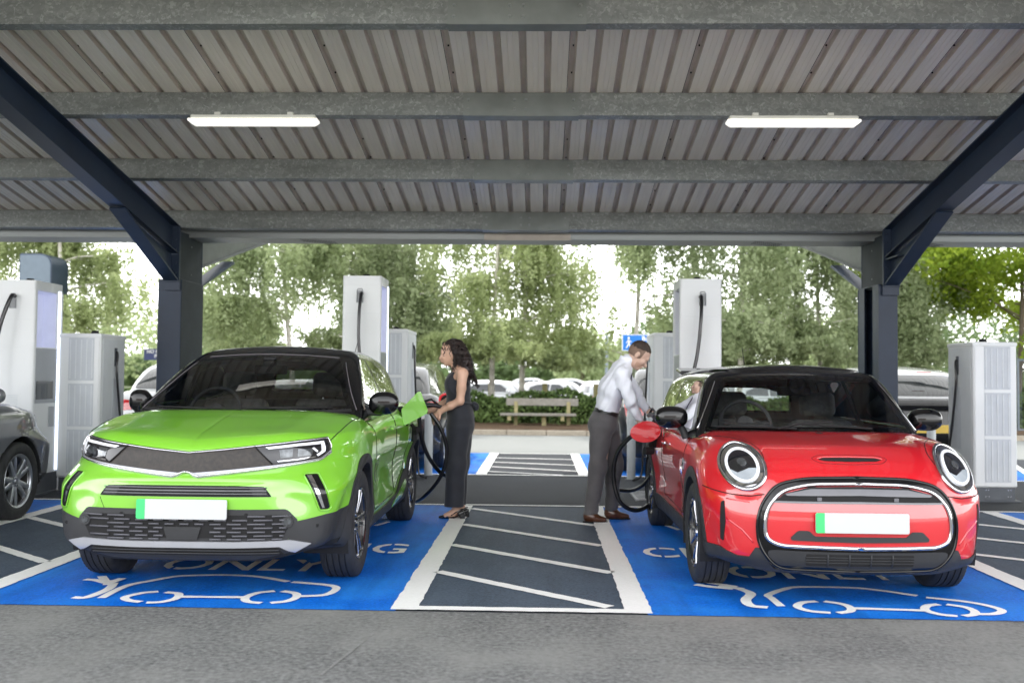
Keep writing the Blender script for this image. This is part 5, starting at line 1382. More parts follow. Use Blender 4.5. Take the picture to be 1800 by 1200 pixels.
    for s in (1, -1):
        ps = Proj(Gf, 'side', s)
        window(T, 'side_window', ps, sw, M_GLASSS, .018); window(T, 'side_window', ps, sq, M_GLASSS, .018)
        panel('window_surround', ps, [rpoly([(1.12, .92), (3.42, .93), (3.40, 1.33), (2.4, 1.345), (1.62, 1.335), (1.40, 1.22)], .04), sw, sq], M_BLACKGL, T, off=.002, thick=.003)
        tube_on('waist_chrome', Proj(F, 'side', s), catmull([(1.12, .925), (1.6, .93), (2.4, .935), (3.3, .94)], 5), .007, M_CHROME, T, off=.001)
        tube_on('pillar_edge', gf, [(s*.735, .965), (s*.665, 1.10), (s*.572, 1.285)], .005, M_CHROME, T, off=.004)
    window(T, 'rear_window', gr, rwp, M_GLASSR, .03)
    # helmet roof with a proud rim, wider at the back
    tp = Proj(Gf, 'top')
    hr = rpoly([(-.44, 1.52), (-.25, 1.47), (.25, 1.47), (.44, 1.52), (.55, 1.75), (.59, 2.4), (.57, 3.35), (.45, 3.55), (-.45, 3.55), (-.57, 3.35), (-.59, 2.4), (-.55, 1.75)], .06)
    r = panel('roof_panel', tp, hr, M_BLACKGL, T, off=.012, thick=.014, g=(.06, .06))
    S = union([rbox((0, 3.50, 1.375), (.55, .16, .018), .016, rotx(.10))], .02)
    implicit('roof_spoiler', S, (-.65, 3.25, 1.3), (.65, 3.75, 1.45), .016, M_BLACKGL, T)
    tube_on('windscreen_base_chrome', fr, [(x, .972-.035*(abs(x)/.7)**2) for x in np.linspace(-.70, .70, 15)], .001, M_CHROME, T) if False else None
    b = MB(); pts = [tuple(gf([(x, .950-.012*(abs(x)/.7)**2)], .008)[0]) for x in np.linspace(-.70, .70, 25)]
    b.tube(pts, .009, 8); b.build('windscreen_base_chrome', M_CHROME, T, smooth='all')
    b = MB()
    P = gf([(-.28, .985), (-.08, 1.0), (.0, .998), (.38, .975)], .016); b.tube([tuple(p) for p in P[1:]], .006, 6)
    P = gf([(-.62, .975), (-.30, .978), (-.12, .972)], .016); b.tube([tuple(p) for p in P], .006, 6)
    P = gf([(-.24, .965), (-.10, 1.0), (.12, 1.012)], .022); b.tube([tuple(p) for p in P], .008, 6)
    b.build('wipers', M_DARK, T, smooth='all')
    b = MB(); b.tube([(0.02, 3.30, 1.41), (.02, 3.42, 1.60)], [.005, .002], 6); b.build('aerial', M_DARK, T, smooth='all')
    for s in (1, -1):
        cx = s*.885
        H = ellip((cx, 1.38, 1.035), (.115, .085, .078), 2.5)
        h = implicit('door_mirror', H, (cx-.16, 1.25, .93), (cx+.16, 1.5, 1.15), .008, M_BLACKGL, T)
        b = MB(); b.tube([(s*.83, 1.40, .985), (s*.80, 1.40, .945), (s*.775, 1.40, .89)], [.034, .030, .036], 12, flat=.8); b.build('mirror_stalk', M_CLAD, h, smooth=True)
    D = union([rbox((0, 1.22, .90), (.62, .20, .06), .05), rbox((-.34, 1.32, .965), (.15, .06, .035), .03)], .04)
    implicit('dashboard', D, (-.75, .9, .8), (.75, 1.6, 1.08), .02, M_DASH, T)
    for x in (-.34, .34): seat(T, x, 2.02, .80, 1.00, .24)
    seat(T, -.30, 2.85, .80, .94, .26, head=False); seat(T, .30, 2.85, .80, .94, .26, head=False)
    steering(T, -.34, 1.50, .985, .18)
    implicit('interior_mirror', rbox((0.02, 1.56, 1.225), (.12, .015, .034), .014), (-.16, 1.5, 1.16), (.2, 1.65, 1.3), .009, M_DARK, T)
    b = MB(); b.lathe([(.0, 0), (.05, 0), (.06, .03), (.06, .06)], 24, Matrix.Translation((0.02, 1.50, 1.285)) @ Matrix.Rotation(PI/2+.3, 4, 'X')); b.box(-.03, .07, 1.50, 1.56, 1.25, 1.33, ch=.01)
    b.build('camera_housing', M_DARK, T, smooth=True)
    # ---- open charging flap (left in the picture) and socket cap
    P = Proj(F, 'side', -1)([(2.95, .80)])[0]
    fl = MB(); q = [(.12*math.cos(a)*(1.15 if math.cos(a) < 0 else 1), .088*math.sin(a)) for a in [2*PI*i/28 for i in range(28)]]
    fl.prism(q, 0, .012, Matrix.Translation((P[0]-.105, 2.62, .865)) @ Matrix.Rotation(.1, 4, 'Z') @ Matrix.Rotation(PI/2, 4, 'X') @ Matrix.Rotation(.12, 4, 'Z'))
    fl.build('charging_flap', RED, T, bevel=.003)
    b = MB(); b.box(-.875, -.80, 2.80, 2.97, .72, .86, ch=.02); b.build('charging_socket', M_DARK, T)
    b = MB(); b.cyl((-.86, 2.75, .70), (-.93, 2.72, .70), .032, n=14); b.tube([(-.87, 2.76, .70), (-.88, 2.78, .76)], .016, 8); b.build('socket_cap', M_DARK, T, smooth=True)
    b = MB(); b.lathe([(0, .004), (.03, .002), (.034, -.004)], 20, Matrix.Translation((P[0]+.012, 2.45, .865)) @ Matrix.Rotation(-PI/2, 4, 'Y') @ Matrix.Scale(1.3, 4, (0, 1, 0))); b.build('wing_badge', M_CHROME, T, smooth=True)
    return T
# ================================================================== people
def cone(a, b, ra, rb, sy=1.0, cy=None):
    a = np.array(a, float); b = np.array(b, float); c = (a[1] if cy is None else cy)
    def F(P):
        Q = P.copy(); Q[:, 1] = c+(Q[:, 1]-c)/sy
        A = a.copy(); B = b.copy(); A[1] = c+(A[1]-c)/sy; B[1] = c+(B[1]-c)/sy
        d = B-A; t = np.clip(((Q-A) @ d)/max(d @ d, 1e-9), 0, 1); t2 = t
        return (np.linalg.norm(Q-A-t[:, None]*d, axis=1)-(ra+(rb-ra)*t2))
    return F
def chain(pts, rs, k=.02, sy=1.0, cy=None): return union([cone(pts[i], pts[i+1], rs[i], rs[i+1], sy, cy) for i in range(len(pts)-1)], k)
def folds(F, amp, fr, seed=0):
    r = random.Random(seed); W = [(np.array([r.gauss(0, 1), r.gauss(0, 1), r.gauss(0, .6)])*fr, r.random()*6) for _ in range(5)]
    def G(P):
        s = 0
        for w, ph in W: s = s+np.sin(P @ w+ph)
        return F(P)+amp*s/2.2
    return G
def clipz(F, z0, z1):
    return lambda P: np.maximum(F(P), np.maximum(z0-P[:, 2], P[:, 2]-z1))
def hand(wrist, dirv, up, side, curl=.5, L=.175, spread=.010):
    """palm and five separate fingers; dirv: wrist to fingertips, up: back of the hand"""
    w = np.array(wrist, float); d = np.array(dirv, float); d /= np.linalg.norm(d); u = np.array(up, float); u -= d*(u @ d); u /= np.linalg.norm(u); s = np.cross(d, u)*side
    Fs = [cone(w-d*.03, w+d*.02, .021, .023), cone(w+d*.02, w+d*.075+s*.012, .022, .020), cone(w+d*.02-s*.01, w+d*.075-s*.018, .020, .018)]
    palm = union(Fs, .015); fing = []
    for i, (off, ln) in enumerate(((.028, .070), (.010, .080), (-.009, .074), (-.027, .058))):
        p0 = w+d*.078+s*off; p = p0; a = curl*(.55+.1*i); pts = [p0-d*.02, p0]
        for k, f in enumerate((.45, .30, .25)):
            q = d*math.cos(a)-u*math.sin(a)+s*(off*1.5); q /= np.linalg.norm(q); p = p+q*ln*f; pts.append(p); a += curl*.75
        fing.append(chain(pts, [.0105, .0100, .0088, .0080, .0070], .004))
    t0 = w+d*.022+s*.022; t1 = t0+(d*.7+s*.75-u*.25)*.035; t2 = t1+(d*.9+s*.15-u*.4)*.030
    fing.append(chain([t0, t1, t2], [.015, .0115, .0085], .006))
    base = palm
    def F(P):
        f = base(P)
        g = fing[0](P)
        for q in fing[1:]: g = np.minimum(g, q(P))
        return smin(f, g, .008)
    return F
def bounds(pts, m): a = np.array(pts); return a.min(0)-m, a.max(0)+m
def build_people():
    SKINW = mat('light_olive_skin', (.62, .38, .27), rough=.5, var=.06, scale=20)
    SKINM = mat('tanned_skin', (.54, .36, .28), rough=.5, var=.08, scale=20)
    JUMP = mat('black_crepe_fabric', (.017, .019, .027), rough=.78, var=.22, scale=9, bump=.15, bscale=240, sheen=.25)
    HAIR = mat('dark_brown_curly_hair', (.020, .012, .010), rough=.42, var=.5, scale=22, bump=.5, bscale=60)
    HAIRM = mat('short_brown_hair', (.035, .022, .016), rough=.7, var=.4, scale=40, bump=.4, bscale=200)
    FADE = mat('shaved_side_hair', (.17, .11, .08), rough=.75, var=.2, scale=60)
    SHIRT = mat('white_cotton_shirt', (.78, .80, .87), rough=.8, var=.04, scale=6, bump=.1, bscale=300, sheen=.2)
    TROU = mat('grey_brown_trouser_cloth', (.098, .092, .096), rough=.85, var=.12, scale=12, bump=.2, bscale=300, sheen=.2)
    LEATH = mat('brown_shoe_leather', (.085, .030, .014), rough=.3, coat=.4, var=.3, scale=14)
    BLK = mat('black_patent_leather', (.010, .010, .012), rough=.22, coat=.7, var=.1)
    EYE = mat('eye_dark', (.02, .012, .01), rough=.2, var=0); LIP = mat('lip_colour', (.36, .13, .11), rough=.4, var=.05)
    # ------------------------------------------------ woman (faces -x)
    T = thing('person', 'woman with long dark curly hair in a black sleeveless jumpsuit holding the charging plug', 'person', (-.757, 9.25, 0))
    nS, fS = (.035, -.155, 1.335), (.00, .150, 1.335)
    nE, nW = (.020, -.20, 1.085), (-.160, -.175, .990); fE, fW = (-.10, .165, 1.09), (-.275, .03, .985)
    head = [ellip((-.085, 0, 1.535), (.092, .073, .112), 2.1), ellip((-.112, 0, 1.475), (.060, .052, .066), 2.0), cone((-.128, 0, 1.432), (-.095, 0, 1.445), .024, .035, 1.1),
            cone((-.166, 0, 1.505), (-.183, 0, 1.474), .010, .0135, .9), cone((-.176, 0, 1.474), (-.165, 0, 1.468), .010, .010, 1.5), cone((-.168, -.012, 1.447), (-.168, .012, 1.447), .0085, .0085),
            cone((-.160, -.03, 1.528), (-.160, .03, 1.528), .012, .012), cone((-.150, -.035, 1.485), (-.150, .035, 1.485), .022, .022),
            cone((-.045, 0, 1.47), (-.012, 0, 1.36), .050, .054), ellip((-.055, -.073, 1.505), (.016, .010, .028))]
    hw = union(head, .018)
    body = union([hw, chain([(-.01, 0, 1.38), (-.012, 0, 1.31)], [.06, .075], .02, 1.9, 0), cone(nS, (.0, 0, 1.36), .050, .055), cone(fS, (.0, 0, 1.36), .050, .055),
                  cone((-.065, -.06, 1.26), (-.065, .06, 1.26), .055, .055),
                  chain([nS, (.03, -.19, 1.20), nE], [.050, .042, .036], .02), chain([nE, (-.07, -.19, 1.04), nW], [.036, .034, .0235], .02),
                  chain([fS, (-.04, .185, 1.20), fE], [.050, .042, .036], .02), chain([fE, (-.18, .11, 1.04), fW], [.036, .034, .0235], .02),
                  hand(nW, (-.65, .10, -.62), (-.5, -.65, .35), -1, .55), hand(fW, (-1, -.25, -.05), (0, .1, 1), 1, .75)], .022)
    legs_skin = union([chain([(-.015, -.055, .30), (-.012, -.058, .10), (-.045, -.06, .055), (-.11, -.062, .030)], [.045, .033, .030, .024], .02), chain([(.01, .065, .30), (.02, .068, .10), (-.015, .07, .055), (-.08, .072, .030)], [.045, .033, .030, .024], .02)], .005)
    implicit('body', union([body, legs_skin, cone((0, 0, 1.2), (0, 0, .85), .08, .09), cone((0, -.05, .85), (-.015, -.055, .3), .07, .045), cone((0, .05, .85), (.01, .065, .3), .07, .045)], .02), (-.5, -.32, -.01), (.2, .32, 1.7), .0075, SKINW, T)
    tor = union([cone((-.020, 0, 1.28), (-.010, 0, 1.20), .098, .100, 1.50), cone((-.075, -.055, 1.235), (-.060, -.06, 1.20), .058, .060), cone((-.075, .055, 1.235), (-.060, .06, 1.20), .058, .060),
                 cone((-.01, 0, 1.20), (-.008, 0, 1.06), .092, .096, 1.35), cone((-.008, 0, 1.05), (.010, 0, .93), .102, .118, 1.42)], .05)
    def topcut(P):
        x, y, z = P[:, 0], P[:, 1], P[:, 2]
        neck = (x+.20)*.9+ (1.335-z)*.0      # v-neck plane
        vn = np.maximum(.062-np.abs(y)*1.0-(z-1.235)*-.55, -1)
        strap = np.maximum(z-1.345-.20*np.abs(y)*0, -1)
        v = np.where(x < -.02, (z-1.24)*.55-np.abs(y)-.004, -1)           # open wedge on the chest
        arm = np.abs(y)-.118-.10*np.clip(1.28-z, 0, 1)*2                  # armholes
        return np.maximum(np.maximum(strap, v), arm)
    straps = union([cone((-.045, -.09, 1.29), (.01, -.10, 1.388), .034, .030, .8, -.095), cone((-.045, .09, 1.29), (.01, .10, 1.388), .034, .030, .8, .095), cone((.03, -.09, 1.38), (.06, -.07, 1.25), .03, .03), cone((.03, .09, 1.38), (.06, .07, 1.25), .03, .03)], .02)
    trou = union([cone((.012, 0, .97), (.016, 0, .86), .112, .126, 1.35), chain([(.0, -.068, .84), (-.022, -.070, .50), (-.034, -.072, .135)], [.112, .096, .088], .05), chain([(.02, .068, .84), (-.005, .072, .50), (-.018, .075, .135)], [.110, .094, .086], .05)], .035)
    def pants(P):
        f = trou(P); x, y, z = P[:, 0], P[:, 1], P[:, 2]
        f = f+.006*np.sin(34*x+9*y)*sstep(1.0, .5, z)*0+.0035*np.sin(46*y+30*x+2*np.sin(3*z))*np.clip((.9-z)*2, 0, 1)
        return np.maximum(f, .118-z)
    jf = lambda P: np.maximum(union([tor, straps], .03)(P), topcut(P))
    jum = folds(lambda P: smin(jf(P)-.004, pants(P), .03), .0022, 26, 3)
    implicit('jumpsuit', jum, (-.25, -.26, .08), (.2, .26, 1.45), .0085, JUMP, T)
    b = MB(); b.tube(catmull([(-.115, -.11, 1.055), (-.06, -.145, 1.06), (.05, -.14, 1.065), (.11, -.05, 1.06), (.115, .05, 1.06)], 5), .016, 8, flat=.6); b.build('waist_tie', JUMP, T, smooth='all')
    bow = union([ellip((.135, -.03, 1.055), (.022, .03, .025)), ellip((.155, -.02, 1.03), (.028, .022, .038)), ellip((.13, .02, 1.03), (.02, .02, .03))], .01)
    implicit('bow', bow, (.08, -.08, .95), (.22, .08, 1.12), .008, JUMP, T)
    # hair: core volume and loose curls
    hs = [ellip((-.062, 0, 1.565), (.100, .092, .098)), ellip((-.005, 0, 1.50), (.085, .10, .12)), ellip((.045, 0, 1.42), (.075, .105, .11)), ellip((.070, 0, 1.35), (.060, .10, .075)), ellip((-.035, -.066, 1.50), (.036, .026, .10)), ellip((-.035, .066, 1.50), (.036, .026, .10))]
    hc = union(hs, .04)
    def hairF(P):
        f = hc(P); x, y, z = P[:, 0], P[:, 1], P[:, 2]
        face = np.maximum(np.maximum(x+.070+.35*(z-1.53), np.abs(y)-.085), z-1.600)   # face opening
        f = f+.007*np.sin(95*x+20*np.sin(40*z))*np.sin(88*y)*np.sin(70*z)
        return smax(f, -face, .02)
    implicit('hair', hairF, (-.2, -.15, 1.22), (.2, .15, 1.72), .008, HAIR, T)
    r = random.Random(11); cb = MB()
    for i in range(330):
        while True:
            a = r.uniform(0, 2*PI); z = r.uniform(1.30, 1.63); x0 = -.05+(1.6-z)*.32; rad = .085+.02*r.random(); p = Vector((x0+rad*math.cos(a)*.95, rad*math.sin(a)*1.1, z))
            if not (p.x < -.060 and p.y < .055 and z < 1.61): break
        L = r.uniform(.05, .13); rr = r.uniform(.006, .011); ph = r.random()*6; n = int(L*170); pts = []; out = Vector((math.cos(a)*.25+.12, math.sin(a)*.25, -1)).normalized()
        for k in range(n+1): t = k/n; pts.append(p+out*L*t+Vector((math.cos(ph+t*L*150)*rr, math.sin(ph+t*L*150)*rr, 0)))
        cb.tube(pts, .0034, 4, cap=False)
    for i in range(7):
        p = Vector((-.120+r.uniform(-.015, .03), r.uniform(.062, .085), r.uniform(1.50, 1.60))); L = r.uniform(.10, .22); rr = .009; ph = r.random()*6; n = int(L*150)
        cb.tube([p+Vector((-.004*k/n+math.cos(ph+k/n*L*130)*rr, math.sin(ph+k/n*L*130)*rr, -L*k/n)) for k in range(n+1)], .0034, 4, cap=False)
    cb.build('curls', HAIR, T, smooth='all', fix=False)
    b = MB()
    for s in (-1, 1): b.tube([(-.166, s*.024, 1.510), (-.160, s*.034, 1.508), (-.153, s*.042, 1.510)], [.002, .0035, .002], 6)
    b.build('eyelashes', EYE, T, smooth='all')
    b = MB(); b.tube([(-.168, -.022, 1.4465), (-.1775, 0, 1.4475), (-.168, .022, 1.4465)], [.003, .0055, .003], 6); b.build('lips', LIP, T, smooth='all')
    for y, dx in ((-.062, 0), (.072, .03)):
        sh = union([cone((-.095+dx, y, .022), (-.165+dx, y, .016), .026, .012, .95), cone((.045+dx, y, .062), (.015+dx, y, .050), .020, .022)], .02)
        o = implicit('shoe', lambda P, sh=sh: np.maximum(sh(P), .002-P[:, 2]), (-.23, y-.06, -.01), (.14, y+.06, .12), .007, BLK, T)
        b = MB(); b.box(.025+dx, .068+dx, y-.022, y+.022, 0, .052, ch=.004); b.tube([(-.10+dx, y, .010), (-.03+dx, y, .014), (.03+dx, y, .04)], [.022, .020, .022], 8, flat=.35); b.tube(catmull([(-.06+dx, y-.028, .035), (.0+dx, y-.032, .075), (.05+dx, y, .092), (.0+dx, y+.032, .075), (-.06+dx, y+.028, .035)], 4), .005, 6)
        b.build('heel_and_strap', BLK, o, smooth=True)
    # ------------------------------------------------ man (faces +x, leaning)
    T = thing('person', 'man in white shirt and grey trousers leaning over the open flap of the red car', 'person', (.603, 9.20, 0))
    def m(u, v, y=0): return ((u-1075)/190., y, 1.3-(v-665.5)/190.)
    # head tilted down: build in a tilted frame
    hc0 = np.array(m(1131, 623)); tilt = roty(math.radians(38))          # local +x is the face direction
    def loc(p): return hc0+tilt @ np.array(p, float)
    def hel(c, rr): c = loc(c); return lambda P: (np.linalg.norm(((P-c) @ tilt)/np.array(rr), axis=1)-1)*min(rr)
    def lc(a, b2, ra, rb, sy=1): return cone(loc(a), loc(b2), ra, rb, sy, 0)
    head = union([hel((-.005, 0, .022), (.098, .076, .100)), hel((.030, 0, -.050), (.058, .055, .070)), lc((.062, 0, -.105), (.02, 0, -.095), .024, .03, 1.2), lc((.088, 0, -.018), (.112, 0, -.046), .010, .0135), lc((.098, 0, -.048), (.088, 0, -.052), .0105, .010, 1.5),
                  lc((.088, -.015, -.078), (.088, .015, -.078), .009, .009), lc((.085, -.032, .012), (.085, .032, .012), .012, .012), lc((.065, -.04, -.035), (.065, .04, -.035), .024, .024),
                  cone(m(1124, 630), m(1104, 640), .056, .062), ], .018)
    ear = hel((-.018, -.078, -.022), (.018, .010, .030)); ear2 = hel((-.018, .078, -.022), (.018, .010, .030))
    nE, nW = m(1113, 704, -.235), m(1133, 741, -.15); fE, fW = m(1130, 690, .215), m(1150, 722, .10)
    hands = union([hand(nW, (.75, .15, -.55), (.5, -.5, .6), 1, .7), hand(fW, (.85, -.25, -.5), (.3, .3, .9), -1, .55), cone(fE, fW, .036, .026), cone(nE, nW, .036, .026)], .012)
    inner = union([cone(m(1104, 645), m(1084, 682), .045, .075, 1.4, 0), cone(m(1084, 682), m(1072, 745), .085, .085, 1.4, 0), cone(m(1098, 660, -.18), nE, .038, .034), cone(m(1106, 657, .17), fE, .038, .034), cone(m(1098, 658, -.15), m(1102, 656, .14), .04, .04), chain([m(1068, 752, -.07), m(1064, 815, -.10), m(1050, 905, -.12)], [.08, .055, .035], .03), chain([m(1078, 752, .07), m(1090, 815, .10), m(1086, 900, .12)], [.08, .055, .035], .03)], .04)
    implicit('body', union([head, ear, ear2, hands, inner], .012), (-.35, -.4, -.02), (.75, .4, 1.75), .0075, SKINM, T)
    top = lambda P: np.maximum(hel((-.012, 0, .034), (.098, .078, .094))(P)-.003, -(((P-hc0) @ tilt)[:, 2]-.050+((P-hc0) @ tilt)[:, 0]*-.30+np.clip(.045-((P-hc0) @ tilt)[:, 0], 0, .2)*.0))
    implicit('hair', lambda P: top(P)+.003*np.sin(140*P[:, 0])*np.sin(120*P[:, 1]), hc0-.2, hc0+.2, .0075, HAIRM, T)
    side = lambda P: np.maximum(np.maximum(hel((-.012, 0, .022), (.0995, .0775, .1015))(P)-.0015, ((P-hc0) @ tilt)[:, 0]-.030), -(((P-hc0) @ tilt)[:, 2]+.045))
    implicit('shaved_sides', side, hc0-.2, hc0+.2, .0075, FADE, T)
    bd = lambda P: np.maximum(hel((.030, 0, -.055), (.0590, .0560, .071))(P)-.001, np.maximum(((P-hc0) @ tilt)[:, 2]+.055, -((P-hc0) @ tilt)[:, 0]-.01))
    implicit('stubble', bd, hc0-.2, hc0+.2, .0075, mat('beard_stubble', (.40, .25, .18), rough=.7, var=.2, scale=80), T)
    b = MB()
    for s in (-1, 1):
        b.tube([tuple(loc((.092, s*.018, .004))), tuple(loc((.088, s*.032, .007))), tuple(loc((.078, s*.044, .002)))], [.0035, .0045, .003], 6)
        b.tube([tuple(loc((.088, s*.022, -.014))), tuple(loc((.083, s*.036, -.014)))], [.003, .003], 6)
    b.build('eyebrows', HAIRM, T, smooth='all')
    # shirt
    nS, fS = m(1098, 658, -.19), m(1106, 655, .18)
    sh = union([cone(m(1101, 648), m(1110, 634), .080, .062, 1.15, 0), cone(m(1100, 650), m(1084, 682), .092, .118, 1.75, 0), cone(m(1084, 682), m(1076, 718), .118, .110, 1.50, 0), cone(nS, m(1102, 650), .058, .07), cone(fS, m(1104, 648), .058, .07),
                chain([nS, nE], [.070, .054], .03), chain([nE, m(1128, 734, -.165)], [.054, .036], .03), chain([fS, fE], [.068, .052], .03), chain([fE, m(1147, 718, .115)], [.052, .036], .03)], .028)
    def shirt(P):
        f = sh(P); x, y, z = P[:, 0], P[:, 1], P[:, 2]
        f = f+.0045*np.sin(38*z+22*x+2.2*np.sin(14*y))*sstep(1.45, 1.15, z)+.0035*np.sin(60*x-38*z+3*np.sin(20*y))
        return np.maximum(f, 1.0-.25*x-z)
    implicit('shirt', folds(shirt, .0018, 20, 8), (-.25, -.38, .85), (.55, .36, 1.6), .0085, SHIRT, T)
    b = MB(); c = Vector(m(1109, 631)); d = Vector((.45, 0, .9)).normalized(); R = d.to_track_quat('Z', 'Y').to_matrix().to_4x4(); R.translation = c-d*.01
    b.lathe([(.062, -.02), (.066, .018), (.060, .022), (.058, -.01)], 24, R, closed=True); b.build('collar', SHIRT, T, smooth=True)
    b = MB(); b.tube([m(1118, 655, -.02), m(1117, 668, -.03), m(1114, 682, -.02)], [.018, .022, .010], 8, flat=.4); b.build('tie', mat('dark_purple_tie', (.03, .02, .05), rough=.5, var=.1), T, smooth='all')
    b = MB(); a = Vector(m(1147, 718, .115)); e = Vector(fW); b.tube([a+(e-a)*.2, a+(e-a)*.55], [.037, .037], 14); b.build('cuff_band', JUMP, T, smooth=True)
    # trousers
    tr = union([cone(m(1076, 722), m(1071, 742), .108, .122, 1.35, 0), chain([m(1065, 752, -.075), m(1060, 815, -.10), m(1047, 896, -.12)], [.105, .078, .064], .05), chain([m(1080, 752, .075), m(1090, 815, .10), m(1086, 890, .12)], [.102, .080, .060], .05), ellip(m(1060, 745), (.09, .15, .11))], .04)
    def trf(P):
        f = tr(P); x, y, z = P[:, 0], P[:, 1], P[:, 2]
        f = f+.004*np.sin(60*z+30*x)*np.clip(.35-z, 0, .3)*3+.003*np.sin(30*x+26*z+2*np.sin(22*y))
        return np.maximum(np.maximum(f, .075-z), z-1.02+.12*(x+.1))
    implicit('trousers', folds(trf, .0030, 24, 5), (-.3, -.3, .05), (.25, .3, 1.08), .0085, TROU, T)
    b = MB(); bc = Vector(m(1075, 723.5)); R = Matrix.Translation(bc) @ Matrix.Rotation(math.radians(14), 4, 'Y') @ Matrix.Scale(1.36, 4, (0, 1, 0)); b.lathe([(.114, -.018), (.118, -.016), (.118, .016), (.114, .018)], 36, R, closed=True); b.build('belt', mat('black_belt_leather', (.012, .012, .013), rough=.35, var=.1), T, smooth=True)
    for (u0, u1, v0, y) in ((1034, 1077, 920, -.12), (1073, 1120, 914, .12)):
        x0 = (u0-1075)/190; x1 = (u1-1075)/190
        s = union([cone((x0+.045, y, .050), (x0+.10, y, .048), .042, .040, 1.0), cone((x0+.10, y, .040), (x1-.035, y, .028), .040, .024, 1.15), cone((x0+.05, y, .09), (x0+.08, y, .06), .040, .045)], .03)
        o = implicit('shoe', lambda P, s=s: np.maximum(s(P), .014-P[:, 2]), (x0-.03, y-.08, 0), (x1+.04, y+.08, .16), .0075, LEATH, T)
        b = MB(); P = [(x0, -.03), (x0+.07, -.036), (x1-.05, -.042), (x1-.008, -.022), (x1, 0), (x1-.008, .022), (x1-.05, .042), (x0+.07, .036), (x0, .03)]
        b.prism(rpoly([(a, y+c) for a, c in P], .02), .0, .013); b.build('sole', M_DARK, o)
        pass
# ================================================================== planting, street furniture, background cars
def leaf_mat(name, c0, c1, trans=.35):
    if name in MATS: return MATS[name]
    m = bpy.data.materials.new(name); m.use_nodes = True; nt = m.node_tree; b = nt.nodes['Principled BSDF']; out = nt.nodes['Material Output']
    tc = nt.nodes.new('ShaderNodeTexCoord'); n1 = nt.nodes.new('ShaderNodeTexNoise'); n1.inputs['Scale'].default_value = 1.1; n1.inputs['Detail'].default_value = 3
    n2 = nt.nodes.new('ShaderNodeTexNoise'); n2.inputs['Scale'].default_value = 9; n2.inputs['Detail'].default_value = 2
    nt.links.new(tc.outputs['Object'], n1.inputs['Vector']); nt.links.new(tc.outputs['Object'], n2.inputs['Vector'])
    ad = nt.nodes.new('ShaderNodeMath'); ad.operation = 'ADD'; nt.links.new(n1.outputs[0], ad.inputs[0]); nt.links.new(n2.outputs[0], ad.inputs[1])
    hf = nt.nodes.new('ShaderNodeMath'); hf.operation = 'MULTIPLY'; hf.inputs[1].default_value = .5; nt.links.new(ad.outputs[0], hf.inputs[0])
    c = ramp(nt, hf.outputs[0], [(.36, c0), (.50, tuple((a+d)/2 for a, d in zip(c0, c1))), (.62, c1)])
    nt.links.new(c, b.inputs['Base Color']); b.inputs['Roughness'].default_value = .55; b.inputs['Specular IOR Level'].default_value = .3
    t = nt.nodes.new('ShaderNodeBsdfTranslucent'); nt.links.new(c, t.inputs[0]); mx = nt.nodes.new('ShaderNodeMixShader'); mx.inputs[0].default_value = trans
    nt.links.new(b.outputs[0], mx.inputs[1]); nt.links.new(t.outputs[0], mx.inputs[2]); nt.links.new(mx.outputs[0], out.inputs[0])
    MATS[name] = m; return m
def leaves(name, C, size, m, parent=None, rng=None, flat=.0, aspect=.62):
    """one small pointed leaf (two triangles) at every centre"""
    C = np.asarray(C, float); n = len(C); a = rng.normal(size=(n, 3)); a[:, 2] *= (1-flat); a = nrm(a); h = nrm(np.cross(a, rng.normal(size=(n, 3)))); w = np.cross(a, h)
    s = size*(.65+.7*rng.random(n))[:, None]
    V = np.stack([C-h*s*.5, C+w*s*.5*aspect-h*s*.05, C+h*s*.5, C-w*s*.5*aspect-h*s*.05], 1).reshape(-1, 3)
    return np_mesh(name, V, np.arange(4*n).reshape(n, 4), m, parent, smooth=False)
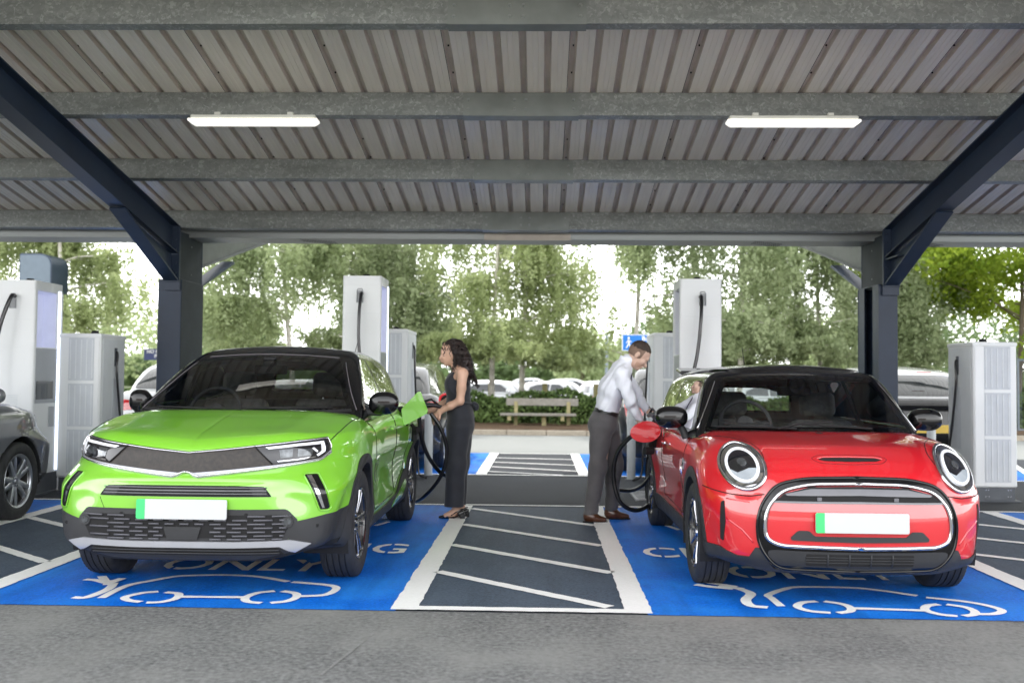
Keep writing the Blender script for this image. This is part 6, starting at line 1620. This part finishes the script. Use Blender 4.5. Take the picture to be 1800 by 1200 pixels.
def branch_tree(name, label, x, y, h, spread, seed, bark, leafm, crown0=2.0, strands=420, per=45, droop=1.6, lsize=.10, trunks=1, group=None, lean=0, kind='birch', zvis=7.0, dense_low=.0):
    T = thing(name, label, 'tree', (x, y, .1), 0, group); r = random.Random(seed); g = np.random.default_rng(seed)
    b = MB(); tips = []
    for k in range(trunks):
        ox = (k-(trunks-1)/2)*.75; oy = r.uniform(-.3, .3)
        pts = [Vector((ox+lean*t*h*.15+.08*math.sin(t*5+seed+k), oy+.06*math.cos(t*4+k), t*h*.92)) for t in [i/9 for i in range(10)]]
        b.tube(pts, [.070*(1-.8*i/9)+.010 for i in range(10)], 10)
        nb = int(26/trunks)
        for j in range(nb):
            t = r.uniform(.16, .98); i = min(8, int(t*9)); p = pts[i].lerp(pts[i+1], t*9-i); az = r.uniform(0, 2*PI); L = spread*(1.05-.55*t)*r.uniform(.6, 1.05); up = r.uniform(.25, .75)
            q = [p+Vector((math.cos(az)*L*s, math.sin(az)*L*s, L*up*(s-.55*s*s*(1.6 if kind == 'birch' else .8)))) for s in (0, .3, .6, .85, 1)]
            b.tube(q, [.032*(1-t*.5), .022, .014, .008, .004], 5, cap=False)
            for s in range(1, 5): tips.append((q[s], az, L))
            for s in range(5):
                w = r.uniform(.2, 1); i2 = min(3, int(w*4)); base = q[i2].lerp(q[i2+1], w*4-i2); az2 = az+r.uniform(-1.3, 1.3); l2 = L*.35*r.uniform(.5, 1.2)
                e = base+Vector((math.cos(az2)*l2, math.sin(az2)*l2, r.uniform(-.1, .3)*l2)); tips.append((e, az2, l2)); b.tube([base, base.lerp(e, .5)+Vector((0, 0, .05)), e], [.010, .007, .003], 4, cap=False)
    b.build('trunk', bark, T, smooth=True)
    pts = []
    for i in range(strands):
        p, az, L = tips[r.randrange(len(tips))]
        if p.z > zvis and r.random() < .55: continue
        if kind == 'birch':
            ln = min(droop*r.uniform(.4, 1.25), max(.3, p.z-crown0*r.uniform(.8, 1.15))); ax, ay = r.gauss(0, .18), r.gauss(0, .18); sx, sy = r.gauss(0, .12), r.gauss(0, .12)
            t = g.random(per); P = np.stack([p.x+ax+sx*t+g.normal(0, .055, per), p.y+ay+sy*t+g.normal(0, .055, per), p.z+.15-ln*t+g.normal(0, .03, per)], 1)
        else:
            rad = r.uniform(.28, .55); P = g.normal(0, 1, (per, 3)); P = P/np.linalg.norm(P, axis=1, keepdims=True)*rad*g.random((per, 1))**.4*np.array([1, 1, .62])+np.array(p)+g.normal(0, .22, 3)
            P = P[P[:, 2] > crown0-.1]
        pts.append(P)
    P = np.concatenate(pts); leaves('crown', P, lsize, leafm, T, g, .3)
    return T
def far_tree(label, x, y, h, w, seed, leafm, bark, group='rounded trees far beyond the car park', ls=.42, n=2600):
    T = thing('distant_tree', label, 'tree', (x, y, -.3), 0, group); r = random.Random(seed); g = np.random.default_rng(seed)
    b = MB(); b.tube([(0, 0, 0), (.1, 0, h*.4), (0, 0, h*.8)], [.28, .2, .06], 8)
    for k in range(5): a = r.uniform(0, 6.28); b.tube([(0, 0, h*.3+k*.3), (math.cos(a)*w*.3, math.sin(a)*w*.3, h*.55+k*.3)], [.12, .03], 5)
    b.build('trunk', bark, T, smooth=True)
    P = []
    for k in range(26):
        a = r.uniform(0, 6.28); q = r.random()**.5*w*.40; z = r.uniform(.22, .86); sc = (1-abs(z-.45)*1.1); c = np.array([math.cos(a)*q*sc*1.1, math.sin(a)*q*sc, z*h]); rad = r.uniform(.13, .24)*w
        D = g.normal(0, 1, (n//26, 3)); D = D/np.linalg.norm(D, axis=1, keepdims=True)*rad*g.random((n//26, 1))**.25*np.array([1, 1, .72]); P.append(c+D)
    leaves('crown', np.concatenate(P), ls, leafm, T, g, .2, .8); return T
def bg_car(name, label, x, y, rz, col, kind='suv', res=.045, facing_rear=True, group=None, detail=True, z=0):
    sh, gr_, D = (mk_shell, mk_green, MK) if kind == 'suv' else (mn_shell, mn_green, MN)
    PT = paint('paint_'+name, col); T = thing('parked_car', label, 'car', (x, y, z), rz, group)
    L = D['L']/2
    # car-local frame centred on the car: shift by L along y
    off = (0, -L, 0)
    def bodyF(P):
        f = sh(P); xx = np.abs(P[:, 0]); yy = P[:, 1]; zz = P[:, 2]
        for ya in (D['ya'], D['yr']): f = np.maximum(f, -np.maximum(np.hypot(yy-ya, zz-D['r'])-.39, .58-xx))
        return f
    def sft(o):
        for ob in (o if isinstance(o, list) else [o]): ob.location.y -= L
    def fm(c): o = np.zeros(len(c), int); o[c[:, 2] < .36] = 1; o[(np.hypot(c[:, 1]-D['ya'], c[:, 2]-D['r']) < .41) & (np.abs(c[:, 0]) < .86)] = 1; o[(np.hypot(c[:, 1]-D['yr'], c[:, 2]-D['r']) < .41) & (np.abs(c[:, 0]) < .86)] = 1; return o
    made = [implicit('body', bodyF, (-1, -.1, .1), (1, 4.25, 1.2), res, [PT, M_CLAD], T, fm), implicit('roof', gr_, (-.95, .6, .9), (.95, 4.2, 1.6), res, [PT], T)]
    GL = mat('dark_car_glass', (.012, .015, .016), rough=.04, coat=1, var=.3)
    gf = Proj(gr_, 'front'); gb = Proj(gr_, 'rear'); zt = 1.42 if kind == 'suv' else 1.30; z0 = 1.06 if kind == 'suv' else .97
    made.append(panel('windscreen', gf, rpoly([(-.68, z0), (.68, z0), (.50, zt), (-.50, zt)], .04), GL, T, off=.006, thick=.005, g=(.1, .1)))
    made.append(panel('rear_window', gb, rpoly([(-.60, z0+.04), (.60, z0+.04), (.48, zt-.03), (-.48, zt-.03)], .06), GL, T, off=.006, thick=.005, g=(.1, .1)))
    for s in (1, -1):
        ps = Proj(gr_, 'side', s)
        made.append(panel('side_window', ps, rpoly([(1.36, z0), (2.22, z0+.01), (2.18, zt), (1.80, zt-.02)], .04), GL, T, off=.006, thick=.005, g=(.1, .1)))
        made.append(panel('side_window', ps, rpoly([(2.28, z0+.01), (3.2, z0+.04), (3.15, zt-.14), (2.8, zt-.03), (2.24, zt)], .04), GL, T, off=.006, thick=.005, g=(.1, .1)))
        cxm = s*.92; made.append(implicit('door_mirror', ellip((cxm, 1.44, z0+.05), (.11, .07, .07), 2.4), (cxm-.15, 1.3, z0-.06), (cxm+.15, 1.6, z0+.16), .02, PT, T))
        rr = Proj(sh, 'rear'); zl = .86 if kind == 'suv' else .78
        made.append(panel('tail_lamp', rr, rpoly([(s*.52, zl-.05), (s*.78, zl-.07), (s*.80, zl+.10), (s*.56, zl+.08)], .02), M_RED, T, off=.012, thick=.01, g=(.08, .08)))
        cy = Proj(sh, 'cyl', axis=(0, 1.4)); hz = .86 if kind == 'suv' else .78
        made.append(panel('headlight', cy, cyl_poly(cy, [(s*.50, hz-.06), (s*.72, hz-.03), (s*.735, hz+.05), (s*.52, hz+.03)]), M_LENSC, T, off=.008, thick=.01, g=(.08, .08)))
    cy = Proj(sh, 'cyl', axis=(0, 1.4))
    made.append(panel('grille', cy, cyl_poly(cy, rpoly([(-.5, .40), (.5, .40), (.46, .60), (-.46, .60)], .03)), M_DARK, T, off=.006, thick=.01, g=(.08, .08)))
    for s in (1, -1):
        for ya in (D['ya'], D['yr']): made.append(car_wheel(T, s*.77, ya, D['r'], D['r'], .21, 'sil', s))
    YP = mat('yellow_number_plate', (.75, .50, .06), rough=.4, var=.03)
    p = MB(); yb = D['L']+.006; p.box(-.26, .26, yb, yb+.012, .60, .71, ch=.003); made.append(p.build('number_plate', YP, T))
    p = MB(); p.box(-.10, .10, 3.86 if kind == 'suv' else 3.60, 3.875 if kind == 'suv' else 3.615, zt+.005, zt+.02); made.append(p.build('brake_light', M_RED, T))
    for o in made: o.location.y -= L
    return T
def build_behind():
    # what stands opposite the bays, seen only as reflections
    BR = mat('red_brown_brick', (.20, .11, .075), rough=.85, var=.3, scale=9, bump=.4, bscale=30); GL = mat('office_window', (.05, .06, .07), rough=.05, var=.2, coat=1)
    T = thing('brick_building', 'low brown brick building opposite the bays, seen only as reflections in the cars', 'building', (-6, -48, 0))
    b = MB(); b.box(-22, 22, -6, 0, 0, 5.2); b.build('wall', BR, T); b = MB(); b.box(-22.5, 22.5, -6.5, .5, 5.2, 5.6); b.build('roof', mat('slate_roof', (.07, .07, .08), rough=.7, var=.2), T)
    for i in range(14):
        for z in (.9, 3.3): b = MB(); x = -20.5+i*3; b.box(x, x+1.4, -.05, .03, z, z+1.2); b.build('window', GL, T)
def build_back():
    BIRCH = wear_mat('birch_bark', (.66, .62, .56), (.06, .05, .045), fine=9, amount=.1, patch=.7, patchcol=(.16, .14, .12), bump=.3, coarse=3)
    BARK = wear_mat('brown_bark', (.12, .095, .07), (.05, .04, .03), fine=14, patch=.5, bump=.6)
    L1 = leaf_mat('birch_leaves_mid', (.26, .32, .16), (.50, .57, .32), .60); L2 = leaf_mat('birch_leaves_pale', (.28, .34, .15), (.55, .61, .32), .60)
    L3 = leaf_mat('maple_leaves_bright', (.13, .22, .015), (.38, .47, .05), .5); L4 = leaf_mat('ivy_leaves_dark', (.035, .075, .022), (.18, .26, .08), .25)
    L5 = leaf_mat('far_leaves', (.09, .14, .06), (.22, .30, .13), .4); L6 = leaf_mat('olive_birch_leaves', (.24, .30, .15), (.46, .52, .31), .60)
    G = 'birch trees along the road behind the bays'
    branch_tree('birch_tree', 'birch with full pale green hanging crown at the far left behind the white cabinet', -12.9, 26.5, 9, 2.7, 1, BIRCH, L2, 2.1, 1258, 44, 1.6, .105, group=G)
    branch_tree('birch_tree', 'birch with loose drooping crown right of the left navy post', -6.6, 26.0, 8.5, 2.9, 2, BIRCH, L1, 2.0, 1299, 44, 1.7, .10, group=G, lean=-.3)
    branch_tree('birch_tree', 'dense shady birch behind the left tall white charging post', -3.9, 28.5, 9, 2.9, 3, BIRCH, L6, 1.7, 1421, 46, 1.8, .105, group=G)
    branch_tree('birch_tree', 'birch with twin white trunks behind the wooden bench', -.85, 26.4, 8.5, 2.5, 4, BIRCH, L2, 1.75, 1461, 44, 1.8, .095, trunks=2, group=G)
    branch_tree('birch_tree', 'thin birch with wispy hanging twigs above the man', 2.55, 27.0, 8.5, 2.7, 5, BIRCH, L1, 2.2, 812, 40, 1.5, .10, group=G)
    branch_tree('birch_tree', 'birch with long drooping twigs behind the right tall charging post', 5.2, 26.2, 9, 2.8, 6, BIRCH, L6, 1.9, 1299, 44, 1.9, .10, group=G)
    branch_tree('birch_tree', 'sparse birch with sky showing through left of the right navy post', 7.6, 27.6, 8.5, 2.4, 8, BIRCH, L1, 2.2, 771, 42, 1.9, .10, group=G)
    branch_tree('birch_tree', 'olive green birch just right of the right navy post', 9.2, 27.0, 9, 2.3, 9, BIRCH, L6, 1.7, 1055, 44, 2.0, .10, group=G)
    branch_tree('maple_tree', 'broad bright yellow green maple at the far right above the white cabinet', 12.3, 26.0, 9, 3.9, 12, BARK, L3, 1.6, 1150, 60, 1, .125, kind='maple')
    xs = [(-34, 95, 9, 12), (-27, 88, 8, 9), (-24.5, 80, 8.5, 8), (-44, 100, 9, 14), (-14, 100, 6, 10), (-5, 105, 5.5, 11), (4, 98, 6.5, 10), (11, 85, 7, 8), (18, 96, 7, 10), (27, 92, 8, 10), (36, 95, 8.5, 12), (47, 100, 9, 14)]
    lab = ['broad far tree left of the left navy post', 'low far tree beside the left navy post', 'rounded far tree just right of the left navy post', 'far tree at the very left of the tree line', 'low far tree behind the green car roof', 'low far tree behind the woman', 'pale far tree above the parked cars between the two people',
           'taller rounded far tree behind the man and the blue sign', 'far tree showing above the left end of the red car roof', 'far tree above the middle of the red car roof', 'far tree just left of the right navy post', 'far tree at the right end of the tree line']
    for i, (x, y, h, w) in enumerate(xs): far_tree(lab[i], x, y, h, w, 40+i, L5 if i % 3 else L1, BARK)
    g = np.random.default_rng(77); n = 26000
    P = np.stack([g.uniform(-90, 90, n), g.uniform(108, 116, n), g.random(n)**.8*4.2], 1); P[:, 2] *= .75+.3*np.sin(P[:, 0]*.21)+.18*np.sin(P[:, 0]*.83)
    o = leaves('far_wood', P, .75, L5, None, g, .2, .8); tag(o, 'low hazy belt of woodland along the horizon', 'woodland', kind='stuff')
    # ivy hedge
    def hedge(x0, x1, y0, label, h=.88, seed=1):
        g = np.random.default_rng(seed); W = x1-x0; T = thing('ivy_hedge', label, 'hedge', ((x0+x1)/2, y0, .1)); n = int(W*1500)
        X = g.uniform(-W/2, W/2, n); top = h*(.90+.10*np.sin(X*2.1+seed)+.07*np.sin(X*5.3)); u = g.random(n); bulge = .28*np.sin(np.clip(u, 0, 1)*PI)
        front = g.random(n) < .6; Z = np.where(front, u*top, top+g.normal(0, .035, n)); Y = np.where(front, -.25-bulge*.5+g.normal(0, .05, n)-(1-u)*.22*g.random(n), g.uniform(-.35, .45, n))
        leaves('foliage', np.stack([X, Y, Z], 1), .085, L4, T, g, .2, .8)
        b = MB(); k = 60; vs = []
        for i in range(k+1):
            xx = -W/2+W*i/k; hh = h*(.82+.08*math.sin(xx*2.1+seed))
            vs += [(xx, -.22, 0), (xx, -.26, hh*.6), (xx, -.1, hh), (xx, .4, hh), (xx, .45, 0)]
        b.add(vs, [(i*5+j, i*5+j+1, i*5+6+j, i*5+5+j) for i in range(k) for j in range(4)]); b.build('shadow_core', mat('hedge_shadow', (.012, .018, .008), rough=1, var=.4), T)
        return T
    hedge(-6.5, 2.6, 25.75, 'leafy ivy hedge behind the wooden bench', .84, 3)
    hedge(-20, -6.6, 25.9, 'ivy hedge running left behind the left charging posts', .80, 4)
    hedge(2.7, 9.4, 25.9, 'ivy hedge hidden mostly behind the man and the red car', .80, 5)
    hedge(9.5, 20, 25.9, 'clipped hedge at the far right behind the wire fence', .95, 6)
    # bench
    WOOD = wear_mat('weathered_timber', (.26, .245, .215), (.16, .14, .10), fine=14, patch=.6, patchcol=(.22, .20, .16), bump=.5, coarse=3)
    WOODY = wear_mat('yellow_timber', (.34, .30, .16), (.2, .17, .1), fine=12, patch=.5, patchcol=(.26, .24, .12), bump=.4, coarse=3)
    T = thing('park_bench', 'weathered wooden plank bench in front of the ivy hedge', 'bench', (0, 24.6, .12))
    b = MB(); b.box(-.86, .92, .10, .15, .50, .68, ch=.008); b.build('backrest', WOOD, T)
    b = MB(); b.box(-1.0, .86, -.30, .08, .26, .32, ch=.008); b.build('seat', WOOD, T)
    for x in (-.62, .68):
        b = MB(); b.box(x-.045, x+.045, .085, .17, -.05, .60, ch=.006); b.build('leg', WOODY, T)
        b = MB(); b.box(x-.20, x-.11, -.28, -.2, .14, .255, ch=.006); b.build('leg', WOODY, T)
    b = MB(); b.box(.02, .13, -.12, -.02, -.05, .255, ch=.006); b.build('leg', WOODY, T)
    # timber stub posts
    t = None
    for i, (x, lb) in enumerate(((-2.9, 'timber stub post left of the birch trunks, hidden mostly by the woman'), (-1.38, 'timber stub post left of the bench, between hedge and birch trunk'), (.10, 'timber stub post behind the middle of the bench'), (1.50, 'timber stub post behind the red door mirror by the man'), (-4.4, 'timber stub post behind the white cabinet and the woman'))):
        if t is None:
            t = thing('timber_post', lb, 'post', (x, 27.3, .1), 0, 'timber stub posts behind the hedge'); b = MB(); b.box(-.07, .07, -.05, .05, 0, 1.06, ch=.012); b.build('shaft', WOODY, t)
        else: dup(t, (x, 27.3, .1), 0, lb)
    # signs
    def lettered(txts, sx, m, parent, z0, dz, size, x=0, y=-.012, align=None):
        for i, s in enumerate(txts):
            me = text_mesh(s, size, 'lettering', size*.02); me.materials.append(m); o = bpy.data.objects.new('lettering', me); link(o, parent); o.rotation_euler = (PI/2, 0, 0); o.location = (x, y, z0-i*dz)
    NV = mat('navy_sign_face', (.012, .025, .11), rough=.4, var=.05); SB = mat('blue_sign_face', (.008, .16, .52), rough=.4, var=.05); WS = mat('sign_white', (.8, .8, .8), rough=.5, var=.02)
    ST = mat('grey_pole_paint', (.16, .19, .22), rough=.5, var=.08)
    T = thing('parking_sign', 'navy NO OVERNIGHT PARKING sign partly hidden by the left navy post', 'sign', (-9.95, 26.0, .1))
    b = MB(); b.box(-.55, .55, 0, .02, 1.58, 1.88, ch=.004); b.build('panel', NV, T); b = MB(); b.cyl((0, .04, 0), (0, .04, 1.85), .03, n=12); b.build('pole', ST, T, smooth=True)
    lettered(['NO OVERNIGHT', 'PARKING'], 1, WS, T, 1.74, .12, .125)
    T = thing('direction_sign', 'blue sign with white walking figure behind the man\'s head', 'sign', (2.52, 23.6, .34))
    b = MB(); b.box(-.62, .62, 0, .02, 1.62, 2.02, ch=.01); b.build('panel', WS, T); b = MB(); b.box(-.60, .60, -.004, -.001, 1.64, 2.00); b.build('blue_face', SB, T)
    b = MB(); b.cyl((.0, .05, -.3), (0, .05, 1.9), .03, n=12); b.build('pole', ST, T, smooth=True)
    b = MB(); b.lathe([(0, .003), (.026, .003), (.026, 0)], 14, Matrix.Translation((-.46, -.006, 1.93)) @ Matrix.Rotation(PI/2, 4, 'X'))
    for p, q, w in (((-.46, 1.90), (-.455, 1.80), .045), ((-.455, 1.80), (-.41, 1.69), .024), ((-.458, 1.80), (-.52, 1.69), .024), ((-.46, 1.89), (-.395, 1.83), .018), ((-.46, 1.89), (-.52, 1.81), .018)):
        pl = line_poly(p, q, w); b.add([(a, -.008, c) for a, c in pl], [(0, 1, 2, 3)])
    b.build('walking_figure', WS, T)
    lettered(['Buses', 'Trains'], 1, WS, T, 1.84, .15, .15, x=.02, y=-.009)
    T = thing('totem_sign', 'tall rounded grey-blue totem slab behind the far-left charging post', 'totem', (-13.0, 25.1, 0))
    prof = rpoly([(-.42, 0), (.42, 0), (.42, 4.38), (-.42, 4.38)], .45, 8, radii=[0, 0, .34, .05])
    b = MB(); b.prism(prof, -.9, 0, Matrix.Rotation(PI/2, 4, 'X')); b.build('slab', mat('navy_totem_side', (.020, .036, .065), rough=.5, var=.08), T)
    b = MB(); b.prism(rpoly([(-.40, .9), (.39, .9), (.39, 4.34), (-.40, 4.34)], .45, 8, radii=[0, 0, .31, .05]), .001, .009, Matrix.Rotation(PI/2, 4, 'X')); b.build('face', mat('grey_totem_face', (.11, .145, .18), rough=.5, var=.06), T)
    T = thing('lamp_post', 'slim grey lamp post far behind the man beside the tree line', 'lamp post', (4.05, 62, -.3))
    b = MB(); b.tube([(0, 0, 0), (0, 0, 1.2), (0, 0, 4.4)], [.16, .10, .08], 12); b.build('pole', ST, T, smooth=True); b = MB(); b.box(-.1, .5, -.12, .12, 4.38, 4.46, ch=.03); b.build('lantern', ST, T)
    T = thing('wire_fence', 'grey mesh fence with tubular rail at the far right', 'fence', (14.6, 24.6, .1)); b = MB()
    b.cyl((-3, 0, 1.75), (4, 0, 1.75), .03, n=8); b.cyl((-3, 0, .05), (4, 0, .05), .03, n=8); b.build('rails', ST, T, smooth=True)
    for x in (-3, -.6, 1.7, 4): b = MB(); b.cyl((x, 0, -.1), (x, 0, 1.8), .03, n=8); b.build('fence_post', ST, T, smooth=True)
    b = MB(); x = -3
    while x < 4: b.box(x, x+.006, -.003, .003, .05, 1.75); x += .075
    b.build('mesh_wires', ST, T)
    # cars in the rear bays, tails towards the camera
    H = PI
    bg_car('white_suv', 'white SUV seen from behind, between the left cabinet and the left navy post', -5.15, 15.7, H, (.50, .52, .53), 'suv', .035)
    bg_car('black_suv', 'black car with red-lit tail charging behind the woman', -2.25, 15.75, H, (.012, .012, .014), 'suv', .035)
    c = bg_car('dark_suv', 'dark car with red door mirror caps behind the man', 1.95, 15.6, H, (.014, .017, .018), 'suv', .035)
    for o in c.children:
        if o.name.startswith('door_mirror'): o.data.materials[0] = paint('red_mirror_cap', (.45, .01, .02)); o['label'] = 'red mirror cap'
    wc = bg_car('silver_rear', 'white car with black tail and yellow rear plate behind the red car\'s right side', 5.35, 15.9, H, (.52, .53, .54), 'suv', .035)
    for o in wc.children:
        if o.name.startswith('body'): o.data.materials[0] = M_BLACKGL
    T = bg_car('grey_metallic', 'dark grey car parked nose-in at the far left edge with silver alloy wheels', -5.50, 7.55, H, (.13, .135, .15), 'suv', .018)
    # charging port of the black car
    T = thing('charging_socket_ring', 'round red-rimmed charging socket glowing on the black car beside the woman', 'charging port', (-1.33, 13.9, .98)); b = MB()
    b.lathe([(.085, 0), (.10, .02), (.085, .03), (.07, .02)], 24, Matrix.Rotation(PI/2, 4, 'X'), closed=True); b.build('ring', mat('lit_red_ring', (.6, .02, .03), rough=.3, var=0, emit=.4), T, smooth=True)
    b = MB(); b.lathe([(0, .005), (.07, .005), (.05, .03), (0, .03)], 20, Matrix.Rotation(PI/2, 4, 'X')); b.build('socket', M_DARK, T, smooth=True)
    # car park beyond the hedge
    cols = [(.46, .47, .48), (.33, .35, .37), (.50, .50, .50), (.13, .16, .20), (.40, .42, .44)]
    protos = []
    for i in range(5):
        protos.append(bg_car('park%d' % i, 'parked car', 0, 0, 0, cols[i], 'suv' if i % 2 else 'hatch', .09))
    spots = [(-1.6, 41, 1.35, 0, 'white car with dark windows beyond the hedge, between woman and birch trunks'), (.9, 44, 1.25, 2, 'white car behind the middle of the bench backrest'), (3.2, 39, 1.9, 4, 'large white car nearest the man, nose to the right'), (-4.4, 43, 1.4, 1, 'silver car behind the woman\'s shoulder'),
             (5.6, 46, 1.5, 1, 'silver car far behind the man\'s back'), (8.3, 37, 1.9, 0, 'white car seen through the left of the red car windscreen'), (11.8, 38, 1.8, 3, 'blue-grey car seen through the middle of the red car windscreen'), (15.5, 37, 1.7, 2, 'white car right of the right navy post, far away'),
             (-9.2, 40, 1.5, 2, 'white car seen through the green car rear window'), (-13.5, 42, 1.3, 4, 'white car left of the left navy post in the far car park'), (-18.5, 38, 1.6, 0, 'white car at the far left beside the totem'), (19.0, 36, 1.4, 4, 'white car behind the wire fence at the right edge'),
             (1.9, 55, 1.4, 1, 'small silver car in the second row behind the bench'), (-2.6, 56, 1.5, 2, 'small white car in the second row behind the birch trunks'), (6.5, 57, 1.4, 4, 'small white car in the second row behind the man'), (-7, 58, 1.3, 3, 'small blue-grey car in the second row'), (4.4, 66, 1.5, 0, 'tiny white car in the third row beside the lamp post'), (-.3, 67, 1.5, 1, 'tiny silver car in the third row behind the bench')]
    used = set()
    for x, y, rz, k, lb in spots:
        p = protos[k]
        if k not in used: used.add(k); p.location = (x, y, -.25); p.rotation_euler = (0, 0, rz); p['label'] = lb; p['group'] = 'cars in the far car park'
        else: dup(p, (x, y, -.25), rz, lb, 'cars in the far car park')
# ================================================================== camera
def build_camera():
    F_, CXp = 1750., 900.
    yaw = math.atan(52/F_); pitch = math.atan(64/F_); roll = .0095
    cam = bpy.data.cameras.new('camera'); o = bpy.data.objects.new('camera', cam); link(o)
    cam.sensor_width = 36; cam.lens = 36*F_/1800; cam.clip_end = 2000; cam.clip_start = .05
    f = Vector((-math.sin(yaw)*math.cos(pitch), math.cos(yaw)*math.cos(pitch), math.sin(pitch)))
    r = Vector((math.cos(yaw), math.sin(yaw), 0)); u = r.cross(f)
    c, s = math.cos(roll), math.sin(roll); r2 = r*c+u*s; u2 = u*c-r*s
    M = Matrix((r2, u2, -f)).transposed().to_4x4(); M.translation = Vector((0, 0, 1.30)); o.matrix_world = M
    cam.dof.use_dof = True; cam.dof.focus_distance = 7.0; cam.dof.aperture_fstop = 1.9
    scene.camera = o
def build_light():
    w = bpy.data.worlds.new('World'); scene.world = w; w.use_nodes = True; nt = w.node_tree
    bg = nt.nodes['Background']; sky = nt.nodes.new('ShaderNodeTexSky'); sky.sky_type = 'NISHITA'; sky.sun_disc = False
    el, az = math.radians(52), math.radians(SUN_AZ)
    sky.sun_elevation = el; sky.sun_rotation = az; sky.dust_density = 4; sky.air_density = 1.2; sky.ozone_density = 1
    # bright thin cloud over the clear sky
    mx = nt.nodes.new('ShaderNodeMix'); mx.data_type = 'RGBA'; tc = nt.nodes.new('ShaderNodeTexCoord'); cl = nt.nodes.new('ShaderNodeTexNoise')
    hs = nt.nodes.new('ShaderNodeHueSaturation'); hs.inputs['Value'].default_value = 40
    cl.inputs['Scale'].default_value = 2.2; cl.inputs['Detail'].default_value = 5; nt.links.new(tc.outputs['Generated'], cl.inputs['Vector'])
    mr = nt.nodes.new('ShaderNodeMapRange'); mr.inputs['From Min'].default_value = .3; mr.inputs['From Max'].default_value = .7; mr.inputs['To Min'].default_value = .80; mr.inputs['To Max'].default_value = .98
    nt.links.new(cl.outputs[0], mr.inputs['Value']); nt.links.new(mr.outputs[0], mx.inputs['Factor']); nt.links.new(sky.outputs[0], mx.inputs['A']); sx = nt.nodes.new('ShaderNodeSeparateXYZ'); nt.links.new(tc.outputs['Generated'], sx.inputs[0])
    # haze: the cloud layer is brightest low down, softer overhead
    nt.links.new(ramp(nt, sx.outputs['Z'], [(0, (1, 1, 1)), (.18, (.93, .94, .95)), (.65, (.42, .43, .45))]), hs.inputs['Color']); nt.links.new(hs.outputs[0], mx.inputs['B'])
    nt.links.new(mx.outputs['Result'], bg.inputs[0]); bg.inputs[1].default_value = SKY_STR
    l = bpy.data.lights.new('sun', 'SUN'); l.energy = SUN_STR; l.angle = math.radians(SUN_ANG); l.color = (1, .96, .90)
    o = bpy.data.objects.new('sun', l); link(o)
    d = Vector((math.sin(az)*math.cos(el), math.cos(az)*math.cos(el), math.sin(el)))
    o.rotation_euler = d.to_track_quat('Z', 'Y').to_euler()
SUN_AZ, SUN_STR, SUN_ANG, SKY_STR = -28, 3.3, 2.5, .14
def build_settings():
    scene.view_settings.view_transform = 'Standard'; scene.view_settings.look = 'None'; scene.view_settings.exposure = 0
    scene.cycles.use_denoising = True; scene.cycles.max_bounces = 8; scene.cycles.transparent_max_bounces = 16
    scene.cycles.sample_clamp_indirect = 8; scene.cycles.caustics_reflective = False; scene.cycles.caustics_refractive = False
build_ground(); build_canopy(); build_chargers()
build_green(); build_red()
build_people(); build_back(); build_behind()
build_camera(); build_light(); build_settings()
